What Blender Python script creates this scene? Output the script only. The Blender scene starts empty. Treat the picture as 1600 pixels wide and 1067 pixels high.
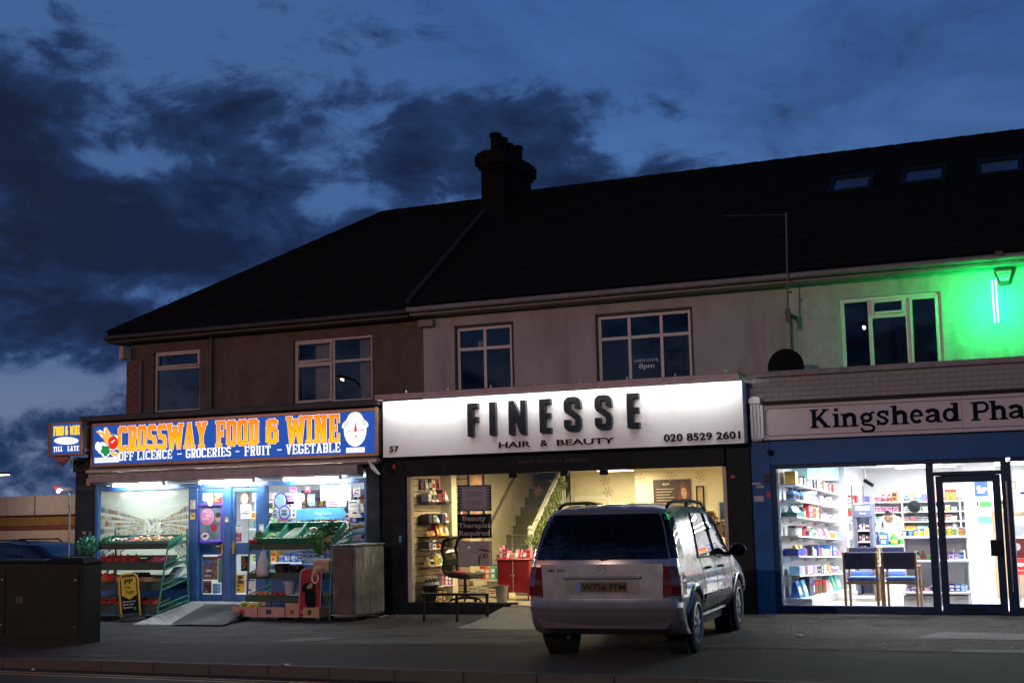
import bpy, bmesh, math, random
from math import sin, cos, pi, radians, hypot, atan2
from mathutils import Vector, Matrix, Euler
R = random.Random(11)
S = bpy.context.scene
COL = S.collection

# ---------------------------------------------------------------- camera
cam_d = bpy.data.cameras.new('camera'); cam = bpy.data.objects.new('camera', cam_d); COL.objects.link(cam)
YAW, PITCH, ROLL = .4136, .1218, -.0227
fw = Vector((-sin(YAW)*cos(PITCH), cos(YAW)*cos(PITCH), sin(PITCH)))
r0 = Vector((cos(YAW), sin(YAW), 0)); u0 = r0.cross(fw)
rr = cos(ROLL)*r0 + sin(ROLL)*u0; uu = -sin(ROLL)*r0 + cos(ROLL)*u0
cam.matrix_world = Matrix(((rr.x, uu.x, -fw.x, 9.0), (rr.y, uu.y, -fw.y, -21.255), (rr.z, uu.z, -fw.z, 1.75), (0, 0, 0, 1)))
cam_d.sensor_width = 36; cam_d.lens = 2100/1600*36; cam_d.clip_start = .1; cam_d.clip_end = 3000
S.camera = cam

# ---------------------------------------------------------------- exposure
S.view_settings.view_transform = 'Standard'; S.view_settings.look = 'None'
S.view_settings.exposure = 0; S.view_settings.gamma = 1; S.view_settings.use_curve_mapping = False
S.cycles.use_denoising = True
S.cycles.max_bounces = 8; S.cycles.transparent_max_bounces = 16; S.cycles.sample_clamp_indirect = 4
S.cycles.caustics_reflective = False; S.cycles.caustics_refractive = False
S.cycles.use_adaptive_sampling = False

# ---------------------------------------------------------------- world: dusk sky with broken cloud
world = bpy.data.worlds.new('World'); S.world = world; world.use_nodes = True
nt = world.node_tree; nt.nodes.clear()
def N(t, **k):
    n = nt.nodes.new(t)
    for a, b in k.items(): setattr(n, a, b)
    return n
def sock(v, i):
    if isinstance(v, (int, float)): i.default_value = v
    elif isinstance(v, tuple): i.default_value = v
    else: nt.links.new(v, i)
def ma(op, a, b=0., c=0.):
    n = N('ShaderNodeMath', operation=op); sock(a, n.inputs[0]); sock(b, n.inputs[1])
    if op in ('MULTIPLY_ADD', 'SMOOTH_MIN'): sock(c, n.inputs[2])
    return n.outputs[0]
def mixc(f, a, b):
    n = N('ShaderNodeMix', data_type='RGBA'); sock(f, n.inputs[0]); sock(a, n.inputs[6]); sock(b, n.inputs[7]); return n.outputs[2]
def sm(x, lo, hi):
    n = N('ShaderNodeMapRange', interpolation_type='SMOOTHSTEP'); sock(x, n.inputs[0]); n.inputs[1].default_value = lo; n.inputs[2].default_value = hi
    return n.outputs[0]
tc = N('ShaderNodeTexCoord'); sp = N('ShaderNodeSeparateXYZ'); nt.links.new(tc.outputs['Generated'], sp.inputs[0])
az = ma('ARCTAN2', ma('MULTIPLY', sp.outputs[0], -1.), sp.outputs[1]); el = ma('ARCSINE', sp.outputs[2])
def fbm(scale, det, zs, off, rough=.55, dist=0.):
    mp = N('ShaderNodeMapping'); mp.inputs['Scale'].default_value = (1, 1, zs); mp.inputs['Location'].default_value = off
    nt.links.new(tc.outputs['Generated'], mp.inputs[0])
    n = N('ShaderNodeTexNoise'); nt.links.new(mp.outputs[0], n.inputs['Vector'])
    n.inputs['Scale'].default_value = scale; n.inputs['Detail'].default_value = det; n.inputs['Roughness'].default_value = rough; n.inputs['Distortion'].default_value = dist
    return n.outputs[0]
def blob(a0, e0, sa, se, w, tilt=0.):
    da = ma('SUBTRACT', az, a0); de = ma('SUBTRACT', el, e0)
    if tilt: de = ma('MULTIPLY_ADD', da, tilt, de)
    q = ma('ADD', ma('POWER', ma('ABSOLUTE', ma('DIVIDE', da, sa)), 2.), ma('POWER', ma('ABSOLUTE', ma('DIVIDE', de, se)), 2.))
    return ma('MULTIPLY', ma('EXPONENT', ma('MULTIPLY', q, -1.)), w)
n1 = fbm(7.5, 12., 1.9, (3.1, 1.7, .4), .60, .5); n2 = fbm(3.0, 5., 2.2, (7.3, .2, 5.1), .5); n3 = fbm(24., 8., 1.7, (1.3, 4.2, 2.1), .62, .4)
dens = ma('ADD', ma('ADD', ma('MULTIPLY', ma('SUBTRACT', n1, .5), 1.45), ma('MULTIPLY', ma('SUBTRACT', n2, .5), .5)), ma('MULTIPLY_ADD', ma('SUBTRACT', n3, .5), .75, .405))
for b in [(.82, .14, .36, .19, .40, -.10), (.635, .29, .06, .022, .14, 0.), (.47, .258, .17, .045, .42, .14), (.32, .235, .08, .034, .38, .05),
          (.60, .165, .16, .05, .18, 0.), (.50, .347, .050, .014, .24, .08), (.20, .245, .05, .012, .14, .1), (.78, .27, .10, .045, .16, -.1),
          (.10, .30, .17, .12, -.16, 0.), (.58, .342, .13, .018, -.18, 0.), (.40, .325, .12, .022, -.16, 0.),
          (.685, .250, .05, .011, -.34, .1), (.545, .230, .045, .014, -.34, .15), (.74, .095, .09, .024, -.46, .1), (.685, .158, .06, .013, -.40, -.1), (.47, .180, .07, .012, -.22, -.1), (.67, .055, .08, .012, -.30, .1), (.30, .268, .06, .02, -.12, 0.)]:
    dens = ma('ADD', dens, blob(*b))
dens = ma('ADD', dens, ma('MULTIPLY', sm(el, .42, .95), .34))  # cloud added overhead, out of view, to dim the skylight on the ground
dens = ma('ADD', dens, ma('MULTIPLY', sm(ma('ABSOLUTE', az), .9, 1.6), .14))
cmask = sm(dens, .44, .70)
core = sm(dens, .54, .96)
clear = mixc(sm(el, .02, .50), (.080, .185, .410, 1), (.033, .105, .325, 1))
clear = mixc(ma('MULTIPLY', sm(ma('ADD', ma('MULTIPLY', n1, .6), ma('MULTIPLY', n2, .4)), .38, .66), .75), clear, (.022, .058, .175, 1))
sky_t = N('ShaderNodeTexSky', sky_type='NISHITA'); sky_t.sun_disc = False
sky_t.sun_elevation = radians(-3.); sky_t.sun_rotation = radians(150.)
dim = N('ShaderNodeMix', data_type='RGBA', blend_type='ADD'); dim.inputs[0].default_value = .05
nt.links.new(clear, dim.inputs[6]); nt.links.new(sky_t.outputs[0], dim.inputs[7])
warm = sm(az, .60, .85)
cloud = mixc(core, (.020, .046, .135, 1), mixc(warm, (.0090, .0185, .055, 1), (.0100, .0165, .041, 1)))
pale = mixc(sm(el, .15, .06), (.055, .125, .300, 1), (.15, .19, .30, 1))
clear2 = mixc(ma('MULTIPLY', sm(az, .42, .60), .9), dim.outputs[2], pale)
skyc = mixc(cmask, clear2, cloud)
bg = N('ShaderNodeBackground'); nt.links.new(skyc, bg.inputs[0]); bg.inputs[1].default_value = 1.0
wo = N('ShaderNodeOutputWorld'); nt.links.new(bg.outputs[0], wo.inputs[0])

# ---------------------------------------------------------------- materials
def h(s):
    f = lambda c: c/12.92 if c <= .04045 else ((c+.055)/1.055)**2.4
    return tuple(f(int(s[i:i+2], 16)/255) for i in (0, 2, 4))
_M = {}
def mat(name, rgb, rough=.6, metal=0., var=.18, scale=6., bump=0., bscale=60., coat=0., spec=.5, stain=None, streak=0):
    if name in _M: return _M[name]
    if isinstance(rgb, str): rgb = h(rgb)
    m = bpy.data.materials.new(name); m.use_nodes = True; t = m.node_tree; p = t.nodes['Principled BSDF']
    p.inputs['Roughness'].default_value = rough; p.inputs['Metallic'].default_value = metal
    p.inputs['Specular IOR Level'].default_value = spec
    if coat: p.inputs['Coat Weight'].default_value = coat; p.inputs['Coat Roughness'].default_value = .06
    c = t.nodes.new('ShaderNodeTexCoord'); n = t.nodes.new('ShaderNodeTexNoise'); n.inputs['Scale'].default_value = scale; n.inputs['Detail'].default_value = 6.
    t.links.new(c.outputs['Object'], n.inputs['Vector'])
    r = t.nodes.new('ShaderNodeValToRGB'); r.color_ramp.elements[0].position = .3; r.color_ramp.elements[1].position = .7
    r.color_ramp.elements[0].color = tuple(v*(1-var) for v in rgb)+(1,); r.color_ramp.elements[1].color = tuple(min(1, v*(1+var)) for v in rgb)+(1,)
    t.links.new(n.outputs[0], r.inputs[0]); out = r.outputs[0]
    if stain:
        srgb, ssc, lo, hi = stain
        n2 = t.nodes.new('ShaderNodeTexNoise'); n2.inputs['Scale'].default_value = ssc; n2.inputs['Detail'].default_value = 8.; n2.inputs['Roughness'].default_value = .65
        if streak:
            mp = t.nodes.new('ShaderNodeMapping'); mp.inputs['Scale'].default_value = (1, 1, streak); t.links.new(c.outputs['Object'], mp.inputs[0]); t.links.new(mp.outputs[0], n2.inputs['Vector'])
        else: t.links.new(c.outputs['Object'], n2.inputs['Vector'])
        mr = t.nodes.new('ShaderNodeMapRange'); mr.inputs[1].default_value = lo; mr.inputs[2].default_value = hi; t.links.new(n2.outputs[0], mr.inputs[0])
        mx = t.nodes.new('ShaderNodeMix'); mx.data_type = 'RGBA'; t.links.new(mr.outputs[0], mx.inputs[0]); t.links.new(out, mx.inputs[6]); mx.inputs[7].default_value = srgb+(1,)
        out = mx.outputs[2]
    t.links.new(out, p.inputs['Base Color'])
    rm = t.nodes.new('ShaderNodeMapRange'); rm.inputs[3].default_value = max(.02, rough-.08); rm.inputs[4].default_value = min(1, rough+.08)
    t.links.new(n.outputs[0], rm.inputs[0]); t.links.new(rm.outputs[0], p.inputs['Roughness'])
    if bump:
        b = t.nodes.new('ShaderNodeTexNoise'); b.inputs['Scale'].default_value = bscale; b.inputs['Detail'].default_value = 4.
        t.links.new(c.outputs['Object'], b.inputs['Vector'])
        bm_ = t.nodes.new('ShaderNodeBump'); bm_.inputs['Strength'].default_value = bump; bm_.inputs['Distance'].default_value = .02
        t.links.new(b.outputs[0], bm_.inputs['Height']); t.links.new(bm_.outputs[0], p.inputs['Normal'])
    _M[name] = m; return m
def emi(name, rgb, st, base=None):
    if name in _M: return _M[name]
    if isinstance(rgb, str): rgb = h(rgb)
    m = bpy.data.materials.new(name); m.use_nodes = True; p = m.node_tree.nodes['Principled BSDF']
    p.inputs['Base Color'].default_value = (base or rgb)+(1,); p.inputs['Emission Color'].default_value = rgb+(1,); p.inputs['Emission Strength'].default_value = st
    p.inputs['Roughness'].default_value = .45; p.inputs['Specular IOR Level'].default_value = .08
    _M[name] = m; return m
def lit_ramp(name, c0, c1, z0, z1, st, scale=None):
    """backlit print running from colour c0 at height z0 to c1 at z1 (a printed fade in the lettering)"""
    m = bpy.data.materials.new(name); m.use_nodes = True; t = m.node_tree; p = t.nodes['Principled BSDF']
    g = t.nodes.new('ShaderNodeNewGeometry'); s = t.nodes.new('ShaderNodeSeparateXYZ'); t.links.new(g.outputs['Position'], s.inputs[0])
    n = t.nodes.new('ShaderNodeTexNoise'); n.inputs['Scale'].default_value = 1.3; t.links.new(g.outputs['Position'], n.inputs['Vector'])
    ad = t.nodes.new('ShaderNodeMath'); ad.operation = 'MULTIPLY_ADD'; t.links.new(n.outputs[0], ad.inputs[0]); ad.inputs[1].default_value = (z1-z0)*.9; t.links.new(s.outputs[2], ad.inputs[2])
    r = t.nodes.new('ShaderNodeMapRange'); r.inputs[1].default_value = z0+(z1-z0)*.45; r.inputs[2].default_value = z1+(z1-z0)*.45; t.links.new(ad.outputs[0], r.inputs[0])
    x = t.nodes.new('ShaderNodeMix'); x.data_type = 'RGBA'; t.links.new(r.outputs[0], x.inputs[0]); x.inputs[6].default_value = h(c0)+(1,); x.inputs[7].default_value = h(c1)+(1,)
    p.inputs['Base Color'].default_value = (.2, .1, .02, 1); p.inputs['Specular IOR Level'].default_value = .08; t.links.new(x.outputs[2], p.inputs['Emission Color']); p.inputs['Emission Strength'].default_value = st
    return m
def glass(name, tint=(1, 1, 1), refl=.06, dark=None, rough=.0):
    """thin pane: see-through with a mirror reflection that grows towards grazing angles"""
    if name in _M: return _M[name]
    m = bpy.data.materials.new(name); m.use_nodes = True; t = m.node_tree; t.nodes.clear()
    o = t.nodes.new('ShaderNodeOutputMaterial'); mx = t.nodes.new('ShaderNodeMixShader'); tr = t.nodes.new('ShaderNodeBsdfTransparent'); gl = t.nodes.new('ShaderNodeBsdfGlossy')
    tr.inputs[0].default_value = tuple(tint)+(1,); gl.inputs['Roughness'].default_value = rough
    lw = t.nodes.new('ShaderNodeFresnel'); lw.inputs[0].default_value = 1.5
    mp = t.nodes.new('ShaderNodeMath'); mp.operation = 'MULTIPLY'; mp.inputs[1].default_value = refl/.04; mp.use_clamp = True
    t.links.new(lw.outputs[0], mp.inputs[0]); t.links.new(mp.outputs[0], mx.inputs[0]); t.links.new(tr.outputs[0], mx.inputs[1]); t.links.new(gl.outputs[0], mx.inputs[2])
    t.links.new(mx.outputs[0], o.inputs[0]); _M[name] = m; return m
def vcol(name, rough=.5, emit=0.):
    """printed picture: colours stored per face"""
    if name in _M: return _M[name]
    m = bpy.data.materials.new(name); m.use_nodes = True; t = m.node_tree; p = t.nodes['Principled BSDF']; p.inputs['Roughness'].default_value = rough
    a = t.nodes.new('ShaderNodeVertexColor'); a.layer_name = 'print'; t.links.new(a.outputs[0], p.inputs['Base Color'])
    if emit: t.links.new(a.outputs[0], p.inputs['Emission Color']); p.inputs['Emission Strength'].default_value = emit
    _M[name] = m; return m

# ---------------------------------------------------------------- mesh builder
class MB:
    def __init__(s): s.v = []; s.f = []; s.m = []; s.c = []; s.T = None
    def add(s, vs, fs, m=0, c=None):
        o = len(s.v)
        for p in vs:
            s.v.append(tuple(s.T @ Vector(p)) if s.T else tuple(p))
        for f in fs: s.f.append(tuple(i+o for i in f)); s.m.append(m); s.c.append(c)
        return s
    def box(s, x0, x1, y0, y1, z0, z1, m=0):
        return s.hexa([(x0, y0, z0), (x1, y0, z0), (x1, y1, z0), (x0, y1, z0), (x0, y0, z1), (x1, y0, z1), (x1, y1, z1), (x0, y1, z1)], m)
    def hexa(s, p, m=0): return s.add(p, [(0, 3, 2, 1), (4, 5, 6, 7), (0, 1, 5, 4), (1, 2, 6, 5), (2, 3, 7, 6), (3, 0, 4, 7)], m)
    def quad(s, a, b, c, d, m=0, col=None): return s.add([a, b, c, d], [(0, 1, 2, 3)], m, col)
    def prism(s, pts, f0, f1, m=0):
        """pts: 2-D outline (counter-clockwise), f0/f1 map a 2-D point to the two end faces"""
        n = len(pts); vs = [f0(*p) for p in pts]+[f1(*p) for p in pts]
        return s.add(vs, [tuple(range(n)), tuple(range(2*n-1, n-1, -1))]+[((i+1) % n, i, n+i, n+(i+1) % n) for i in range(n)], m)
    def tube(s, path, r, n=8, m=0, cap=True):
        P = [Vector(p) for p in path]; rs = r if isinstance(r, (list, tuple)) else [r]*len(P); vs = []; up = None
        for i, p in enumerate(P):
            d = (P[min(i+1, len(P)-1)]-P[max(i-1, 0)]).normalized()
            if up is None: up = d.orthogonal().normalized()
            a = (up-d*up.dot(d)); a = a.normalized() if a.length > 1e-6 else d.orthogonal().normalized(); up = a; b = d.cross(a)
            for k in range(n): t = 2*pi*k/n; vs.append(p+(a*cos(t)+b*sin(t))*rs[i])
        fs = [(i*n+k, i*n+(k+1) % n, (i+1)*n+(k+1) % n, (i+1)*n+k) for i in range(len(P)-1) for k in range(n)]
        if cap: fs += [tuple(range(n-1, -1, -1)), tuple(range((len(P)-1)*n, len(P)*n))]
        return s.add(vs, fs, m)
    def lathe(s, prof, o=(0, 0, 0), n=12, m=0, axis='z'):
        vs = []
        for r, z in prof:
            for k in range(n):
                t = 2*pi*k/n; q = (r*cos(t), r*sin(t), z)
                if axis == 'y': q = (q[0], -q[2], q[1])
                if axis == 'x': q = (q[2], q[0], q[1])
                vs.append((o[0]+q[0], o[1]+q[1], o[2]+q[2]))
        L = len(prof); fs = [(i*n+k, i*n+(k+1) % n, (i+1)*n+(k+1) % n, (i+1)*n+k) for i in range(L-1) for k in range(n)]
        if prof[0][0] > 1e-6: fs.append(tuple(range(n-1, -1, -1)))
        if prof[-1][0] > 1e-6: fs.append(tuple(range((L-1)*n, L*n)))
        return s.add(vs, fs, m)
    def ball(s, c, r, m=0, n=8, k=5, jit=0.):
        if not isinstance(r, tuple): r = (r, r, r)
        vs = [(c[0], c[1], c[2]-r[2])]
        for j in range(1, k):
            a = pi*j/k-pi/2
            for i in range(n):
                b = 2*pi*i/n; q = 1+R.uniform(-jit, jit); vs.append((c[0]+r[0]*q*cos(a)*cos(b), c[1]+r[1]*q*cos(a)*sin(b), c[2]+r[2]*q*sin(a)))
        vs.append((c[0], c[1], c[2]+r[2])); L = len(vs)-1
        fs = [(0, 1+(i+1) % n, 1+i) for i in range(n)]+[(1+j*n+i, 1+j*n+(i+1) % n, 1+(j+1)*n+(i+1) % n, 1+(j+1)*n+i) for j in range(k-2) for i in range(n)]
        fs += [(L, 1+(k-2)*n+i, 1+(k-2)*n+(i+1) % n) for i in range(n)]
        return s.add(vs, fs, m)
    def mesh(s, name, mats, bevel=0., smooth=False, seg=1):
        me = bpy.data.meshes.new(name); me.from_pydata(s.v, [], s.f)
        if not isinstance(mats, (list, tuple)): mats = [mats]
        for m in mats: me.materials.append(m)
        me.polygons.foreach_set('material_index', s.m)
        if any(c is not None for c in s.c):
            at = me.color_attributes.new('print', 'FLOAT_COLOR', 'CORNER')
            for p in me.polygons:
                c = s.c[p.index] or (1, 1, 1)
                for li in p.loop_indices: at.data[li].color = tuple(c)+(1,)
        if bevel:
            b = bmesh.new(); b.from_mesh(me); bmesh.ops.remove_doubles(b, verts=b.verts, dist=1e-5)
            ed = [e for e in b.edges if len(e.link_faces) == 2 and e.calc_face_angle(0) > .6]
            bmesh.ops.bevel(b, geom=ed, offset=bevel, segments=seg, affect='EDGES', clamp_overlap=True); b.to_mesh(me); b.free()
        if smooth:
            for p in me.polygons: p.use_smooth = True
            if smooth != 'all':
                me.update(); b = bmesh.new(); b.from_mesh(me)
                for e in b.edges: e.smooth = not (len(e.link_faces) == 2 and e.calc_face_angle(0) > .7)
                b.to_mesh(me); b.free()
        me.update(); return me
    def ob(s, name, mats, parent=None, **k):
        return link(bpy.data.objects.new(name, s.mesh(name, mats, **k)), parent)
def link(o, parent=None):
    COL.objects.link(o)
    if parent is not None:
        o.parent = parent; q = parent; M = Matrix()
        while q is not None:
            M = Matrix.LocRotScale(q.location, q.rotation_euler, q.scale) @ M if q.parent is None else q.matrix_parent_inverse @ Matrix.LocRotScale(q.location, q.rotation_euler, q.scale) @ M
            q = q.parent
        o.matrix_parent_inverse = M.inverted()
    return o
def tag(o, label, cat, group=None):
    o['label'] = label; o['category'] = cat
    if group: o['group'] = group
    return o
def thing(name, label, cat, loc=(0, 0, 0), group=None, rz=0.):
    o = bpy.data.objects.new(name, None); COL.objects.link(o); o.location = loc; o.rotation_euler = (0, 0, rz); o.empty_display_size = .2
    return tag(o, label, cat, group)
def struct(o): o['kind'] = 'structure'; return o
def stuff(o): o['kind'] = 'stuff'; return o
def copy_obj(o, parent=None):
    c = o.copy(); COL.objects.link(c)
    if parent is not None: c.parent = parent
    return c
def copy_tree(o, loc, rz=None, label=None, group=None):
    c = copy_obj(o); c.location = loc
    if rz is not None: c.rotation_euler = (c.rotation_euler[0], c.rotation_euler[1], rz)
    if label: c['label'] = label
    if group: c['group'] = group
    for ch in list(o.children):
        d = copy_obj(ch, c)
        for g in list(ch.children): copy_obj(g, d)
    return c
def area(name, loc, rot, sx, sy, power, color=(1, 1, 1), parent=None):
    l = bpy.data.lights.new(name, 'AREA'); l.shape = 'RECTANGLE'; l.size = sx; l.size_y = sy; l.energy = power; l.color = color
    o = bpy.data.objects.new(name, l); o.location = loc; o.rotation_euler = rot; return link(o, parent)
def gz(x): return -.013*(5-max(x, -40)) if x < 5 else 0.

# ---------------------------------------------------------------- lettering
FONT = {}
def text_geo(s, offset=0.):
    c = bpy.data.curves.new('lettering', 'FONT'); c.body = s; c.size = 1; c.offset = offset; c.resolution_u = 3
    o = bpy.data.objects.new('lettering', c); COL.objects.link(o)
    dg = bpy.context.evaluated_depsgraph_get(); e = o.evaluated_get(dg); me = e.to_mesh()
    vs = [(v.co.x, v.co.y) for v in me.vertices]; fs = [tuple(p.vertices) for p in me.polygons]; e.to_mesh_clear()
    bpy.data.objects.remove(o); bpy.data.curves.remove(c); return vs, fs
def XZ(y):  # frame on a wall that faces -y
    return (Vector((0, y, 0)), Vector((1, 0, 0)), Vector((0, 0, 1)), Vector((0, -1, 0)))
def place_geo(name, vs, fs, rect, frame, m, parent, depth=.003, mb=None, lift=.002, thick=True):
    x0, x1, z0, z1 = rect; ax = min(v[0] for v in vs); bx = max(v[0] for v in vs); ay = min(v[1] for v in vs); by = max(v[1] for v in vs)
    o, ux, uz, n = frame; b = mb or MB()
    q = [((x0+(v[0]-ax)/(bx-ax)*(x1-x0)), (z0+(v[1]-ay)/(by-ay)*(z1-z0))) for v in vs]
    pt = lambda p, d: o+ux*p[0]+uz*p[1]+n*d
    b.add([pt(p, lift+depth) for p in q], fs)
    ec = {}
    for f in fs:
        for i in range(len(f)):
            e = (f[i], f[(i+1) % len(f)]); ec[e] = 1
    L = len(q); base = [pt(p, lift+depth) for p in q]+[pt(p, lift) for p in q]
    b.add(base, [(e[0], L+e[0], L+e[1], e[1]) for e in ec if (e[1], e[0]) not in ec])
    if mb is None: return b.ob(name, m, parent)
def text(s, rect, frame, m, parent, name='lettering', bold=.0, depth=.003, lift=.002):
    vs, fs = text_geo(s, bold)
    return place_geo(name, vs, fs, rect, frame, m, parent, depth, lift=lift)
# stroke letters: heavy condensed and slab-serif capitals drawn as widened centre lines
def stroke(path, t, closed=False):
    P = [Vector(p) for p in path]; n = len(P); L = []; Rr = []
    for i in range(n):
        a = P[i-1] if (closed or i > 0) else None; c = P[(i+1) % n] if (closed or i < n-1) else None
        d1 = (P[i]-a).normalized() if a is not None else None; d2 = (c-P[i]).normalized() if c is not None else None
        if d1 is None: d1 = d2
        if d2 is None: d2 = d1
        n1 = Vector((-d1.y, d1.x)); n2 = Vector((-d2.y, d2.x)); k = (n1+n2)
        k = k/max(.35, k.dot(n1)) if k.length > 1e-4 else n1
        L.append(P[i]+k*t/2); Rr.append(P[i]-k*t/2)
    qs = []
    for i in range(n if closed else n-1):
        j = (i+1) % n; qs.append([Rr[i], Rr[j], L[j], L[i]])
    return [[(p.x, p.y) for p in q] for q in qs]
def arc(cx, cy, rx, ry, a0, a1, n=6): return [(cx+rx*cos(radians(a0+(a1-a0)*i/n)), cy+ry*sin(radians(a0+(a1-a0)*i/n))) for i in range(n+1)]
def rc(x0, x1, y0, y1): return [[(x0, y0), (x1, y0), (x1, y1), (x0, y1)]]
def slab(ch, w, t, s=None):
    """slab-serif capital in a box w wide and 1 high, stroke t"""
    hh = t/2; c = min(w*.28, .2); q = t*.62; e = t*.42
    lx, rx = t*.85, w-t*.85
    oct_ = [(c, hh), (w-c, hh), (w-hh, c), (w-hh, 1-c), (w-c, 1-hh), (c, 1-hh), (hh, 1-c), (hh, c)]
    o = []
    V = lambda x, y0=0., y1=1.: rc(x-hh, x+hh, y0, y1)
    H = lambda y, x0, x1, k=1.: rc(x0, x1, y-q/2*k, y+q/2*k)
    SB = lambda x: rc(max(0, x-hh-e), min(w, x+hh+e), 0, q*.8); ST = lambda x: rc(max(0, x-hh-e), min(w, x+hh+e), 1-q*.8, 1)
    if ch == 'O': o += stroke(oct_, t, True)
    elif ch in 'CG':
        o += stroke([(w-hh, 1-c*1.7), (w-hh, 1-c), (w-c, 1-hh), (c, 1-hh), (hh, 1-c), (hh, c), (c, hh), (w-c, hh), (w-hh, c), (w-hh, c*1.6 if ch == 'C' else .46)], t)
        if ch == 'G': o += rc(w*.5, w, .40, .40+q)
    elif ch == 'S': o += stroke([(w-hh, 1-c*1.5), (w-hh, 1-c), (w-c, 1-hh), (c, 1-hh), (hh, 1-c), (hh, .64), (c, .53), (w-c, .47), (w-hh, .36), (w-hh, c), (w-c, hh), (c, hh), (hh, c), (hh, c*1.5)], t)
    elif ch in 'RPBD':
        o += V(lx)+SB(lx)+ST(lx)
        if ch == 'D': o += stroke([(lx, hh), (w-c, hh), (w-hh, c), (w-hh, 1-c), (w-c, 1-hh), (lx, 1-hh)], t)
        else:
            o += stroke([(lx, .48), (w-c, .48), (w-hh*1.1, .48+c*.7), (w-hh*1.1, 1-c), (w-c, 1-hh), (lx, 1-hh)], t)
            if ch == 'R': o += stroke([(w*.55, .48), (rx, .2), (rx, 0)], t)+rc(rx-hh, w, 0, q*.8)
            if ch == 'B': o += stroke([(lx, hh), (w-c, hh), (w-hh, c), (w-hh, .42-c*.4), (w-c, .48), (lx, .48)], t)
    elif ch == 'W':
        k = w*.25; o += stroke([(hh, 1), (k, 0)], t)+stroke([(k, 0), (w/2, .9)], t)+stroke([(w/2, .9), (w-k, 0)], t)+stroke([(w-k, 0), (w-hh, 1)], t)+rc(-e*.6, t+e, 1-q*.8, 1)+rc(w-t-e, w+e*.6, 1-q*.8, 1)
    elif ch in 'A':
        o += stroke([(t*.7, 0), (w/2, 1-.02)], t)+stroke([(w-t*.7, 0), (w/2, 1-.02)], t)+rc(w*.25, w*.75, .24, .24+q)+rc(0, t*1.5, 0, q*.8)+rc(w-t*1.5, w, 0, q*.8)+rc(w/2-hh*1.2, w/2+hh*1.2, .93, 1.0)
    elif ch == 'V': o += stroke([(t*.7, 1), (w/2, .03)], t)+stroke([(w-t*.7, 1), (w/2, .03)], t)+rc(0, t*1.5, 1-q*.8, 1)+rc(w-t*1.5, w, 1-q*.8, 1)+rc(w/2-hh, w/2+hh, 0, .08)
    elif ch == 'Y': o += stroke([(t*.7, 1), (w/2, .48)], t)+stroke([(w-t*.7, 1), (w/2, .48)], t)+V(w/2, 0, .5)+SB(w/2)+rc(0, t*1.5, 1-q*.8, 1)+rc(w-t*1.5, w, 1-q*.8, 1)
    elif ch in 'FEL':
        o += V(lx)+SB(lx)+ST(lx)
        if ch in 'FE': o += H(1-q/2, lx, w)+rc(w-q*.9, w, .72, 1)+H(.5, lx, w*.78)+rc(w*.78-q*.4, w*.78, .39, .61)
        if ch in 'EL': o += H(q/2, lx, w)+rc(w-q*.9, w, 0, .28)
    elif ch == 'I': o += V(w/2)+SB(w/2)+ST(w/2)
    elif ch == 'N': o += V(lx)+V(rx)+stroke([(lx, 1), (rx, 0)], t)+SB(lx)+ST(lx)+ST(rx)
    elif ch == 'T': o += V(w/2)+SB(w/2)+H(1-q/2, 0, w)+rc(0, q*.9, .72, 1)+rc(w-q*.9, w, .72, 1)
    elif ch == 'U': o += stroke([(lx, 1), (lx, c), (lx+c*.7, hh), (rx-c*.7, hh), (rx, c), (rx, 1)], t)+ST(lx)+ST(rx)
    elif ch == 'H': o += V(lx)+V(rx)+H(.5, lx, rx)+SB(lx)+ST(lx)+SB(rx)+ST(rx)
    elif ch == '&': o += stroke([(w-hh, .62), (w*.42, .62), (hh, .62-c*.4), (hh, c), (c, hh), (w-c*1.3, hh), (w-hh*1.4, c), (w-hh*1.4, .5)], t)+stroke([(w*.4, .6), (hh*1.2, .74), (hh*1.2, 1-c*.8), (c, 1-hh), (w-c*1.4, 1-hh), (w-hh*1.6, 1-c), (w-hh*1.6, .8)], t)
    elif ch == '-': o += rc(w*.1, w*.9, .43, .43+q*1.1)
    return o
SW = dict(W=.78, A=.56, Y=.56, I=.30, N=.58, V=.54)
def slabline(s, rect, frame, m, parent, name='lettering', t=.19, wide=.46, gap=.07, space=.3, grow=0., lift=.002, depth=.002, wds=None):
    """a whole printed line as one flat mesh; grow widens every stroke (outline layer)"""
    x = 0; polys = []
    for ch in s:
        if ch == ' ': x += space; continue
        w = (wds or SW).get(ch, wide)
        for k, q in enumerate(slab(ch, w, t)):
            polys.append([(p[0]+x, p[1]) for p in q])
        x += w+gap
    W_ = x-gap; x0, x1, z0, z1 = rect; o, ux, uz, n = frame; b = MB(); sx = (x1-x0)/W_; sz = z1-z0
    for k, q in enumerate(polys):
        P = [Vector((x0+p[0]*sx, z0+p[1]*sz)) for p in q]
        if (P[1]-P[0]).cross(P[2]-P[1]) < 0: P.reverse()
        if grow:
            G = []
            for i in range(len(P)):
                d1 = (P[i]-P[i-1]).normalized(); d2 = (P[(i+1) % len(P)]-P[i]).normalized(); n1 = Vector((d1.y, -d1.x)); n2 = Vector((d2.y, -d2.x)); kk = n1+n2
                G.append(P[i]+kk/max(.5, kk.dot(n1))*grow)
            P = G
        dd = lift+depth+k*.00004
        b.add([o+ux*p.x+uz*p.y+n*dd for p in P], [tuple(range(len(P)))])
    return b.ob(name, m, parent)
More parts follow.
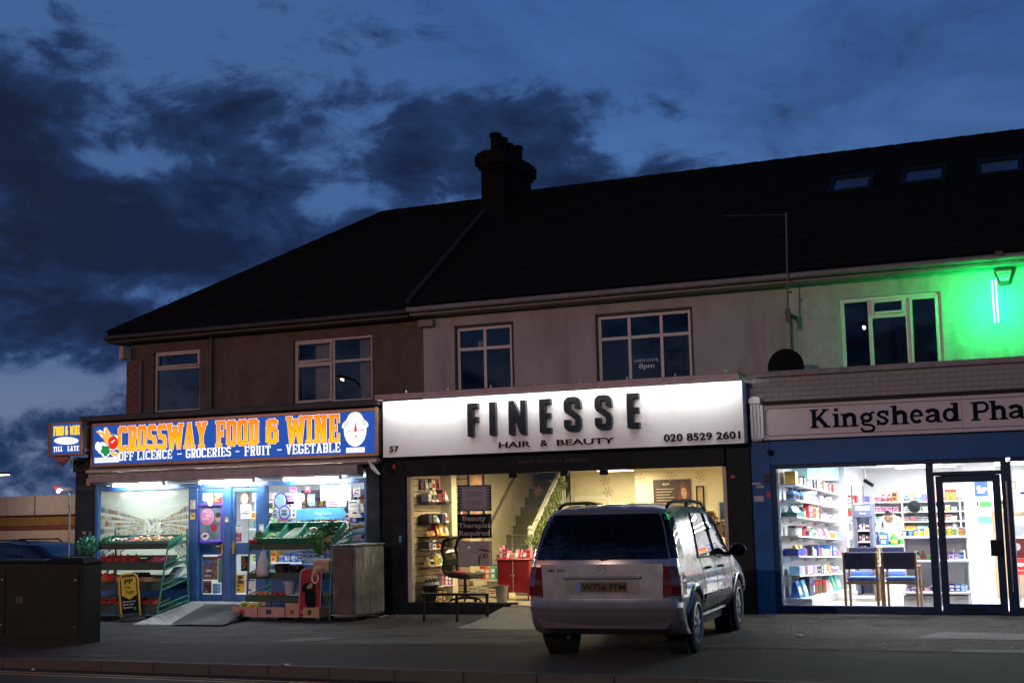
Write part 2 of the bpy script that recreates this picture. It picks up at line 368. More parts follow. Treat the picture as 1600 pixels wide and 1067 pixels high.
# ================================================================ SETTING
M_asph = mat('asphalt_forecourt', (.058, .052, .045), .85, spec=.25, var=.45, scale=11, bump=1.0, bscale=24, stain=((.022, .020, .017), 2.2, .44, .62))
M_pave = mat('asphalt_pavement', (.036, .031, .029), .85, spec=.25, var=.35, scale=2.2, bump=.5, bscale=110, stain=((.028, .025, .023), 1.3, .5, .6))
M_road = mat('asphalt_road', (.032, .029, .027), .8, spec=.25, var=.3, scale=3., bump=.6, bscale=120, stain=((.035, .033, .032), .7, .5, .65))
M_kerb = mat('kerb_granite', (.042, .036, .033), .75, var=.25, scale=9, bump=.3)
M_yel = mat('yellow_line_paint', (.42, .24, .045), .7, var=.35, scale=14)
def ky(x): return -7.62-.085*(x-1)            # the kerb runs slightly askew to the shops
def sheet(name, xs, yf, dz, m, kindlabel=True, sub=1):
    b = MB(); n = len(xs)
    for i in range(n-1):
        xa, xb = xs[i], xs[i+1]; (a0, a1), (b0, b1) = yf(xa), yf(xb)
        b.quad((xa, a0, gz(xa)+dz), (xb, b0, gz(xb)+dz), (xb, b1, gz(xb)+dz), (xa, a1, gz(xa)+dz))
    return struct(b.ob(name, m))
XS = [-400, -120, -60, -40, -30, -20, -14, -10, -7, -4, -1, 2, 5, 9, 14, 20, 30, 60, 120, 400]
sheet('ground', XS, lambda x: (-400, 400), -.30, M_road)
sheet('road', XS, lambda x: (ky(x)-14., ky(x)), -.125, M_road)
sheet('forecourt', [-9.96, -9, -7, -5, -3, -1, 1, 3, 5, 8, 11, 16, 24], lambda x: (-5.05, 1.55), 0., M_asph)
sheet('pavement', [-60, -40, -30, -20, -14, -10, -7, -4, -1, 2, 5, 9, 14, 20, 30, 60], lambda x: (ky(x)+.13, -5.05), -.002, M_pave)
sheet('side_street', [-60, -40, -30, -20, -14, -9.96], lambda x: (-5.05, 40), -.004, M_road)
sheet('far_pavement', [-60, -40, -20, -10, 0, 10, 20, 40, 60], lambda x: (ky(x)-18, ky(x)-13.5), 0., M_pave)
for k, off in enumerate((.33, .52)):
    sheet('yellow_line', [-30, -20, -14, -10, -7, -4, -1, 2, 5, 9, 14, 20], lambda x: (ky(x)-off-.055, ky(x)-off), -.120, M_yel)
kerb = bpy.data.objects.new('kerb', None); COL.objects.link(kerb); struct(kerb)
kme = MB().box(0, .897, -.0, .128, -.20, .008).mesh('kerb_stone', M_kerb, bevel=.009)
for i in range(34):
    x = -12+.9*i; o = bpy.data.objects.new('kerb_stone', kme); o.location = (x, ky(x), gz(x)-R.uniform(0, .006)); o.rotation_euler = (0, -.013 if x < 5 else 0, -.085+R.uniform(-.006, .006)); link(o, kerb)
# repairs and ironwork in the asphalt
def patch(name, pts, m, dz=.004):
    b = MB(); b.add([(x, y, gz(x)+dz) for x, y in pts], [tuple(range(len(pts)))]); return struct(b.ob(name, m))
M_patch = mat('patch_pale', (.085, .08, .073), .8, var=.25, scale=7, bump=.3)
M_patchd = mat('patch_dark', (.020, .0185, .0165), .75, var=.3, scale=5, bump=.5)
patch('service_cover', [(-2.15, -4.75), (-1.42, -4.62), (-1.28, -4.05), (-1.95, -4.2)], M_patch)
patch('asphalt_patch', [(-1.5, -5.0), (.9, -4.95), (1.9, -4.3), (-.6, -4.0)], M_patchd)
patch('asphalt_patch', [(4.3, -4.98), (9.5, -4.98), (9.5, -4.66), (4.3, -4.7)], M_patchd)
patch('asphalt_patch', [(6.6, -3.6), (8.9, -3.6), (8.9, -2.9), (6.9, -2.7)], M_patchd)
patch('service_cover', [(-4.2, -6.75), (-3.2, -6.85), (-3.2, -6.62), (-4.2, -6.5)], M_patchd)
patch('gutter_strip', [(-30, ky(-30)-.30), (24, ky(24)-.30), (24, ky(24)-.002), (-30, ky(-30)-.002)][::1], M_patchd, -.121) if False else None

def crack(pts, w):
    b = MB(); P = []
    for (xa, ya), (xb, yb) in zip(pts, pts[1:]):
        n = max(2, int(hypot(xb-xa, yb-ya)/.18))
        for k in range(n): t = k/n; P.append((xa+(xb-xa)*t+R.uniform(-.02, .02), ya+(yb-ya)*t+R.uniform(-.025, .025)))
    P.append(pts[-1])
    for (xa, ya), (xb, yb) in zip(P, P[1:]):
        L = hypot(xb-xa, yb-ya) or 1; nx_, ny_ = -(yb-ya)/L*w, (xb-xa)/L*w; q = R.uniform(.4, 1.2)
        b.quad((xa-nx_*q, ya-ny_*q, gz(xa)+.0065), (xb-nx_, yb-ny_, gz(xb)+.0065), (xb+nx_, yb+ny_, gz(xb)+.0065), (xa+nx_*q, ya+ny_*q, gz(xa)+.0065))
    return struct(b.ob('crack', mat('crack_dark', (.010, .009, .008), .9)))
for pts, w in (([(-9.9, -5.05), (-5, -5.04), (0, -5.06), (5, -5.04), (11, -5.05)], .016), ([(4.4, -4.1), (6.5, -4.0), (10, -4.12)], .010), ([(-4.6, -3.9), (-2.9, -3.5), (-1.2, -3.75), (.6, -3.2)], .009), ([(5.6, -1.2), (6.2, -2.3), (6.0, -3.9)], .007), ([(-3.2, -6.0), (-.5, -6.1), (3, -6.4)], .010), ([(7.6, -.4), (7.7, -2.2), (8.6, -3.1)], .008), ([(-6.8, -3.2), (-5.2, -3.4), (-3.9, -3.0)], .009), ([(1.8, -6.9), (4.5, -6.8), (8, -6.9)], .008)): crack(pts, w)
# ================================================================ BUILDINGS
M_brown = mat('pebbledash_brown', (.115, .086, .070), .9, var=.2, scale=5, bump=1.0, bscale=42, stain=((.075, .054, .042), 1.8, .46, .72), streak=.22)
M_cream = mat('render_cream', (.38, .34, .325), .9, var=.10, scale=1.6, bump=.7, bscale=46, stain=((.25, .205, .19), 2.0, .50, .76), streak=.2)
M_pale = mat('pebbledash_white', (.46, .43, .41), .9, var=.12, scale=7, bump=.55, bscale=34, stain=((.26, .24, .225), 2.0, .52, .75), streak=.2)
M_upvc = mat('window_frame_white', (.58, .52, .50), .4, var=.08)
M_upvcb = mat('window_frame_aged', (.46, .38, .33), .5, var=.15)
M_tile = mat('roof_tile_dark', (.010, .0078, .0072), .95, spec=.1, var=.4, scale=9, bump=.5, bscale=30)
M_tile2 = mat('roof_tile_grey', (.0085, .0080, .0082), .95, spec=.1, var=.4, scale=9, bump=.5, bscale=30)
M_gut = mat('gutter_plastic', (.035, .029, .027), .5, var=.2)
M_gutp = mat('gutter_pale', (.21, .175, .165), .55, var=.2)
M_dark = mat('dark_room', (.03, .03, .032), .9)  # near-black colour stands in for the darkness of unlit rooms and stairwell
M_brick = mat('red_brick', (.16, .062, .045), .85, var=.35, scale=12, bump=.4)
M_brickw = mat('painted_brick', (.30, .275, .26), .7, var=.16, scale=5, bump=.3, stain=((.16, .15, .14), 3., .56, .72))
M_mort = mat('mortar', (.13, .115, .105), .9)
M_conc = mat('concrete_coping', (.30, .255, .245), .85, var=.2, scale=5, bump=.4, stain=((.14, .12, .115), 2., .5, .7))
M_black = mat('black_paint', (.008, .011, .0135), .5, spec=.12, var=.3, scale=3, stain=((.022, .023, .025), 6., .5, .8))
M_blue = mat('shop_blue_paint', (.008, .085, .26), .45, spec=.2, var=.15, scale=4, stain=((.007, .06, .18), 3., .5, .8))
M_navy = mat('door_frame_navy', (.005, .028, .075), .4, spec=.2, var=.15)
M_dblue = mat('shopfront_blue', (.030, .105, .27), .4, var=.15, scale=5, stain=((.05, .12, .26), 9., .55, .8))
M_pil = mat('pilaster_slate', (.016, .022, .030), .6, spec=.2, var=.3, scale=4, bump=.2, stain=((.05, .058, .066), 5., .5, .8))
M_alu = mat('aluminium', (.55, .54, .52), .35, 1., var=.1)
M_grey = mat('grey_metal', (.25, .25, .245), .45, .6, var=.2)
M_white = mat('white_paint', (.74, .73, .71), .5, var=.04)
M_wwall = mat('white_wall', (.78, .79, .80), .6, var=.03)
M_lino = mat('shop_floor', (.52, .51, .50), .3, var=.08, scale=3)
M_ywall = mat('salon_wall', (.72, .66, .50), .7, var=.04)
M_tilef = mat('salon_floor', (.40, .35, .26), .35, var=.12)
M_gl = glass('window_glass', (.93, .95, .95), .045)
M_gls = glass('shop_glass', (.97, .98, .98), .025)
M_glu = glass('upstairs_glass', (.78, .80, .82), .05)

def wall_holes(b, x0, x1, z0, z1, y, holes, th=.22, m=0):
    xs = sorted({x0, x1, *[v for q in holes for v in q[:2]]}); zs = sorted({z0, z1, *[min(max(v, z0), z1) for q in holes for v in q[2:]]})
    for i in range(len(xs)-1):
        for j in range(len(zs)-1):
            cx, cz = (xs[i]+xs[i+1])/2, (zs[j]+zs[j+1])/2
            if any(q[0] < cx < q[1] and q[2] < cz < q[3] for q in holes): continue
            b.quad((xs[i], y, zs[j]), (xs[i+1], y, zs[j]), (xs[i+1], y, zs[j+1]), (xs[i], y, zs[j+1]), m)
            b.quad((xs[i+1], y+th, zs[j]), (xs[i], y+th, zs[j]), (xs[i], y+th, zs[j+1]), (xs[i+1], y+th, zs[j+1]), m)
    for q in holes:
        a, c, d, e = q
        b.quad((a, y, d), (a, y, e), (a, y+th, e), (a, y+th, d), m); b.quad((c, y, e), (c, y, d), (c, y+th, d), (c, y+th, e), m)
        b.quad((a, y, e), (c, y, e), (c, y+th, e), (a, y+th, e), m); b.quad((a, y, d), (a, y+th, d), (c, y+th, d), (c, y, d), m)
def bars(b, x0, x1, z0, z1, y0, y1, w, vs=(), hs=()):
    """a rectangular frame with mullions vs (x) and transoms hs ((z, xa, xb))"""
    b.box(x0, x0+w, y0, y1, z0, z1); b.box(x1-w, x1, y0, y1, z0, z1)
    b.box(x0+w, x1-w, y0, y1, z1-w, z1); b.box(x0+w, x1-w, y0, y1, z0, z0+w)
    for v in vs: b.box(v-w/2, v+w/2, y0+.001, y1-.001, z0+w, z1-w)
    for z, xa, xb in hs: b.box(xa, xb, y0+.002, y1-.002, z-w/2, z+w/2)
def window(parent, x0, x1, z0, z1, y, fm, vs=(), hs=(), vents=(), gm=None, w=.055, lites=None):
    b = MB(); bars(b, x0, x1, z0, z1, y, y+.07, w, vs, hs); f = b.ob('window', fm, parent, bevel=.006)
    for (a, c, d, e) in vents:
        v = MB(); bars(v, a, c, d, e, y-.022, y+.03, .045); v.ob('casement', fm, f, bevel=.006)
    for (a, c, d, e) in lites: MB().box(a, c, y+.030, y+.036, d, e).ob('pane', gm or M_glu, f)
    return f
def courses(b, xl, xr, y0, z0, ny, nz, n, step=.31, m=0):
    """overlapping tile courses up a slope that starts at (y0, z0) and climbs along (ny, nz)"""
    for i in range(n):
        s0, s1 = i*step, min((i+1)*step, n*step)+.03
        P = lambda x, s, lift: (x, y0+ny*s-nz*lift, z0+nz*s+ny*lift)
        b.hexa([P(xl(s0), s0, 0), P(xr(s0), s0, 0), P(xr(s1), s1, -.02), P(xl(s1), s1, -.02), P(xl(s0), s0, .035), P(xr(s0), s0, .035), P(xr(s1), s1, .012), P(xl(s1), s1, .012)], m)
SL = hypot(4.3, 2.95); NY, NZ = 4.3/SL, 2.95/SL
def gutter(parent, x0, x1, m, y=1.14, z=5.47, nm='gutter'):
    b = MB(); b.tube([(x0, y, z), (x1, y, z)], .055, 10); b.box(x0, x1, 1.19, 1.215, z-.09, z+.05); b.ob(nm, m, parent, smooth=True)
    MB().box(x0, x1, 1.217, 1.62, z-.10, z-.075).ob('soffit', m, parent)

# ---- corner shop building
CS = thing('corner_shop_building', 'brown pebbledashed end building with hipped roof above the lit grocery shop on the left', 'building', (-6.4, 0, 0))
b = MB(); wall_holes(b, -9.93, -2.93, 2.9, 5.42, 1.6, [(-9.335, -8.13, 3.86, 5.16), (-5.85, -4.03, 3.86, 5.16)])
b.box(-9.93, -9.71, 1.822, 9.7, -.35, 5.42); b.box(-9.93, -2.93, 9.7, 9.9, -.35, 5.42); b.ob('wall', M_brown, CS)
b = MB(); b.box(-9.7, -2.95, 2.9, 2.95, 2.9, 5.4); b.ob('inner_wall', M_dark, CS)  # near-black plane close behind the windows stands in for an unlit room
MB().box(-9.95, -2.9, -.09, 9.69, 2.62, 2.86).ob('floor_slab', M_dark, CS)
MB().box(-9.94, -9.72, .32, 1.598, -.35, 3.58).ob('side_wall', M_pil, CS)
MB().box(-9.55, -2.76, -.40, 1.598, 3.585, 3.70).ob('flat_roof', mat('felt_roof', (.045, .045, .048), .7, var=.3), CS, bevel=.02)
MB().box(-9.90, -9.551, -.30, 1.598, 3.54, 3.62).ob('flat_roof', M_gut, CS)
nx = int((SL)/.31)
b = MB(); courses(b, lambda s: -10.2+NY*s, lambda s: -2.96, 1.2, 5.53, NY, NZ, 17, SL/17); b.ob('roof', M_tile, CS)
b = MB(); b.quad((-10.2, 1.2, 5.53), (-5.9, 5.5, 8.48), (-5.9, 5.5, 8.48), (-10.2, 9.8, 5.53)) if False else b.add([(-10.2, 1.2, 5.53), (-5.9, 5.5, 8.48), (-10.2, 9.8, 5.53)], [(0, 1, 2)])
b.quad((-2.96, 9.8, 5.53), (-10.2, 9.8, 5.53), (-5.9, 5.5, 8.48), (-2.96, 5.5, 8.48)); b.quad((-10.2, 1.2, 5.5), (-10.2, 9.8, 5.5), (-2.96, 9.8, 5.5), (-2.96, 1.2, 5.5)); b.ob('roof', M_tile, CS)
rme = MB().tube([(0, 0, 0), (.45, 0, 0)], [.115, .125], 10).mesh('ridge_tile', M_tile, smooth=True)
rme2 = MB().tube([(0, 0, 0), (.45, 0, 0)], [.115, .125], 10).mesh('ridge_tile', M_tile2, smooth=True)
for i in range(6): o = bpy.data.objects.new('ridge_tile', rme); o.location = (-5.93+.45*i+R.uniform(-.005, .005), 5.5, 8.48); link(o, CS)
hip = Vector((4.3, 4.3, 2.95)); hl = hip.length; hip.normalize()
for i in range(int(hl/.45)+1):
    o = bpy.data.objects.new('ridge_tile', rme); o.location = Vector((-10.2, 1.2, 5.53))+hip*min(.45*i, hl-.45); o.rotation_euler = hip.to_track_quat('X', 'Z').to_euler(); link(o, CS)
gutter(CS, -10.25, -3.02, M_gut)
MB().tube([(-10.2, 1.2, 5.42), (-10.2, 9.7, 5.42)], .06, 8).ob('gutter', M_gut, CS)
MB().box(-10.02, -9.90, 1.30, 1.585, 5.02, 5.30).ob('corbel', mat('corbel_stone', (.45, .36, .30), .8), CS, bevel=.02)
MB().tube([(-7.80, 1.52, 5.42), (-7.80, 1.52, 3.71)], .035, 8).ob('downpipe', M_gut, CS, smooth=True)
f = window(CS, -9.335, -8.13, 3.86, 5.16, 1.66, M_upvcb, (), [(4.79, -9.28, -8.185)], [(-9.285, -8.18, 4.815, 5.11)], lites=[(-9.25, -8.21, 4.85, 5.08), (-9.28, -8.185, 3.915, 4.765)])
f = window(CS, -5.85, -4.03, 3.86, 5.16, 1.66, M_upvcb, (-4.94,), [(4.68, -5.8, -4.965), (4.68, -4.915, -4.085)], [(-5.80, -4.97, 4.705, 5.11), (-5.80, -4.97, 3.90, 4.655)], lites=[(-5.76, -5.01, 4.745, 5.07), (-5.76, -5.01, 3.94, 4.615), (-4.912, -4.085, 4.705, 5.105), (-4.912, -4.085, 3.915, 4.655)])
for xa, xb in ((-5.45, -5.0), (-4.42, -4.08)):
    b = MB(); n = 14
    for i in range(n): 
        x_, x2 = xa+(xb-xa)*i/n, xa+(xb-xa)*(i+1)/n; y_, y2 = 1.80+.04*(i % 2), 1.80+.04*((i+1) % 2)
        b.quad((x_, y_, 3.8), (x2, y2, 3.8), (x2, y2, 5.2), (x_, y_, 5.2))
    tag(b.ob('curtain', mat('curtain', (.60, .50, .44), .9)), 'pale %s curtain hanging behind the upstairs window over the grocery sign' % ('left-hand' if xa < -5 else 'right-hand'), 'curtain')
qme = MB().box(0, .215, 0, .10, 0, .065).mesh('brick', M_brick, bevel=.006)
qmh = MB().box(0, .103, 0, .10, 0, .065).mesh('brick', M_brick, bevel=.006)
MB().box(-9.975, -9.60, 1.53, 1.597, 3.71, 5.0).ob('quoin_mortar', M_mort, CS)
for i in range(17):
    z = 3.715+i*.0755
    for k, (x, me) in enumerate(((-9.985, qme), (-9.762, qmh)) if i % 2 else ((-9.985, qmh), (-9.874, qme))):
        o = bpy.data.objects.new('brick', me); o.location = (x, 1.515+R.uniform(-.006, .006), z); link(o, CS)
# shopfront of the corner shop
MB().box(-9.95, -9.43, -.02, .30, -.30, 2.62).ob('pilaster', M_pil, CS, bevel=.01)
MB().box(-3.22, -2.935, -.10, .30, -.30, 2.62).ob('pilaster', M_pil, CS, bevel=.01)
MB().box(-9.43, -7.16, -.01, .20, -.30, .48).ob('stallriser', M_dblue, CS)
MB().box(-5.41, -3.22, -.01, .20, -.30, .72).ob('stallriser', M_dblue, CS)
MB().box(-7.16, -5.41, -.05, .20, -.30, .10).ob('doorstep', M_conc, CS)
b = MB(); b.box(-9.43, -3.22, -.03, .12, 2.235, 2.32); b.box(-9.43, -9.35, -.03, .10, .48, 2.235); b.box(-7.16, -6.95, -.04, .10, .10, 2.235); b.box(-6.345, -6.19, -.03, .10, .10, 2.235); b.box(-5.575, -5.41, -.04, .10, .10, 2.235)
b.box(-3.30, -3.22, -.03, .10, .72, 2.235); b.box(-9.35, -7.16, -.03, .10, .48, .55); b.box(-5.41, -3.30, -.03, .10, .72, .79); b.ob('window_frame', M_dblue, CS, bevel=.008)
for xa, xb in ((-6.93, -6.36), (-6.17, -5.59)):
    b = MB(); b.box(xa, xa+.05, 0, .06, .11, 2.20); b.box(xb-.05, xb, 0, .06, .11, 2.20)
    for za, zb in ((.11, .23), (.97, 1.19), (2.14, 2.20)): b.box(xa+.05, xb-.05, 0, .06, za, zb)
    d = b.ob('door', M_dblue, CS, bevel=.006)
    for za, zb in ((.23, .97), (1.19, 2.14)): MB().box(xa+.05, xb-.05, .027, .033, za, zb).ob('pane', M_gls, d)
    hx = xb-.03 if xa < -6.5 else xa+.03
    b = MB(); b.box(hx-.025, hx+.025, -.02, -.002, .98, 1.22); b.tube([(hx, -.02, 1.12), (hx, -.07, 1.12), (hx+(-.09 if xa < -6.5 else .09), -.07, 1.12)], .011, 6); b.ob('handle', mat('brass', (.55, .42, .16), .35, .9), d)
MB().box(-9.35, -7.16, .035, .041, .55, 2.235).ob('pane', M_gls, CS)
MB().box(-5.41, -3.30, .035, .041, .79, 2.235).ob('pane', M_gls, CS)
b = MB(); b.box(-9.42, -3.0, .15, 5.2, .02, .10); b.ob('shop_floor', M_lino, CS)
b = MB(); b.box(-9.42, -3.0, .15, 5.2, 2.45, 2.5); b.ob('shop_ceiling', M_wwall, CS)
b = MB(); b.box(-9.42, -3.02, 5.2, 5.3, .10, 2.45); b.box(-9.6, -9.43, .31, 5.2, .1, 2.45); b.box(-3.02, -2.94, .31, 5.2, .1, 2.45); b.ob('shop_wall', M_wwall, CS)

# ---- hair salon building
HS = thing('salon_building', 'cream rendered middle house with dark roof above the hair and beauty shop', 'building', (.5, 0, 0))
b = MB(); wall_holes(b, -2.92, 4.18, 2.9, 5.42, 1.6, [(-2.22, -1.0, 3.86, 5.17), (.64, 2.46, 3.86, 5.17)]); b.box(-2.92, 4.18, 9.7, 9.9, -.3, 5.42); b.box(-2.935, -2.90, 1.6, 9.7, 2.9, 5.42); b.ob('wall', M_cream, HS)
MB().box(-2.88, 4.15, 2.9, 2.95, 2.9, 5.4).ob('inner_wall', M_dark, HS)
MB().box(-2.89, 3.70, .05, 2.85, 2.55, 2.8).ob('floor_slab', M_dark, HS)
MB().box(-2.74, 3.70, .0, 1.598, 3.56, 3.66).ob('flat_roof', _M['felt_roof'], HS)
b = MB(); courses(b, lambda s: -2.99, lambda s: 4.2, 1.17, 5.58, NY, NZ, 17, SL/17); b.ob('roof', M_tile2, HS)
b = MB(); b.quad((4.2, 9.8, 5.53), (-2.96, 9.8, 5.53), (-2.96, 5.5, 8.48), (4.2, 5.5, 8.48)); b.quad((-2.95, 1.2, 5.5), (-2.95, 9.8, 5.5), (4.2, 9.8, 5.5), (4.2, 1.2, 5.5)); b.ob('roof', M_tile2, HS)
b = MB(); P0 = Vector((-2.99, 1.13, 5.66)); P1 = P0+Vector((0, NY, NZ))*SL; b.tube([P0, P1], .045, 6); b.ob('verge_strip', mat('verge_mortar', (.035, .028, .026), .8), HS)
for i in range(16): o = bpy.data.objects.new('ridge_tile', rme2); o.location = (-2.96+.448*i, 5.5, 8.535); link(o, HS)
gutter(HS, -2.98, 4.2, M_gutp, 1.10, 5.49)
MB().box(-2.93, -2.62, 1.45, 1.597, 5.20, 5.34).ob('eaves_box', M_gutp, HS, bevel=.01)
M_sur = mat('window_surround_black', (.015, .013, .013), .6)
for x0, x1 in ((-2.22, -1.0), (.64, 2.46)):
    b = MB(); b.box(x0, x0+.03, 1.58, 1.68, 3.86, 5.17); b.box(x1-.03, x1, 1.58, 1.68, 3.86, 5.17); b.box(x0, x1, 1.575, 1.68, 5.14, 5.185); b.ob('window_surround', M_sur, HS)
window(HS, -2.19, -1.03, 3.86, 5.14, 1.64, M_upvc, (-1.61,), [(4.725, -2.135, -1.64), (4.725, -1.58, -1.085)], (), lites=[(-2.135, -1.64, 4.755, 5.085), (-1.58, -1.085, 4.755, 5.085), (-2.135, -1.64, 3.92, 4.695), (-1.58, -1.085, 3.92, 4.695)], w=.06)
uw = window(HS, .67, 2.43, 3.86, 5.14, 1.64, M_upvc, (1.265, 1.87), [(4.72, .73, 1.235), (4.72, 1.295, 1.84), (4.72, 1.90, 2.37)], (), lites=[(a, c, d, e) for a, c in ((.73, 1.235), (1.295, 1.84), (1.90, 2.37)) for d, e in ((3.92, 4.69), (4.75, 5.08))], w=.06)
M_tw = mat('window_lettering', (.62, .60, .60), .5)
text('OPEN UNTIL', (1.33, 1.80, 4.265, 4.315), XZ(1.665), M_tw, uw, 'window_lettering'); text('8pm', (1.42, 1.71, 4.12, 4.235), XZ(1.665), M_tw, uw, 'window_lettering', .015)
MB().box(-1.78, -1.68, 1.70, 1.702, 4.77, 4.87).ob('window_sticker', mat('paper_grey', (.5, .47, .46), .7), HS)
MB().box(3.10, 3.22, 1.585, 1.598, 5.14, 5.30).ob('vent', M_cream, HS)
# salon shopfront, black
MB().box(-2.93, -2.43, -.06, .25, -.25, 2.66).ob('pilaster', M_black, HS, bevel=.012); MB().box(3.39, 3.80, -.06, .25, -.2, 2.66).ob('pilaster', M_black, HS, bevel=.012)
MB().box(-2.43, 3.39, -.10, .25, 2.315, 2.655).ob('shutter_box', M_black, HS, bevel=.01)
MB().box(-2.43, -.42, -.03, .22, -.25, .115).ob('stallriser', M_black, HS)
MB().box(.62, 3.39, -.03, .22, -.25, .115).ob('stallriser', M_black, HS)
MB().box(-.42, .62, -.10, .22, -.25, .065).ob('doorstep', M_conc, HS)
MB().box(-.42, .62, -.105, .02, .0655, .085).ob('threshold', M_alu, HS)
text('HAIR BEAUTY SALON', (-.2, 1.05, 2.475, 2.52), XZ(-.102), mat('dim_letter', (.035, .037, .04), .5), HS)
for xa in (-2.43, 3.32): MB().box(xa, xa+.07, -.02, .10, .115, 2.315).ob('window_frame', mat('salon_frame_pale', (.45, .40, .33), .4), HS, bevel=.005)
for xa, xb in ((-2.36, -.855), (-.848, -.43), (.63, 1.98), (1.987, 3.32)): MB().box(xa, xb, .03, .04, .118, 2.312).ob('pane', M_gls, HS)
dr = MB().box(-.425, .62, .03, .042, .09, 2.31).ob('door', M_gls, HS)
MB().tube([(.50, .0, .75), (.50, -.04, .80), (.50, -.04, 1.35), (.50, .0, 1.40)], .014, 8).ob('handle', M_alu, dr, smooth=True)
for x in (-.38, .57, 1.28): MB().box(x-.07, x+.07, .005, .065, 2.235, 2.312).ob('glass_clip', M_black, HS, bevel=.006)
b = MB(); b.box(-2.60, 3.62, .26, 5.0, -.02, .05); b.ob('shop_floor', M_tilef, HS)
b = MB(); b.box(-2.6, -2.30, .26, 5.0, 2.42, 2.47); b.box(-2.30, -1.15, .26, 2.9, 2.42, 2.47); b.box(-1.15, 3.62, .26, 5.0, 2.42, 2.47); b.ob('shop_ceiling', M_ywall, HS)
b = MB(); b.box(-2.62, -2.50, .26, 5.0, .05, 2.42); b.box(3.62, 3.72, .26, 5.0, .05, 2.42); b.box(-2.40, -2.30, 1.75, 6.9, .05, 3.6); b.box(-1.15, .42, 4.7, 4.8, .05, 2.42); b.box(.42, 3.62, 4.2, 4.3, .05, 2.42); b.box(.42, .5, 4.3, 4.7, .05, 2.42)
b.ob('shop_wall', M_ywall, HS)
b = MB(); b.box(-2.3, -1.1, 6.9, 7.0, 0, 4.4); b.box(-1.15, -1.07, 4.8, 6.9, 2.3, 4.4); b.ob('stairwell_wall', M_dark, HS)

# ---- pharmacy building
PH = thing('pharmacy_building', 'pale pebbledashed house with three skylights above the blue pharmacy front, lit green', 'building', (7.5, 0, 0))
b = MB(); wall_holes(b, 4.182, 12.0, 2.9, 5.42, 1.6, [(5.03, 6.68, 3.86, 5.10)]); b.box(4.182, 12.0, 10.2, 10.4, -.3, 5.42); b.box(11.8, 12, 1.822, 10.2, -.3, 5.42); b.ob('wall', M_pale, PH)
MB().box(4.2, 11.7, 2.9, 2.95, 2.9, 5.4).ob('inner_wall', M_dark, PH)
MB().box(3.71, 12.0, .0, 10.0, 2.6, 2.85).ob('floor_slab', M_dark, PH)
MB().box(3.72, 12.0, .10, 1.598, 3.56, 3.66).ob('flat_roof', _M['felt_roof'], PH)
b = MB(); courses(b, lambda s: 4.2, lambda s: 12.3, 1.17, 5.58, NY, NZ, 17, SL/17); b.ob('roof', M_tile2, PH)
b = MB(); b.quad((12.3, 9.8, 5.53), (4.2, 9.8, 5.53), (4.2, 5.5, 8.48), (12.3, 5.5, 8.48)); b.quad((4.2, 1.2, 5.5), (4.2, 9.8, 5.5), (12.3, 9.8, 5.5), (12.3, 1.2, 5.5)); b.ob('roof', M_tile2, PH)
for i in range(18): o = bpy.data.objects.new('ridge_tile', rme2); o.location = (4.22+.448*i, 5.5, 8.535); link(o, PH)
gutter(PH, 4.2, 12.2, M_gutp, 1.10, 5.49)
MB().box(7.60, 7.72, 1.02, 1.10, 5.50, 5.58).ob('gutter_bracket', M_gut, PH)
M_sky = mat('skylight_glass', (.55, .58, .62), .06, 1., var=.03)
for x0, x1 in ((4.63, 5.27), (5.95, 6.58), (7.28, 7.90)):
    def RP(x, s, l): return (x, 1.17+NY*s-NZ*l, 5.58+NZ*s+NY*l)
    s0, s1 = 3.27, 3.85; b = MB()
    for (xa, xb, sa, sb) in ((x0-.09, x0, s0-.1, s1+.1), (x1, x1+.09, s0-.1, s1+.1), (x0, x1, s0-.1, s0), (x0, x1, s1, s1+.1)):
        b.hexa([RP(xa, sa, 0), RP(xb, sa, 0), RP(xb, sb, 0), RP(xa, sb, 0), RP(xa, sa, .09), RP(xb, sa, .09), RP(xb, sb, .09), RP(xa, sb, .09)])
    f = b.ob('skylight', M_black, PH)
    b = MB(); b.hexa([RP(x0, s0, .04), RP(x1, s0, .04), RP(x1, s1, .04), RP(x0, s1, .04), RP(x0, s0, .06), RP(x1, s0, .06), RP(x1, s1, .06), RP(x0, s1, .06)]); b.ob('pane', M_sky, f)
window(PH, 5.03, 6.68, 3.86, 5.10, 1.65, M_upvc, (5.52, 6.13), [(4.77, 5.555, 6.095)], [(5.555, 6.095, 4.80, 5.04), (6.165, 6.625, 3.90, 5.045)], lites=[(5.085, 5.485, 3.92, 5.04), (5.60, 6.05, 4.845, 4.995), (5.555, 6.095, 3.92, 4.735), (6.21, 6.58, 3.945, 5.0)], w=.07)
MB().tube([(4.21, 1.52, 4.9), (4.21, 1.52, 3.72)], .018, 6).ob('cable_pipe', M_gut, PH)
# parapet of painted brick with coping
MB().box(3.72, 12.0, .008, .10, 3.3, 3.70).ob('parapet_mortar', mat('painted_mortar', (.235, .215, .20), .8, var=.2, stain=((.12, .11, .10), 3., .6, .75)), PH)
MB().box(3.72, 12.0, .10, .30, 3.3, 3.56).ob('parapet_wall', M_mort, PH)
MB().box(3.68, 12.05, -.06, .33, 3.70, 3.79).ob('coping', M_conc, PH, bevel=.012)
bme = MB().box(0, .219, 0, .09, 0, .068).mesh('brick', M_brickw, bevel=.004); bmh = MB().box(0, .107, 0, .09, 0, .068).mesh('brick', M_brickw, bevel=.004)
for j in range(5):
    x = 3.725
    if j % 2: o = bpy.data.objects.new('brick', bmh); o.location = (x, .0+R.uniform(-.002, .004), 3.305+j*.0785); link(o, PH); x += .113
    while x < 9.3:
        o = bpy.data.objects.new('brick', bme); o.location = (x, .0+R.uniform(-.003, .004), 3.305+j*.0785); link(o, PH); x += .2255
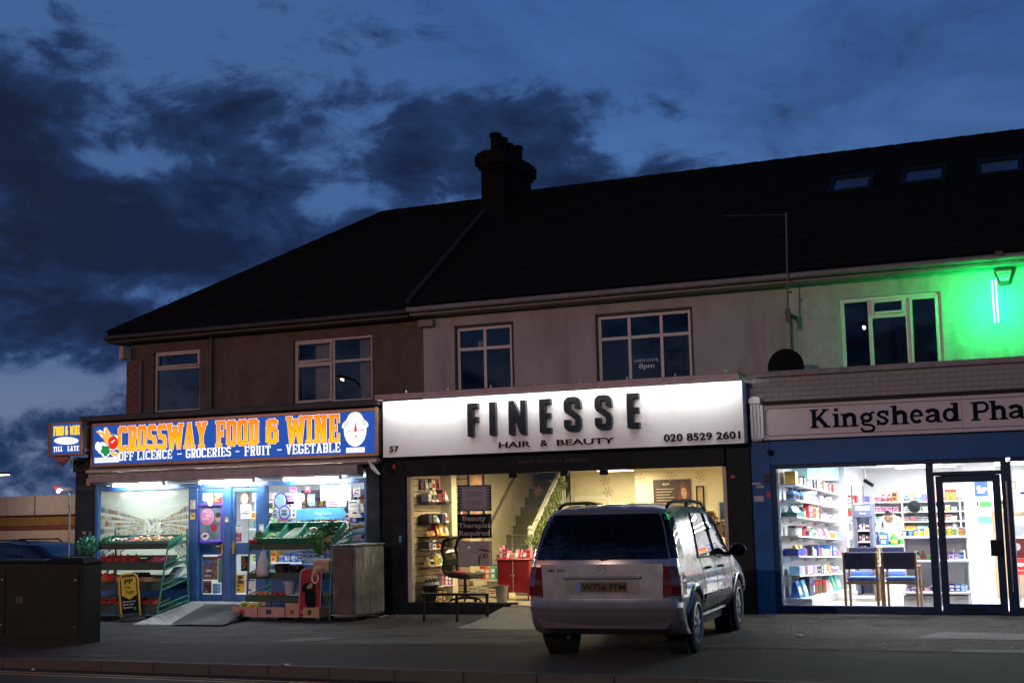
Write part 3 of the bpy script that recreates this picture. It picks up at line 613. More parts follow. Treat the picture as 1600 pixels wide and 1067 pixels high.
b = MB(); b.box(9.4, 12., .0, .011, 3.3, 3.7); b.ob('parapet_render', M_brickw, PH)
b = MB(); b.box(3.79, 4.11, -.03, .25, -.10, 2.69); b.ob('pilaster', M_blue, PH, bevel=.01)
b = MB(); b.box(4.11, 12., -.045, .2, 2.30, 2.69); b.ob('fascia_board', M_blue, PH, bevel=.006)
b = MB(); b.box(4.111, 4.19, -.025, .10, -.08, 2.30); b.box(4.19, 7.62, -.02, .10, 2.24, 2.30); b.box(4.19, 6.47, -.02, .10, .0, .115); b.box(6.47, 6.58, -.035, .10, .0, 2.24); b.box(7.54, 7.68, -.035, .10, .0, 2.24); b.box(7.68, 11.9, -.02, .10, 2.24, 2.30); b.box(7.68, 11.9, -.02, .10, .0, .115); b.box(6.58, 7.54, -.02, .09, 2.06, 2.12)
b.ob('window_frame', M_navy, PH, bevel=.006)
MB().box(4.19, 12, .0, .2, -.12, .0).ob('plinth', M_conc, PH)
d = MB(); bars(d, 6.60, 7.52, .03, 2.055, 0, .055, .10); d.box(6.70, 7.42, .001, .054, .13, .16); d = d.ob('door', M_navy, PH, bevel=.006)
MB().box(6.70, 7.42, .025, .031, .16, 1.955).ob('pane', M_gls, d)
MB().box(7.33, 7.50, -.03, -.002, .86, 1.10).ob('push_plate', M_black, d, bevel=.006)
MB().tube([(7.61, -.06, .35), (7.61, -.06, 1.95)], .012, 8).ob('handle', M_alu, d)
MB().box(6.9, 7.2, -.004, -.001, .05, .10).ob('letter_plate', M_black, d)
MB().box(6.58, 7.54, .03, .036, 2.12, 2.24).ob('pane', M_gls, PH)
MB().box(4.19, 6.47, .03, .036, .115, 2.24).ob('pane', M_gls, PH)
MB().box(7.68, 11.9, .03, .036, .115, 2.24).ob('pane', M_gls, PH)
b = MB(); b.box(3.9, 11.5, .21, 9.6, -.02, .045); b.ob('shop_floor', M_lino, PH)
b = MB(); b.box(3.9, 11.5, .21, 9.6, 2.40, 2.45); b.ob('shop_ceiling', M_wwall, PH)
b = MB(); b.box(4.0, 4.14, .21, 4.25, .045, 2.40); b.box(3.9, 4.0, 4.25, 9.6, .045, 2.4); b.box(4.0, 4.50, 4.25, 4.40, .045, 2.40); b.box(3.9, 11.5, 9.6, 9.7, .045, 2.4); b.box(11.5, 11.6, .21, 9.6, .045, 2.4)
b.box(6.58, 7.12, 4.4, 4.7, .045, 2.40); b.ob('shop_wall', M_wwall, PH)
MB().box(4.142, 4.42, 1.3, 4.248, 2.08, 2.395).ob('bulkhead', mat('panel_aqua', (.35, .62, .66), .5), PH)

# ---- chimney on the party wall
CH = thing('chimney_stack', 'dark brick chimney stack with four pots silhouetted against the dusk sky', 'chimney', (-2.77, 5.5, 8.3))
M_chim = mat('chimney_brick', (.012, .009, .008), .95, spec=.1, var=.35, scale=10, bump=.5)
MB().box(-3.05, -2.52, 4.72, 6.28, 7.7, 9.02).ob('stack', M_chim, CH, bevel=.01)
b = MB(); b.box(-3.10, -2.47, 4.67, 6.33, 9.021, 9.10); b.box(-3.15, -2.42, 4.62, 6.38, 9.10, 9.34); b.box(-3.12, -2.45, 4.65, 6.35, 9.34, 9.40); b.ob('corbel', M_chim, CH, bevel=.012)
b = MB(); b.box(-3.06, -2.5, 4.7, 6.3, 9.40, 9.46); b.ob('flaunching', mat('flaunching_mortar', (.015, .013, .013), .95, spec=.1), CH, bevel=.04)
for y, tz, r in ((4.92, 9.86, .125), (5.27, 9.84, .12), (5.60, 9.79, .115), (6.12, 9.86, .115)):
    MB().lathe([(r*1.08, 9.43), (r*.92, 9.55), (r*.9, tz-.10), (r*1.1, tz-.08), (r*1.1, tz-.02), (r*.98, tz), (r*.75, tz), (r*.7, 9.5)], (-2.77, y, 0), 14).ob('chimney_pot', mat('pot_clay', (.014, .009, .008), .95, spec=.1), CH, smooth=True)
# ================================================================ SIGNS AND LAMPS
# ---- grocery sign: backlit box
sg = thing('shop_sign', 'backlit blue grocery sign with big orange letters and fruit picture over the left shop', 'sign', (-6.0, -.2, 2.75))
E_blue = emi('sign_blue_lit', '2552ac', 1.0, base=(.006, .02, .08)); E_white = emi('sign_white_lit', (.95, .95, .92), 1.1, base=(.3, .3, .3)); E_mag = emi('sign_orange_edge', 'ff5a1e', .95)
MB().box(-9.26, -2.83, -.34, -.02, 2.70, 3.535).ob('sign_box', M_grey, sg, bevel=.01)
b = MB(); bars(b, -9.27, -2.80, 2.69, 3.545, -.375, -.34, .055); b.box(-2.86, -2.80, -.39, -.376, 2.69, 3.56); b.ob('sign_frame', mat('sign_frame_bronze', (.30, .21, .14), .4, .6), sg, bevel=.006)
MB().box(-9.215, -2.855, -.352, -.342, 2.745, 3.49).ob('sign_face', E_blue, sg)
FR = XZ(-.353)
og = lit_ramp('sign_orange_lit', 'ffd21a', 'ff8a12', 2.99, 3.46, 1.05)
for s, r in (('CROSSWAY', (-8.598, -6.499, 2.985, 3.455)), ('FOOD', (-6.298, -5.345, 2.99, 3.458)), ('&', (-5.17, -4.90, 3.00, 3.44)), ('WINE', (-4.715, -3.609, 2.975, 3.462))):
    slabline(s, r, FR, E_white, sg, 'letter_outline', t=.155, grow=.017, lift=.001, depth=0)
    slabline(s, r, FR, E_mag, sg, 'letter_edge', t=.155, grow=.009, lift=.0035, depth=0)
    slabline(s, r, FR, og, sg, 'lettering', t=.155, grow=-.002, lift=.006, depth=0)
for s, r in (('OFF LICENCE', (-8.579, -7.306, 2.80, 2.965)), ('-', (-7.20, -7.07, 2.80, 2.965)), ('GROCERIES', (-6.985, -5.954, 2.797, 2.965)), ('-', (-5.86, -5.76, 2.80, 2.965)), ('FRUIT', (-5.654, -5.075, 2.79, 2.962)), ('-', (-4.94, -4.83, 2.79, 2.962)), ('VEGETABLE', (-4.741, -3.588, 2.785, 2.962))):
    slabline(s, r, FR, E_white, sg, 'lettering', t=.145, grow=.002, lift=.001, depth=0, wide=.50)
def lobes(name, blobs, m, parent, frame, lift, n=14):
    o, ux, uz, nn = frame; b = MB()
    for k, (cx, cz, rx, rz, a) in enumerate(blobs):
        b.add([o+ux*(cx+rx*cos(2*pi*i/n)*cos(a)-rz*sin(2*pi*i/n)*sin(a))+uz*(cz+rx*cos(2*pi*i/n)*sin(a)+rz*sin(2*pi*i/n)*cos(a))+nn*(lift+k*.0003) for i in range(n)], [tuple(range(n))])
    return b.ob(name, m, parent)
# fruit and vegetable picture
lobes('picture', [(-8.99, 3.06, .13, .12, 0), (-8.90, 2.98, .12, .10, .4), (-9.10, 3.10, .07, .09, 0), (-8.72, 3.16, .15, .16, 0), (-8.88, 3.32, .07, .15, .35), (-9.0, 3.33, .05, .12, .8), (-8.68, 2.93, .11, .05, -.3)], E_white, sg, FR, .001)
lobes('picture', [(-8.88, 3.33, .045, .14, .1), (-8.93, 3.26, .04, .13, .5), (-8.83, 3.26, .04, .12, -.2), (-9.05, 3.36, .10, .025, -.35), (-8.68, 2.93, .10, .035, -.3)], emi('sign_banana', 'f2b24a', 1.), sg, FR, .004)
lobes('picture', [(-8.72, 3.155, .125, .135, 0)], emi('sign_tomato', 'e02a22', 1.), sg, FR, .007)
lobes('picture', [(-8.90, 3.04, .06, .06, 0), (-8.97, 3.0, .05, .05, 0), (-8.84, 2.99, .05, .05, 0), (-8.90, 2.94, .055, .045, 0), (-8.96, 3.07, .04, .04, 0), (-8.83, 3.06, .03, .04, 0), (-8.72, 3.29, .05, .018, .2)], emi('sign_leaf', '1f8a4a', .9), sg, FR, .0085)
lobes('picture', [(-8.74, 3.17, .03, .02, .3), (-8.69, 3.20, .02, .015, 0)], E_white, sg, FR, .0110)
MB().box(-9.176, -8.575, -.356, -.354, 2.775, 2.875).ob('picture', E_white, sg); text('CROSSWAY GROUP', (-9.15, -8.60, 2.80, 2.85), XZ(-.3565), emi('sign_grey', (.32, .38, .35), .8), sg)
# white oval emblem with red nose, cheeks and checked ear pieces
lobes('emblem', [(-3.28, 3.17, .235, .30, 0), (-3.28, 3.37, .16, .12, 0), (-3.47, 3.28, .10, .055, .7), (-3.09, 3.28, .10, .055, -.7)], E_white, sg, FR, .001, 20)
E_red = emi('sign_red', 'e0304a', .9)
b = MB(); y_ = -.358; b.add([(-3.305, y_, 3.14), (-3.235, y_, 3.14), (-3.268, y_, 3.32)], [(0, 1, 2)])
for x, z, w in ((-3.40, 3.135, .03), (-3.13, 3.15, .04), (-3.265, 3.04, .05)): b.quad((x-w/2, y_, z), (x+w/2, y_, z), (x+w/2, y_, z+.022), (x-w/2, y_, z+.022))
b.ob('emblem', E_red, sg); b = MB()
for k in range(9): 
    x = -3.51+.03*(k % 3)+.012*(k//3); z = 3.24+.035*(k//3); b.quad((x, y_, z), (x+.016, y_, z), (x+.016, y_, z+.016), (x, y_, z+.016)); x = -3.12+.03*(k % 3)-.008*(k//3); b.quad((x, y_, z+.02), (x+.016, y_, z+.02), (x+.016, y_, z+.036), (x, y_, z+.036))
b.ob('emblem', emi('sign_black', (.05, .06, .05), .3), sg)
MB().box(-3.468, -3.087, -.357, -.354, 2.765, 2.855).ob('number_plate', E_white, sg); text('53 - 55', (-3.42, -3.13, 2.785, 2.835), XZ(-.3575), emi('sign_number', (.35, .4, .38), .7), sg)
area('sign_glow', (-6.03, -.40, 3.11), (radians(-90), 0, 0), 6.3, .7, 7, (.45, .55, 1.), sg)
# ---- projecting box sign at the corner
pj = thing('projecting_sign', 'small lit blue square sign sticking out at the far left corner of the grocery', 'sign', (-9.7, -.45, 2.95))
for a in (0,):
    MB().box(-10.20, -9.33, -.55, -.33, 2.94, 3.585).ob('sign_box', mat('sign_case_brown', (.24, .15, .09), .5, .3), pj, bevel=.012)
    b = MB(); bars(b, -10.10, -9.32, 2.94, 3.59, -.575, -.55, .035); b.ob('sign_frame', _M['sign_frame_bronze'], pj)
    MB().box(-10.065, -9.355, -.558, -.552, 2.975, 3.555).ob('sign_face', E_blue, pj)
    F2 = XZ(-.5585)
    pj_l = lit_ramp('sign_yellow_lit', 'ffd82a', 'ffc21a', 3.3, 3.55, 1.25)
    slabline('FOOD', (-10.04, -9.78, 3.335, 3.515), F2, pj_l, pj, t=.17, grow=.003, lift=.002, depth=0); slabline('&', (-9.745, -9.665, 3.335, 3.515), F2, pj_l, pj, t=.2, lift=.002, depth=0); slabline('WINE', (-9.62, -9.375, 3.335, 3.515), F2, pj_l, pj, t=.16, grow=.002, lift=.002, depth=0)
    lobes('sign_oval', [(-9.71, 3.225, .31, .075, -.05)], E_white, pj, F2, .002, 24); text('OPEN', (-9.93, -9.50, 3.185, 3.262), XZ(-.5615), emi('sign_pale_orange', (.72, .56, .44), .9), pj)
    slabline('TILL', (-10.03, -9.80, 3.02, 3.12), F2, E_white, pj, t=.2, lift=.002, depth=0); slabline('LATE', (-9.68, -9.39, 3.02, 3.12), F2, E_white, pj, t=.2, lift=.002, depth=0)
    b = MB(); b.box(-9.40, -9.30, -.50, -.02, 3.0, 3.06); b.box(-9.40, -9.30, -.50, -.02, 3.45, 3.50); b.ob('bracket', M_grey, pj)
hs = thing('hanging_sign', 'faded red wedge sign hanging under the projecting corner sign', 'sign', (-9.95, -.44, 2.72))
b = MB(); b.prism([(-10.12, 2.93), (-10.06, 2.83), (-9.74, 2.86), (-9.72, 2.93)], lambda x, z: (x, -.46, z), lambda x, z: (x, -.42, z)); b.ob('panel', mat('faded_red', (.50, .14, .10), .6), hs)
b = MB(); b.prism([(-10.02, 2.82), (-9.90, 2.74), (-9.76, 2.85)], lambda x, z: (x, -.455, z), lambda x, z: (x, -.425, z)); b.ob('panel', mat('dark_red', (.22, .04, .035), .6), hs)
b = MB(); b.box(-9.66, -9.60, -.46, -.02, 2.84, 2.90); b.ob('bracket', M_grey, hs); 
b = MB(); b.box(-10.14, -10.06, -.45, -.43, 2.70, 2.76); b.ob('tag_plate', mat('tag_olive', (.25, .22, .10), .6), hs)
MB().box(-9.72, -9.66, -.45, -.43, 2.78, 2.84).ob('tag_plate', mat('tag_green', (.15, .22, .12), .6), hs)
# ---- awning cassette with the three tubes beneath
aw = thing('awning_cassette', 'closed grey awning box running under the blue grocery sign', 'awning', (-6.1, -.2, 2.5))
MB().box(-9.42, -2.84, -.30, -.12, 2.56, 2.68).ob('cassette', mat('awning_grey', (.20, .21, .22), .5), aw, bevel=.03, seg=2)
MB().box(-9.42, -2.86, -.34, -.305, 2.585, 2.635).ob('front_bar', mat('awning_bar', (.60, .50, .40), .45), aw, bevel=.012)
b = MB(); b.hexa([(-9.40, -.26, 2.40), (-3.30, -.26, 2.40), (-3.30, -.035, 2.34), (-9.40, -.035, 2.34), (-9.40, -.27, 2.555), (-3.30, -.27, 2.555), (-3.30, -.035, 2.555), (-9.40, -.035, 2.555)]); b.ob('soffit_board', mat('soffit_board_grey', (.36, .33, .34), .6), aw)
b = MB(); b.prism([(-3.03, 2.63), (-2.98, 2.60), (-2.80, 2.36), (-2.84, 2.37), (-2.96, 2.47)][::-1], lambda x, z: (x, -.36, z), lambda x, z: (x, -.30, z)); b.ob('arm_bracket', mat('bracket_white', (.62, .64, .60), .5), aw)
E_tube = emi('tube_lit', (.80, .91, 1.), 190)
for k, (x0, x1) in enumerate(((-8.80, -7.60), (-6.76, -5.54), (-4.87, -3.67))):
    t = thing('tube_light', ('white fluorescent tube glowing over the picture window left of the blue doors', 'white fluorescent tube glowing above the blue grocery doors', 'white fluorescent tube glowing over the vegetable window right of the blue doors')[k], 'tube light', ((x0+x1)/2, -.25, 2.33), 'fluorescent tubes under the grocery sign')
    MB().tube([(x0+.02, -.25, 2.326), (x1-.02, -.25, 2.326)], .024, 8).ob('tube', E_tube, t, smooth=True)
    b = MB(); b.box(x0-.03, x1+.03, -.275, -.225, 2.356, 2.398); b.box(x0-.03, x0+.02, -.275, -.225, 2.30, 2.356); b.box(x1-.02, x1+.03, -.275, -.225, 2.30, 2.356); b.ob('fitting', M_white, t)
b = MB(); b.tube([(-7.58, -.24, 2.37), (-7.2, -.23, 2.35), (-6.8, -.24, 2.37)], .008, 5); b.ob('cable', M_white, t if False else aw)
fl = thing('flood_lamp', 'small lit lamp with a red end on a thin post at the grocery corner', 'lamp', (-9.72, -.45, 1.1))
b = MB(); b.tube([(-9.68, -.45, -.18), (-9.70, -.45, 2.22), (-9.74, -.45, 2.27)], .018, 8); b.ob('post', M_grey, fl)
MB().tube([(-9.66, -.45, 2.275), (-9.98, -.45, 2.30)], [.03, .045], 10).ob('lamp_body', mat('lamp_white', (.8, .8, .8), .4), fl)
MB().ball((-9.95, -.49, 2.245), .035).ob('bulb', emi('bulb_lit', (1, .98, .95), 30), fl); MB().tube([(-9.98, -.45, 2.30), (-10.08, -.45, 2.325)], [.045, .03], 10).ob('end_cap', emi('lamp_red', (.9, .05, .05), .7), fl)

# ---- salon sign
ss = thing('shop_sign', 'long white salon sign with raised black letters lit from a hood along its top', 'sign', (.5, -.2, 2.65))
M_panel = mat('sign_panel_white', (.80, .80, .77), .55, var=.03, scale=1.5, stain=((.66, .65, .60), 2.5, .56, .8))
b = MB(); b.box(-2.707, -.93, -.36, -.0, 2.655, 3.64); b.box(-.927, 2.19, -.36, -.0, 2.655, 3.64); b.box(2.193, 3.787, -.36, .0, 2.655, 3.64)
for x0, x1 in ((-2.707, -.928), (-.926, 2.19), (2.192, 3.787)): MB().box(x0, x1, -.36, -.105, 2.656, 3.64).ob('sign_panel', M_panel, ss)
b = MB(); b.box(-2.72, 3.80, -.62, -.60, 3.655, 3.745); b.box(-2.72, 3.80, -.60, -.10, 3.725, 3.745); b.box(-2.72, -2.70, -.60, -.36, 3.655, 3.725); b.box(3.78, 3.80, -.60, -.36, 3.655, 3.725); b.ob('light_hood', mat('hood_mauve', (.34, .26, .27), .5, .2), ss)
for i in range(8): MB().lathe([(.014, 0), (.014, .045), (.022, .05), (.022, .065), (0, .07)], (-2.2+.82*i, -.42, 3.745), 8).ob('bolt', M_alu, ss)
MB().box(-2.6, 3.7, -.10, -.06, 3.745, 3.80).ob('hood_bar', M_black, ss)
MB().box(-2.68, 3.76, -.585, -.545, 3.70, 3.72).ob('light_strip', emi('strip_lit', (.95, .97, 1.), 8), ss)
for i in range(4): area('hood_light', (-1.88+1.61*i, -.565, 3.69), (radians(12), 0, 0), 1.58, .03, 12, (.97, .98, 1.), ss)
M_let = mat('letter_black_gloss', (.012, .012, .011), .18, var=.1)
def solid(polys, rect, y0, d, name, m, parent):
    x0, x1, z0, z1 = rect; ax = min(p[0] for q in polys for p in q); bx = max(p[0] for q in polys for p in q); ay = min(p[1] for q in polys for p in q); by = max(p[1] for q in polys for p in q)
    b = MB()
    for k, q in enumerate(polys):
        P = [Vector((x0+(p[0]-ax)/(bx-ax)*(x1-x0), z0+(p[1]-ay)/(by-ay)*(z1-z0))) for p in q]
        if (P[1]-P[0]).cross(P[2]-P[1]) < 0: P.reverse()
        b.prism([(p.x, p.y) for p in P], lambda x, z: (x, y0-d-k*.0002, z), lambda x, z: (x, y0, z))
    return b.ob(name, m, parent)
def gothic(ch):
    t = .19; w = .36; hh = t/2
    if ch == 'F': return rc(0, t, 0, 1)+rc(t, w, .85, 1)+rc(t, w*.97, .44, .58)
    if ch == 'I': return rc(0, t, 0, 1)
    if ch == 'E': return rc(0, t, 0, 1)+rc(t, w, .85, 1)+rc(t, w*.97, .44, .58)+rc(t, w, 0, .15)
    if ch == 'N': return rc(0, .16, 0, 1)+rc(.36, .52, 0, 1)+[[(.16, 1), (.16, .52), (.36, 0), (.36, .48)]]
    if ch == 'S':
        w = .5; k = .17; q = k/2
        return stroke([(w-q, .66), (w-q, .82)]+arc(w-q-.10, .82, .10, .10, 0, 90, 4)[1:]+[(q+.10, .92)]+arc(q+.1, .82, .1, .1, 90, 180, 4)[1:]+[(q, .68), (q+.03, .60), (w-q-.03, .40), (w-q, .32), (w-q, .18)]+arc(w-q-.1, .18, .1, .1, 0, -90, 4)[1:]+[(q+.1, .08)]+arc(q+.1, .18, .1, .1, -90, -180, 4)[1:]+[(q, .34)], k)
for ch, r in zip('FINESSE', ((-1.006, -.805, 2.95, 3.52), (-.592, -.473, 2.953, 3.522), (-.232, .085, 2.945, 3.526), (.335, .54, 2.952, 3.525), (.776, 1.079, 2.958, 3.532), (1.323, 1.619, 2.965, 3.535), (1.882, 2.09, 2.97, 3.537))):
    solid(gothic(ch), r, -.361, .085, 'letter', M_let, ss)
M_let2 = mat('letter_brown', (.022, .016, .015), .8, spec=.1)
FS = XZ(-.36)
for s, r, bd in (('HAIR', (-.457, .132, 2.735, 2.835), .02), ('&', (.305, .445, 2.735, 2.84), .02), ('BEAUTY', (.607, 1.622, 2.735, 2.835), .02), ('020 8529 2601', (2.47, 3.726, 2.725, 2.85), .02), ('57', (-2.575, -2.396, 2.745, 2.85), .015)):
    text(s, r, FS, M_let2, ss, 'lettering', bd, .012, 0)

# ---- pharmacy sign
ps = thing('shop_sign', 'pinkish white pharmacy sign board with dark serif letters above the blue shopfront', 'sign', (7.9, -.1, 2.69))
M_board = mat('sign_board_cream', (.58, .52, .50), .6, var=.05)
for x0, x1 in ((4.04, 7.058), (7.061, 10.2), (10.203, 12.0)): MB().box(x0, x1, -.15, -.046, 2.695, 3.245).ob('sign_board', M_board, ps, bevel=.004)
MB().box(4.03, 12.0, -.20, -.02, 3.248, 3.303).ob('blind_box', M_black, ps)
b = MB(); r_ = [(4.15, 2.755), (11.9, 2.755), (11.96, 2.80), (11.96, 3.14), (11.9, 3.185), (4.15, 3.185), (4.09, 3.14), (4.09, 2.80)]
for q in stroke(r_, .012, True): b.add([(p[0], -.1515, p[1]) for p in q], [(0, 1, 2, 3)])
b.ob('border_line', mat('line_dark', (.10, .09, .09), .6), ps)
cn = MB()
for i in range(4): cn.box(3.86+.055*i, 3.905+.055*i, -.20, -.04, 2.72, 3.26)
cn.box(3.855, 4.03, -.17, .0, 2.70, 3.28); cn.ob('console', M_white, ps, bevel=.008)
b = MB(); b.prism([(3.85, 3.281)]+[(3.85+.0, 3.34)]+arc(3.94, 3.34, .09, .05, 180, 0, 8)[1:-1]+[(4.03, 3.34), (4.03, 3.281)][:1]+[(4.03, 3.281)], lambda x, z: (x, -.21, z), lambda x, z: (x, -.0, z)); b.ob('console', M_white, ps)
for i in range(3): MB().ball((3.885+.05*i, -.12, 2.695), .02).ob('console_bead', M_white, ps)
M_ser = mat('letter_navy', (.005, .008, .018), .85, spec=.08)
def clar(ch):
    t = .20; q = .085; x = .70; o = []
    V = lambda c, a, b_: rc(c-t/2, c+t/2, a, b_)
    SB = lambda c, l=.16, r=.16: rc(c-t/2-l*.6, c+t/2+r*.6, 0, q)
    STp = lambda c, y, l=.16, r=0.: rc(c-t/2-l*.6, c+t/2+r*.6, y-q, y)
    bowl = lambda cx, cy, rx, ry, a0=0, a1=360, tt=.15: stroke(arc(cx, cy, rx, ry, a0, a1, 12), tt)
    if ch == 'K': o = V(.2, 0, 1)+SB(.2)+STp(.2, 1, .16, .16)+stroke([(.78, .96), (.28, .42)], .12)+stroke([(.42, .56), (.80, .04)], t)+rc(.62, .98, 0, q)+rc(.60, .92, 1-q, 1)
    if ch == 'P': o = V(.2, 0, 1)+SB(.2)+STp(.2, 1, .16, 0)+stroke([(.25, .95), (.5, .95)]+arc(.52, .71, .22, .24, 90, -90, 8)+[(.25, .47)], .13)
    if ch == 'i': o = V(.2, 0, x)+SB(.2)+STp(.2, x)+rc(.10, .29, .82, .98)
    if ch in 'nhmr':
        o = V(.2, 0, 1 if ch == 'h' else x)+SB(.2)+STp(.2, 1 if ch == 'h' else x)
        if ch != 'r': o += stroke([(.28, .5)]+arc(.46, .48, .2, .17, 150, 0, 6)+[(.66, 0)], t)+SB(.66)
        if ch == 'm': o += stroke([(.72, .5)]+arc(.92, .48, .2, .17, 150, 0, 6)+[(1.12, 0)], t)+SB(1.12)
        if ch == 'r': o += stroke([(.28, .45), (.36, .58), (.5, .64)], .13)+rc(.44, .60, .50, .68)
    if ch == 'g': o = bowl(.36, .46, .21, .19)+stroke([(.5, .6), (.60, .70), (.74, .72)], .10)+stroke([(.24, .28), (.16, .2), (.24, .10), (.5, .07)]+arc(.5, -.10, .18, .16, 80, -90, 6)+[(.34, -.26)]+arc(.32, -.10, .2, .16, -90, -190, 5), .12)
    if ch == 's': o = stroke([(.56, .48), (.54, .58), (.40, .655), (.25, .62), (.19, .52), (.26, .42), (.46, .32), (.54, .2), (.46, .09), (.33, .055), (.20, .12), (.16, .24)], .125)+rc(.52, .60, .44, .70)+rc(.12, .20, 0, .26)
    if ch in 'ec': o = bowl(.40, .35, .26, .30, 0 if ch == 'e' else 35, 318, .16)+(rc(.16, .70, .33, .42) if ch == 'e' else rc(.52, .66, .44, .58))
    if ch == 'a': o = stroke([(.18, .52), (.26, .62), (.42, .65), (.54, .58), (.56, .45), (.56, .06)], t*.9)+stroke([(.54, .38), (.36, .36), (.2, .28), (.18, .14), (.30, .06), (.44, .09), (.54, .2)], .12)+rc(.54, .74, 0, q)
    if ch == 'd': o = V(.60, 0, 1)+bowl(.36, .35, .22, .30, 20, 340, .155)+STp(.60, 1)+rc(.62, .80, 0, q)
    if ch == 'y': o = stroke([(.14, .68), (.40, .06)], t)+stroke([(.68, .68), (.34, -.12), (.18, -.26)], .11)+rc(.0, .30, x-q, x)+rc(.54, .82, x-q, x)
    return o
xs_ = dict(zip(range(16), ()))
for ch, r in zip('KingsheadPharmacy', ((4.794, 5.105, 2.848, 3.142), (5.142, 5.262, 2.851, 3.145), (5.268, 5.53, 2.849, 3.069), (5.56, 5.785, 2.75, 3.07), (5.805, 5.995, 2.848, 3.082), (6.018, 6.292, 2.852, 3.142), (6.305, 6.50, 2.852, 3.072), (6.525, 6.772, 2.856, 3.075), (6.78, 7.04, 2.857, 3.142), (7.187, 7.445, 2.859, 3.140), (7.447, 7.705, 2.857, 3.144), (7.712, 7.95, 2.862, 3.076), (7.97, 8.16, 2.86, 3.075), (8.18, 8.58, 2.86, 3.075), (8.60, 8.84, 2.86, 3.075), (8.86, 9.07, 2.86, 3.075), (9.09, 9.36, 2.77, 3.075))):
    solid(clar(ch), r, -.1505, .010, 'letter', M_ser, ps)

# ---- green neon, alarm box, dish, aerial, cameras
ne = thing('neon_light', 'pair of green neon tubes glowing on the wall beside the alarm box', 'neon light', (7.54, 1.5, 4.86))
E_neon = emi('neon_green_lit', (.006, 1., .18), 520)
for dx in (-.028, .028):
    MB().tube([(7.553+dx, 1.05, 5.12), (7.553+dx, 1.05, 4.45)], .009, 8).ob('tube', E_neon, ne, smooth=True)
b = MB(); b.tube([(7.553, 1.597, 5.04), (7.553, 1.05, 5.04)], .012, 6); b.tube([(7.553, 1.597, 4.54), (7.553, 1.05, 4.54)], .012, 6); b.ob('bracket', M_grey, ne)
al = thing('alarm_box', 'shield shaped burglar alarm box on the green lit wall under the eaves', 'alarm box', (7.69, 1.5, 5.2))
sh = [(7.60, 5.10), (7.76, 5.10), (7.84, 5.33), (7.80, 5.385), (7.57, 5.385), (7.53, 5.33)]
b = MB(); b.prism(sh, lambda x, z: (x, 1.50, z), lambda x, z: (x, 1.597, z)); b.ob('case', mat('alarm_black', (.02, .025, .02), .4), al, bevel=.01)
b = MB(); b.prism([(7.625, 5.17), (7.745, 5.17), (7.80, 5.325), (7.57, 5.325)], lambda x, z: (x, 1.494, z), lambda x, z: (x, 1.499, z)); b.ob('face_plate', mat('alarm_face', (.5, .5, .46), .6), al)
text('SENTRY', (7.60, 7.77, 5.265, 5.31), XZ(1.4935), M_let2, al, 'lettering', .02); text('ALARMS', (7.63, 7.74, 5.215, 5.24), XZ(1.4935), M_let2, al, 'lettering', .02)
dh = thing('satellite_dish', 'dark round topped dish standing on the parapet between salon and pharmacy', 'satellite dish', (4.33, .6, 3.66))
b = MB(); b.lathe([(.298, .02), (.293, .0), (.20, -.035), (.10, -.058), (0, -.066), (.10, -.050), (.20, -.025), (.265, .018)], (4.325, .47, 3.895), 28, axis='y'); b.ob('dish', mat('dish_dark', (.006, .006, .007), .8, spec=.1), dh, smooth=True)
b = MB(); b.tube([(4.325, .50, 3.955), (4.325, .62, 3.9), (4.325, .64, 3.66)], .02, 6); b.ob('mount', M_gut, dh)
ae = thing('tv_aerial', 'thin vertical aerial pole with one long arm in front of the roof', 'aerial', (4.3, 1.0, 4.75))
b = MB(); b.tube([(4.28, 1.0, 4.72), (4.335, 1.0, 6.55)], .017, 8); b.ob('pole', mat('aerial_metal', (.17, .15, .14), .35, .9), ae)
b = MB(); b.tube([(4.335, 1.0, 6.52), (3.25, 1.0, 6.62)], .008, 6); b.ob('arm', mat('aerial_dark', (.04, .036, .034), .6, .3), ae)
b = MB(); b.box(4.25, 4.31, .98, 1.6, 4.82, 4.86); b.box(4.24, 4.32, .97, 1.03, 4.70, 4.92); b.box(4.30, 4.36, .97, 1.03, 5.18, 5.22); b.ob('bracket', M_gut, ae)
cv = thing('security_camera', 'small dark security camera on the blue pharmacy pilaster head', 'camera', (4.13, -.1, 2.5))
MB().ball((4.13, -.11, 2.50), .045).ob('camera_dome', M_black, cv); MB().box(4.10, 4.16, -.09, -.047, 2.46, 2.54).ob('mount', M_black, cv)
M_stk = [mat('sticker_grey', (.40, .39, .38), .6), mat('sticker_blue', (.10, .22, .42), .6), mat('sticker_red', (.42, .06, .05), .6), mat('sticker_tan', (.42, .24, .14), .6), mat('sticker_black', (.01, .01, .01), .6)]
def sticker(x, z, w, hh, m, y, label): return tag(MB().box(x-w/2, x+w/2, y-.003, y-.0005, z-hh/2, z+hh/2).ob('sticker', M_stk[m]), label, 'sticker', 'small stickers on the shop pilasters')
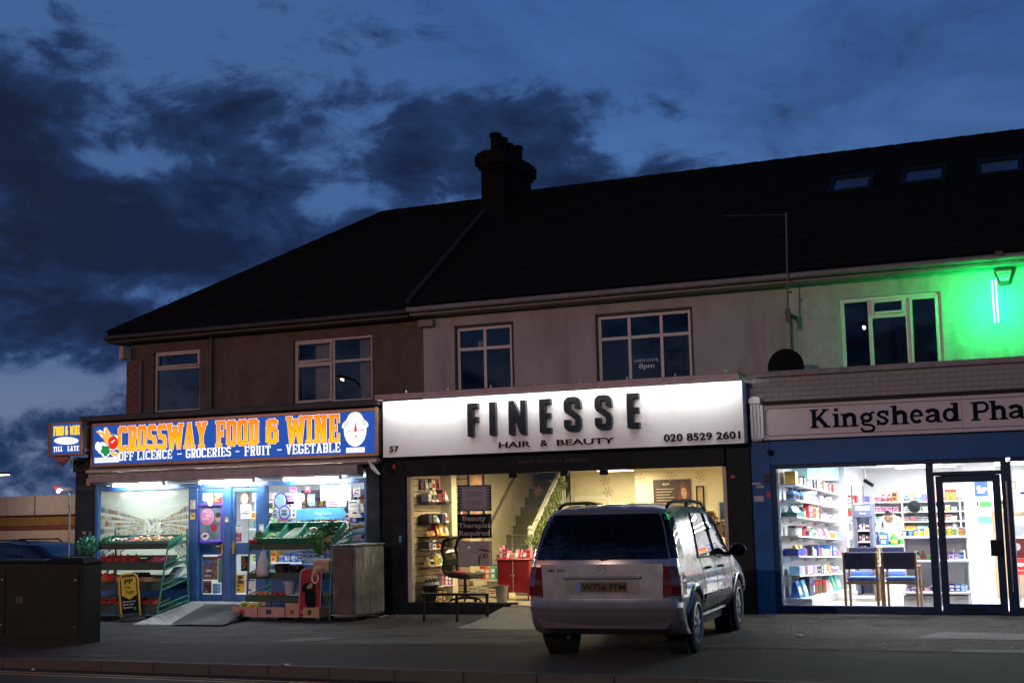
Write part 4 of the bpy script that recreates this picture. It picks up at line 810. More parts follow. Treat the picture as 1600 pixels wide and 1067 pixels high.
for x, z, w, hh, m, y, l in ((3.86, 2.02, .16, .035, 0, -.03, 'upper torn grey paper strip on the blue pharmacy pilaster'), (3.93, 1.97, .12, .04, 0, -.03, 'lower torn grey paper strip on the blue pharmacy pilaster'), (3.90, 1.78, .15, .09, 0, -.03, 'pale rectangular paper label on the blue pharmacy pilaster'), (4.05, 2.1, .10, .14, 4, -.03, 'black square plate on the blue pharmacy pilaster'), (4.06, 1.84, .07, .09, 2, -.03, 'dark red sticker on the right side of the pharmacy pilaster'),
    (-2.66, 2.50, .05, .07, 2, -.06, 'small tilted red tag at the left end of the salon front'), (3.50, 2.14, .07, .05, 2, -.06, 'small red tag on the black pilaster right of the salon window'),
    (-9.62, 2.42, .09, .14, 3, -.02, 'tan label high on the left grocery pilaster'), (-9.55, 1.38, .06, .12, 1, -.02, 'blue tag sticker on the left grocery pilaster'), (-9.70, 1.42, .08, .05, 3, -.02, 'upper tan scrap of paper on the left grocery pilaster'), (-9.78, 1.30, .06, .05, 0, -.02, 'left grey scrap of paper on the grocery corner pilaster'), (-9.66, 1.27, .08, .06, 0, -.02, 'middle grey scrap of paper on the grocery corner pilaster'), (-9.68, 1.15, .07, .06, 3, -.02, 'lowest tan scrap of paper on the grocery corner pilaster'), (-2.55, 1.22, .05, .12, 1, -.06, 'pale blue tag on the black pilaster left of the salon window')): sticker(x, z, w, hh, m, y, l)

# ---- street lamps on the far pavement (their lanterns mirror in the upstairs windows)
def street_lamp(x, y, zt, label, power, colr, tilt=48):
    t = thing('street_lamp', label, 'street lamp', (x, y, gz(x)), 'street lamps on the far pavement')
    MB().tube([(x, y, gz(x)), (x, y, 1.2), (x, y, zt), (x, y+.5, zt+.25), (x, y+1.3, zt+.3)], [.09, .075, .05, .045, .04], 8).ob('post', M_grey, t, smooth=True)
    MB().box(x-.13, x+.13, y+1.2, y+1.85, zt+.24, zt+.36).ob('lantern', M_grey, t, bevel=.04)
    MB().box(x-.05, x+.05, y+1.40, y+1.58, zt+.225, zt+.238).ob('lens', emi('lens_'+str(int(power)), colr, 12), t)
    l = bpy.data.lights.new('lantern_light', 'AREA'); l.shape = 'RECTANGLE'; l.size = .06; l.size_y = .12; l.energy = power; l.color = colr
    o = bpy.data.objects.new('lantern_light', l); o.location = (x, y+1.52, zt+.20); o.rotation_euler = (radians(tilt), 0, 0); link(o, t)
street_lamp(-19.4, -24.2, 6.85, 'orange street lamp on the far pavement, left of the viewer', 1500, (1., .42, .19), 28)
street_lamp(1.0, -28., 7.9, 'paler street lamp standing behind the viewer', 1750, (1., .70, .58))

# ---- shop interior lights
E_dif = emi('diffuser_lit', (.95, .97, 1.), 5.); E_difw = emi('diffuser_warm', (1., .90, .60), 5.)
def ceiling_light(x, y, z, w, d, power, colr, em, label, grp):
    t = thing('ceiling_light', label, 'ceiling light', (x, y, z), grp)
    b = MB(); b.box(x-w/2-.02, x+w/2+.02, y-d/2-.02, y+d/2+.02, z-.03, z-.001); b.ob('fitting', M_white, t)
    MB().box(x-w/2, x+w/2, y-d/2, y+d/2, z-.045, z-.031).ob('diffuser', em, t)
    area('lamp', (x, y, z-.06), (0, 0, 0), w, d, power, colr, t)
nm = ['nearest the window', 'in the second row', 'in the third row', 'in the back row']
for j, y in enumerate((.75, 3.0, 5.6, 8.1)):
    for i, x in enumerate((5.5, 7.4, 9.6)):
        ceiling_light(x, y, 2.40, 1.2, .18, 98 if i < 2 else 74, (.95, .97, 1.), E_dif, 'white ceiling light %s of the pharmacy, %s' % (nm[j], ('left', 'middle', 'right')[i]), 'pharmacy ceiling lights')
for i, (x, y) in enumerate(((-1.2, 1.3), (.9, 1.5), (2.8, 1.5), (.3, 3.4))):
    ceiling_light(x, y, 2.42, .55, .55, 60, (1., .84, .48), E_difw, 'warm ceiling light in the salon, %s' % ('left', 'middle', 'right', 'at the back')[i], 'salon ceiling lights')
for i, (x, y) in enumerate(((-8.2, 1.1), (-6.1, 1.3), (-4.2, 1.6), (-5.2, 3.8))):
    ceiling_light(x, y, 2.45, 1.2, .2, 66, (.86, .93, 1.), E_dif, 'cool ceiling light in the grocery, %s' % ('left', 'middle', 'right', 'at the back')[i], 'grocery ceiling lights')
# ================================================================ GROCERY: street side
C = dict(red=(.50, .03, .03), crimson=(.36, .02, .06), orange=(.70, .22, .03), yellow=(.75, .52, .05), green=(.06, .30, .08), lime=(.38, .60, .08), blue=(.04, .16, .50), navy=(.02, .04, .16), sky=(.20, .48, .72), teal=(.05, .42, .42),
         turquoise=(.12, .60, .58), purple=(.24, .08, .42), pink=(.75, .25, .42), white=(.80, .80, .80), cream=(.72, .64, .48), black=(.02, .02, .022), grey=(.32, .33, .35), brown=(.18, .08, .04), tan=(.48, .32, .18), silver=(.52, .54, .57), lilac=(.52, .42, .68))
def cm(n): return mat('pack_'+n, C[n], .42, var=.12, scale=14)
_G = {}
def gmesh(kind, c1, c2):
    k = (kind, c1, c2)
    if k in _G: return _G[k]
    b = MB()
    if kind == 'box':
        b.box(-.5, .5, -.5, .5, 0, 1); b.box(-.42, .42, -.52, -.5, .55, .82, 1); b.box(-.3, .3, -.515, -.5, .15, .4, 1)
    elif kind == 'packet':
        b.hexa([(-.5, -.5, 0), (.5, -.5, 0), (.5, .5, 0), (-.5, .5, 0), (-.46, -.1, 1), (.46, -.1, 1), (.46, .1, 1), (-.46, .1, 1)]); b.hexa([(-.4, -.47, .2), (.4, -.47, .2), (.4, -.3, .2), (-.4, -.3, .2), (-.36, -.29, .65), (.36, -.29, .65), (.36, -.2, .65), (-.36, -.2, .65)], 1)
    elif kind == 'bottle':
        b.lathe([(.40, 0), (.5, .04), (.5, .58), (.42, .70), (.2, .80), (.2, .83)], n=10); b.lathe([(.26, .83), (.26, 1), (0, 1)], n=8, m=1); b.lathe([(.51, .16), (.51, .48)], n=10, m=1)
    elif kind == 'tub':
        b.lathe([(.44, 0), (.5, .05), (.5, .76)], n=10); b.lathe([(.53, .76), (.53, .97), (.46, 1), (0, 1)], n=10, m=1)
    elif kind == 'tin': b.lathe([(.48, 0), (.5, .03), (.5, .97), (.48, 1), (0, 1)], n=10); b.lathe([(.505, .2), (.505, .7)], n=10, m=1)
    me = b.mesh(kind, [cm(c1), cm(c2)]); _G[k] = me; return me
def good(kind, c1, c2, x, y, z, w, d, hh, label, group, rz=0.):
    o = bpy.data.objects.new({'box': 'product_box', 'packet': 'packet', 'bottle': 'bottle', 'tub': 'tub', 'tin': 'tin'}[kind], gmesh(kind, c1, c2)); COL.objects.link(o)
    o.location = (x, y, z); o.scale = (w, d, hh); o.rotation_euler = (0, 0, rz); return tag(o, label, kind if kind != 'box' else 'box', group)
ORD = ['first', 'second', 'third', 'fourth', 'fifth', 'sixth', 'seventh', 'eighth', 'ninth', 'tenth', 'eleventh', 'twelfth', 'thirteenth', 'fourteenth', 'fifteenth', 'sixteenth', 'seventeenth', 'eighteenth', 'nineteenth', 'twentieth', 'twenty-first', 'twenty-second', 'twenty-third', 'twenty-fourth']
def row(P0, P1, z, depth, items, where, frm, group, rz=0., hs=1., fill=.92, jit=.01):
    """items: 'kind c1 c2 h' strings set evenly from P0 to P1"""
    n = len(items); L = hypot(P1[0]-P0[0], P1[1]-P0[1]); pw = L/n
    for i, it in enumerate(items):
        k, c1, c2, hh = it.split(); t = (i+.5)/n; x, y = P0[0]+(P1[0]-P0[0])*t, P0[1]+(P1[1]-P0[1])*t; hh = float(hh)*hs
        w = pw*fill*R.uniform(.86, 1); d = min(depth, w) if k in ('bottle', 'tub', 'tin') else depth*R.uniform(.75, 1)
        if k in ('bottle', 'tub', 'tin'): w = d = min(w, depth)
        s = 'tall ' if hh > .19 else 'low ' if hh < .09 else ''
        good(k, c1, c2, x+R.uniform(-jit, jit), y+R.uniform(-jit, jit), z, w, d, hh, '%s%s %s, %s from the %s %s' % (s, c1, k, ORD[i], frm, where), group, rz+R.uniform(-.06, .06))
def rnd_items(n, cols, kinds, h0, h1):
    out = []; last = None
    while len(out) < n:
        c1, c2 = R.choice(cols), R.choice(['white', 'white', 'red', 'yellow', 'blue', 'black', 'green'])
        if c1 == c2: c2 = 'grey'
        k = R.choice(kinds); hh = R.uniform(h0, h1)
        for _ in range(R.choice((1, 1, 2, 3))): 
            if len(out) < n: out.append('%s %s %s %.3f' % (k, c1, c2, hh))
    return out
def leaves(b, c, r, n, size, m=0):
    for _ in range(n):
        while True:
            p = Vector((R.uniform(-1, 1), R.uniform(-1, 1), R.uniform(-1, 1)))
            if p.length < 1: break
        p = Vector((c[0]+p.x*r[0], c[1]+p.y*r[1], c[2]+p.z*r[2])); a = Vector((R.gauss(0, 1), R.gauss(0, 1), R.gauss(0, 1))).normalized(); q = a.orthogonal().normalized(); s = size*R.uniform(.6, 1.3)
        b.add([p-a*s, p+q*s*.45, p+a*s, p-q*s*.45], [(0, 1, 2, 3)], m)
    return b
M_gst = mat('stand_green', (.035, .17, .105), .45, var=.2)
M_gstd = mat('stand_green_dark', (.018, .060, .048), .5, var=.25)
M_crg = mat('crate_green', (.03, .21, .12), .45, var=.15)
M_leaf = mat('leaf_green', (.07, .22, .05), .5, var=.4, scale=20); M_kale = mat('leaf_bluegreen', (.05, .24, .15), .5, var=.4, scale=20)
M_card = mat('cardboard', (.42, .28, .17), .8, var=.15, scale=8); M_cardp = mat('cardboard_pink', (.50, .30, .27), .8, var=.15, scale=8)
M_net = mat('net_red', (.46, .035, .022), .5, var=.45, scale=45, bump=.8, bscale=70)
M_nb = mat('net_orange', (.60, .12, .03), .5, var=.4, scale=45, bump=.8, bscale=70)
def crate(x0, x1, y0, y1, z, hh, label, group, m=None, tilt=.0):
    c = thing('crate', label, 'crate', ((x0+x1)/2, y0, z), group); m = m or M_crg; w = .012
    Z = lambda y: z+(y-y0)*tilt
    def bx(a, b_, c_, d, e, f): return [(a, c_, Z(c_)+e), (b_, c_, Z(c_)+e), (b_, d, Z(d)+e), (a, d, Z(d)+e), (a, c_, Z(c_)+f), (b_, c_, Z(c_)+f), (b_, d, Z(d)+f), (a, d, Z(d)+f)]
    b = MB(); b.hexa(bx(x0, x1, y0, y1, 0, .012)); b.ob('base', m, c)
    for a in ((x0, x0+w, y0, y1), (x1-w, x1, y0, y1), (x0+w, x1-w, y0, y0+w), (x0+w, x1-w, y1-w, y1)):
        b = MB(); b.hexa(bx(*a, .012, hh*.42)); b.hexa(bx(*a, hh*.58, hh)); b.hexa(bx(*(a if a[1]-a[0] < .05 and False else a), hh*.42, hh*.44)); b.ob('side', m, c)
    return c
def heap(name, x0, x1, y0, y1, z, m, r, n, tilt=0., up=.05):
    b = MB()
    for i in range(n):
        x, y = R.uniform(x0+r, x1-r), R.uniform(y0+r, y1-r); q = r*R.uniform(.8, 1.15); b.ball((x, y, z+(y-y0)*tilt+r*.6+R.uniform(0, up)), (q, q, q*R.uniform(.8, 1)), R.randrange(len(m)) if isinstance(m, list) else 0, 7, 5)
    return stuff(b.ob(name, m, smooth='all'))
def bag(x, y, z, rx, ry, rz, m, label, group):
    b = MB(); b.ball((x, y, z+rz*.9), (rx, ry, rz), 0, 10, 7, .10); b.tube([(x, y, z+rz*1.6), (x+.01, y, z+rz*2.0), (x+.03, y+.01, z+rz*2.25)], [.025, .012, .03], 6)
    return tag(b.ob('net_bag', m, smooth='all'), label, 'net bag', group)

def stand(name, label, x0, x1, tiers, yb, yt, zb, zt, back):
    """stepped greengrocer's stand: two slanted side frames, tray boards with front lips"""
    s = thing(name, label, 'produce stand', ((x0+x1)/2, -.7, zb))
    for x in (x0, x1):
        b = MB(); b.tube([(x, yb, zb), (x, yt, tiers[0][1]+.04)], .018, 8); b.ob('leg', M_gst, s, smooth=True)
        b = MB(); b.tube([(x, back+.02, zb+.02), (x, back-.04, zt)], .018, 8); b.ob('leg', M_gst, s, smooth=True)
        for (y0, z, y1) in tiers:
            for dz in (0., -.10): MB().tube([(x, y0, z+dz), (x, back, z+dz+.17)], .014, 6).ob('side_rail', M_gst, s)
    for (y0, z, y1) in tiers:
        MB().box(x0, x1, y0-.012, y0+.012, z-.09, z+.025).ob('lip', M_gstd, s, bevel=.006)
        b = MB(); b.hexa([(x0, y0+.012, z-.085), (x1, y0+.012, z-.085), (x1, y1, z+.03), (x0, y1, z+.03), (x0, y0+.012, z-.065), (x1, y0+.012, z-.065), (x1, y1, z+.05), (x0, y1, z+.05)]); b.ob('tray', M_gstd, s)
    return s
LT = [(-.80, 1.20, -.20), (-.93, .82, -.25), (-1.02, .46, -.3), (-1.12, .06, -.35)]
stand('produce_stand', 'green tiered produce stand left of the blue doors with red net bags', -8.72, -7.02, LT, -1.14, -.80, gz(-8)-.0, 1.46, -.22)
gl_ = 'crates on the left produce stand'
for t, (y0, z, y1) in enumerate(LT):
    for k in range(3):
        x = -8.69+k*.555
        crate(x, x+.54, y0+.03, y0+.42, z-.05, .11, 'green plastic crate on the %s tier of the left produce stand, %s' % (('top', 'second', 'third', 'bottom')[t], ('at the left', 'in the middle', 'at the right')[k]), gl_, M_gstd if t else M_crg, .28)
M_onion = [mat('onion_gold', (.62, .36, .14), .4, var=.25), mat('onion_pale', (.70, .50, .30), .4, var=.2)]; M_ron = [mat('onion_red', (.32, .04, .10), .35, var=.3), mat('radish', (.55, .10, .16), .4, var=.2)]
heap('onion_heap', -7.98, -7.06, -.76, -.42, 1.17, M_onion, .042, 70, .28, .07); heap('red_onion_heap', -8.16, -7.86, -.76, -.42, 1.17, M_ron, .04, 26, .28, .05)
M_caul = mat('cauliflower_white', (.74, .70, .56), .7, var=.12, scale=40, bump=.8, bscale=60)
def cauli(x, y, z, r, label):
    c = thing('cauliflower', label, 'cauliflower', (x, y, z), 'cauliflowers on the produce stands'); b = MB()
    for i in range(16):
        a = 2.4*i; q = .75*r*math.sqrt(i/16); b.ball((x+q*cos(a), y+q*sin(a), z+r*.75-q*q/r*.55), r*.36, 0, 7, 5)
    b.ob('head', M_caul, c, smooth='all'); b = MB()
    for i in range(7):
        a = 2*pi*i/7; d = Vector((cos(a), sin(a), 0)); s = Vector((-sin(a), cos(a), 0)); p = Vector((x, y, z)); b.add([p-s*r*.3, p+s*r*.3, p+d*r*1.15+s*r*.4+Vector((0, 0, r*.7)), p+d*r*1.25+Vector((0, 0, r)), p+d*r*1.15-s*r*.4+Vector((0, 0, r*.7))], [(0, 1, 2, 3, 4)])
    b.ob('leaf', M_kale, c)
cauli(-8.38, -.62, 1.20, .11, 'white cauliflower left on the top tier of the left produce stand'); cauli(-8.22, -.58, 1.21, .10, 'white cauliflower second from left on the left produce stand top')
tag(leaves(MB(), (-8.86, -.85, 1.19), (.25, .16, .17), 420, .055).ob('leafy_greens', M_kale), 'bunch of blue-green leaves drooping over the left end of the stand', 'leafy greens')
tag(leaves(MB(), (-8.55, -.60, 1.27), (.18, .14, .06), 160, .05).ob('leafy_greens', M_kale), 'flat pile of dark green leaves beside the drooping bunch', 'leafy greens')
gb = 'net bags on the left produce stand'
for k in range(5): bag(-8.58+k*.19, -.76+R.uniform(-.02, .02), .82, .105, .12, .085, M_net, 'red net bag of vegetables, %s from the left on the second tier' % ORD[k], gb)
heap('radish_heap', -7.60, -7.06, -.88, -.52, .79, M_ron, .035, 60, .28, .06)
for k in range(3): bag(-8.60+k*.17, -.84, .45, .10, .11, .12, M_nb if k % 2 else M_net, ('red', 'orange', 'darker red')[k]+' net bag, %s from the left on the third tier' % ORD[k], gb)
for k in range(8): bag(-8.58+k*.20, -.94+R.uniform(-.02, .02), .05, .105, .12, .075, M_net, 'red net bag of vegetables, %s from the left on the lowest tier' % ORD[k], gb)
for k, (x, w) in enumerate(((-7.92, .40), (-7.46, .38))):
    cb = thing('carton', 'brown cardboard carton on the third tier of the left stand, %s' % ('left' if k == 0 else 'right'), 'carton', (x, -.9, .44), 'cartons on the left stand')
    MB().box(x-w/2, x+w/2, -.94, -.62, .455, .60).ob('body', M_card, cb, bevel=.005)
    for s in (-1, 1): MB().hexa([(x+s*w/2, -.93, .60), (x+s*w/2, -.63, .60), (x+s*(w/2+.10), -.63, .63), (x+s*(w/2+.10), -.93, .63), (x+s*w/2, -.93, .604), (x+s*w/2, -.63, .604), (x+s*(w/2+.10), -.63, .634), (x+s*(w/2+.10), -.93, .634)]).ob('flap', M_card, cb)
for k in range(5): tag(MB().lathe([(.03, 0), (.042, .02), (.042, .07), (.02, .09), (0, .09)], (-7.72+k*.085, -.93, .602), 8).ob('aubergine', mat('aubergine_skin', (.035, .012, .03), .2)), 'dark glossy vegetable on the brown carton, %s from the left' % ORD[k], 'vegetable', 'dark vegetables on the carton')
cl = thing('plastic_tray', 'blue striped plastic tray leaning inside the green side frame', 'tray', (-7.1, -.4, .5)); b = MB(); b.hexa([(-7.30, -.62, .50), (-7.06, -.62, .50), (-7.06, -.60, .50), (-7.30, -.60, .50), (-7.24, -.34, .76), (-7.0, -.34, .76), (-7.0, -.32, .76), (-7.24, -.32, .76)]); b.ob('panel', mat('tray_blue', (.12, .17, .30), .5), cl)
for k in range(4): b = MB(); b.hexa([(-7.27+.055*k, -.625, .51), (-7.245+.055*k, -.625, .51), (-7.245+.055*k, -.622, .51), (-7.27+.055*k, -.622, .51), (-7.215+.055*k, -.355, .75), (-7.19+.055*k, -.355, .75), (-7.19+.055*k, -.352, .75), (-7.215+.055*k, -.352, .75)]); b.ob('rib', cm('silver'), cl)

# ---- right produce stand
RT = [(-.90, 1.17, -.35), (-.95, .66, -.3), (-1.02, .27, -.3)]
stand('produce_stand', 'dark green produce stand right of the doors with sloping crates on top', -5.16, -3.44, RT, -1.0, -.90, -.11, 1.34, -.24)
MB()
gr_ = 'crates on the right produce stand'
for k in range(4):
    x = -4.98+k*.40; c = thing('crate', 'sloping green display crate on top of the right stand, %s from the left' % ORD[k], 'crate', (x+.19, -.85, 1.2), gr_)
    P = lambda u, v, n: (x+u, -.86+v*.80-n*.55, 1.19+v*.55+n*.80)
    def bb(u0, u1, v0, v1, n0, n1): return MB().hexa([P(u0, v0, n0), P(u1, v0, n0), P(u1, v1, n0), P(u0, v1, n0), P(u0, v0, n1), P(u1, v0, n1), P(u1, v1, n1), P(u0, v1, n1)])
    bb(0, .385, 0, .50, 0, .012).ob('base', M_crg, c)
    for q in ((0, .014, 0, .5), (.371, .385, 0, .5), (.014, .371, 0, .014), (.014, .371, .486, .5)): bb(*q, .012, .11).ob('side', M_crg, c)
heap('green_bean_heap', -4.94, -4.62, -.84, -.62, 1.22, [mat('bean_green', (.22, .34, .06), .5), mat('bean_pale', (.45, .48, .18), .5)], .022, 60, .6, .02)
for k in range(4):
    b = MB(); b.tube([(-4.52+.06*k, -.86, 1.26), (-4.44+.06*k, -.66, 1.38), (-4.40+.06*k, -.55, 1.46)], [.014, .013, .004], 6); tag(b.ob('leek', mat('leek_white', (.62, .68, .48), .5)), 'pale leek in the second sloping crate, %s from the left' % ORD[k], 'leek', 'leeks in the sloping crate')
for k in range(3): tag(MB().ball((-4.10+.11*k, -.82, 1.27), (.06, .06, .05), 0, 9, 6).ob('swede', mat('swede_skin', (.60, .40, .26), .5, var=.3)), 'round pale root vegetable at the front of the third crate, %s from the left' % ORD[k], 'root vegetable', 'root vegetables in the third crate')
cauli(-3.95, -.70, 1.36, .10, 'upper white cauliflower beside the green herbs on the right stand'); cauli(-4.02, -.80, 1.24, .09, 'lower white cauliflower at the crate edge on the right stand'); cauli(-3.87, -.82, 1.25, .10, 'white cauliflower touching the green herbs on the right stand')
hb = thing('herb_bunch', 'feathery green herb bunch piled at the right end of the stand top', 'herbs', (-3.7, -.8, 1.2))
leaves(MB(), (-3.72, -.85, 1.26), (.22, .14, .14), 520, .035).ob('foliage', M_leaf, hb); leaves(MB(), (-3.58, -.74, 1.42), (.20, .12, .14), 420, .035).ob('foliage', mat('leaf_dark', (.03, .13, .05), .5, var=.4), hb); leaves(MB(), (-3.66, -.97, 1.10), (.13, .06, .15), 220, .035).ob('foliage', M_leaf, hb)
leaves_o = tag(leaves(MB(), (-5.02, -.80, 1.30), (.10, .10, .10), 160, .04).ob('leafy_greens', M_leaf), 'small loose pile of green leaves at the left end of the right stand', 'leafy greens')
for k in range(3): tag(MB().ball((-5.16+.07*k, -.88, 1.23), .038, 0, 8, 6).ob('tomato', cm('red')), 'red tomato at the left end of the right stand top, %s from the left' % ORD[k], 'tomato', 'tomatoes on the right stand')
sc = thing('parsnip_box', 'pale wooden box of parsnips tilted at the right end of the stand', 'box', (-3.5, -.8, 1.2)); b = MB(); b.hexa([(-3.66, -.9, 1.17), (-3.44, -.9, 1.22), (-3.44, -.5, 1.32), (-3.66, -.5, 1.27), (-3.66, -.92, 1.24), (-3.44, -.92, 1.31), (-3.44, -.5, 1.41), (-3.66, -.5, 1.34)]); b.ob('box', M_card, sc)
pb = thing('plastic_bag', 'white carrier bag hanging from the second tier of the right stand', 'bag', (-4.78, -1.0, .9))
b = MB(); b.lathe([(.10, .62), (.115, .66), (.11, .78), (.085, .92), (.05, 1.02), (.03, 1.06)], (-4.80, -1.0, 0), 10); b.ob('bag', mat('bag_white', (.60, .58, .58), .35, var=.1, bump=.6, bscale=25), pb, smooth='all'); MB().tube([(-4.83, -1.0, 1.05), (-4.81, -.96, 1.12), (-4.78, -1.0, 1.05)], .006, 5).ob('handle', _M['bag_white'], pb)
for k, (x, m, hh, l) in enumerate(((-4.52, 'black', .20, 'black plastic tub of shallots on the second tier of the right stand'), (-4.22, 'grey', .17, 'charcoal plastic tub in the middle of the second tier, right stand'), (-3.95, 'brown', .12, 'low brown tray of roots on the second tier of the right stand'))):
    t = thing('produce_tub', l, 'tub', (x, -.8, .66)); b = MB(); b.lathe([(.10, .60), (.13, .60+hh), (.14, .60+hh), (.115, .61)], (x, -.82, .03), 12); b.ob('tub', cm(m) if m != 'grey' else M_black, t, smooth=True); heap('shallot_heap', x-.12, x+.12, -.94, -.70, .60+hh*.8, M_ron if k != 1 else [cm('brown')], .028, 14, 0, .03)
bx_ = thing('carton', 'tan cardboard carton at the right of the second tier, right stand', 'carton', (-3.62, -.85, .66)); MB().box(-3.78, -3.47, -.97, -.70, .70, .86).ob('body', M_card, bx_, bevel=.005); MB().box(-3.79, -3.46, -.98, -.69, .86, .885).ob('lid', mat('carton_lid', (.58, .34, .20), .8), bx_)
rp = tag(heap('x', -5.08, -4.90, -.93, -.72, .66, [cm('red'), cm('crimson')], .03, 24, 0, .03), 'small heap of red peppers at the left of the second tier', 'peppers'); rp.name = 'pepper_heap'; del rp['category'], rp['label']
bk = thing('bucket', 'pale grey bucket standing on the third tier of the right stand', 'bucket', (-4.33, -.9, .3)); b = MB(); b.lathe([(.08, .30), (.115, .50), (.125, .50), (.125, .53), (.11, .53), (.08, .32)], (-4.33, -.86, 0), 14); b.ob('bucket', mat('bucket_grey', (.40, .42, .46), .4), bk, smooth=True); MB().tube([(-4.44, -.86, .52), (-4.33, -.96, .46), (-4.22, -.86, .52)], .005, 5).ob('handle', M_grey, bk)
heap('ginger_heap', -5.08, -4.72, -1.0, -.75, .27, [cm('tan'), cm('orange'), cm('cream')], .035, 30, 0, .03); heap('beetroot_heap', -4.70, -4.42, -1.0, -.75, .27, M_ron, .035, 24, 0, .03); heap('potato_heap', -4.15, -3.70, -1.0, -.72, .27, [cm('tan'), M_onion[1]], .04, 34, 0, .05)
gf = 'fruit boxes along the foot of the right stand'
for k, (x0, x1, m, l) in enumerate(((-5.25, -4.72, M_cardp, 'pink cardboard fruit box full of yellow fruit at the stand foot'), (-4.70, -4.16, M_cardp, 'pink cardboard fruit box with dark contents, second along the stand foot'), (-4.14, -3.80, M_card, 'tall tan cardboard box, third along the stand foot'), (-3.78, -3.46, M_card, 'tan cardboard box at the right end of the stand foot'))):
    c = thing('fruit_box', l, 'box', ((x0+x1)/2, -1.2, -.06), gf); hh = .17 if k != 2 else .24; z = -.06; w = .012
    for q in ((x0, x1, -1.30, -1.30+w), (x0, x1, -.96-w, -.96), (x0, x0+w, -1.30+w, -.96-w), (x1-w, x1, -1.30+w, -.96-w)): MB().box(*q, z, z+hh).ob('side', m, c)
    MB().box(x0+w, x1-w, -1.3+w, -.96-w, z, z+.01).ob('base', m, c); MB().box(x0+.3*(x1-x0), x0+.5*(x1-x0), -1.304, -1.3005, z+.05, z+.13).ob('print', cm(('red', 'navy', 'brown', 'black')[k]), c)
heap('lemon_heap', -5.20, -4.76, -1.27, -1.0, .04, [cm('yellow'), cm('lime')], .038, 40, 0, .10); heap('plum_heap', -4.66, -4.2, -1.27, -1.0, .03, [cm('black'), cm('navy')], .035, 30, 0, .06); heap('orange_heap', -3.76, -3.50, -1.27, -1.0, .03, [cm('orange'), cm('tan')], .035, 16, 0, .05)
for k, x in enumerate((-5.2, -4.35, -3.5)): tag(MB().box(x-.04, x+.04, -1.3, -.9, -.13, -.062).ob('timber_bearer', M_gstd), 'dark bearer under the fruit boxes of the right stand, %s' % ('left', 'middle', 'right')[k], 'bearer', 'bearers under the fruit boxes')

# ---- rusty cabinet, boards, ramp, mat, bench
fz = thing('steel_cabinet', 'scuffed grey metal cabinet with a reddish front, right of the vegetable stand', 'cabinet', (-2.88, -.95, -.1))
M_scuff = mat('scuffed_steel', (.13, .13, .12), .6, .2, var=.4, scale=5, bump=.3, stain=((.38, .38, .36), 3.5, .53, .72), streak=.5); M_rust = mat('rusty_red', (.080, .060, .056), .65, .1, var=.3, scale=5, stain=((.20, .12, .11), 4., .52, .72), streak=.5)
MB().box(-3.10, -2.68, -1.44, -.42, -.04, 1.14).ob('body', M_scuff, fz, bevel=.02)
MB().box(-3.09, -2.70, -1.462, -1.442, .02, 1.10).ob('front_panel', M_rust, fz, bevel=.01)
for y0, y1 in ((-1.42, -.94), (-.93, -.45)): MB().box(-2.679, -2.665, y0, y1, .0, 1.09).ob('side_panel', M_scuff, fz, bevel=.006)
MB().box(-3.12, -2.66, -1.47, -.41, 1.141, 1.17).ob('lid', M_scuff, fz, bevel=.008)
for x in (-3.06, -2.72):
    for y in (-1.38, -.5): MB().box(x-.03, x+.03, y-.03, y+.03, -.115, -.042).ob('foot', M_black, fz)
pa = thing('pavement_sign', 'yellow hooped pavement sign with yellow arrow plate on black panel', 'sign', (-7.45, -1.30, gz(-7.45)))
pa.rotation_euler = (radians(2), radians(-5), radians(42))
M_yelm = mat('hoop_yellow', (.62, .40, .03), .4, var=.1)
def pobj(b, nm, m, **k): return link(bpy.data.objects.new(nm, b.mesh(nm, m, **k)), None)
def loc(b, nm, m, par, **k):
    o = pobj(b, nm, m, **k); o.parent = par; return o
loc(MB().tube([(-.165, 0, .05), (-.165, 0, .72), (-.15, 0, .80), (-.10, 0, .845), (.10, 0, .845), (.15, 0, .80), (.165, 0, .72), (.165, 0, .05)], .019, 8), 'hoop', M_yelm, pa, smooth=True)
loc(MB().lathe([(.27, 0), (.27, .035), (.20, .075), (0, .10)], (0, 0, 0), 16), 'base', mat('rubber_black', (.02, .02, .02), .7), pa, smooth=True)
loc(MB().box(-.14, .14, -.012, .012, .14, .80), 'panel', M_black, pa)
ya = loc(MB().prism([(-.13, .79), (-.13, .47), (0, .39), (.13, .47), (.13, .79)], lambda x, z: (x, -.016, z), lambda x, z: (x, -.0125, z)), 'arrow_plate', cm('yellow'), pa)
FL = (Vector((0, -.017, 0)), Vector((1, 0, 0)), Vector((0, 0, 1)), Vector((0, -1, 0)))
def ltext(s, rect, m, par, bold=0., fr=FL, lift=.001, depth=.001):
    vs, fs = text_geo(s, bold); o = place_geo('lettering', vs, fs, rect, fr, m, None, depth, lift=lift); o.parent = par; return o
ltext('PP', (-.07, .075, .665, .765), M_black, pa, .03); ltext('Pay', (-.06, .04, .57, .64), M_black, pa, .01); ltext('Point', (-.06, .085, .49, .56), M_black, pa, .01)
for k, s in enumerate(('Bill payments', 'Mobile top-up', 'Gas electric')): ltext(s, (-.12, .10-.03*k, .335-.05*k, .37-.05*k), cm('white'), pa, .01)
loc(MB().box(.06, .10, -.018, -.0125, .19, .25), 'print', cm('green'), pa)
rb = thing('pavement_sign', 'red advertising board with white edge and dark portrait, on the pavement', 'sign', (-3.72, -1.22, gz(-3.7)))
rb.rotation_euler = (0, radians(3), radians(38))
b = MB(); pts = [(-.19, .05), (.19, .05), (.19, .80)]+arc(0, .80, .19, .09, 0, 180, 8)[1:-1]+[(-.19, .80)]
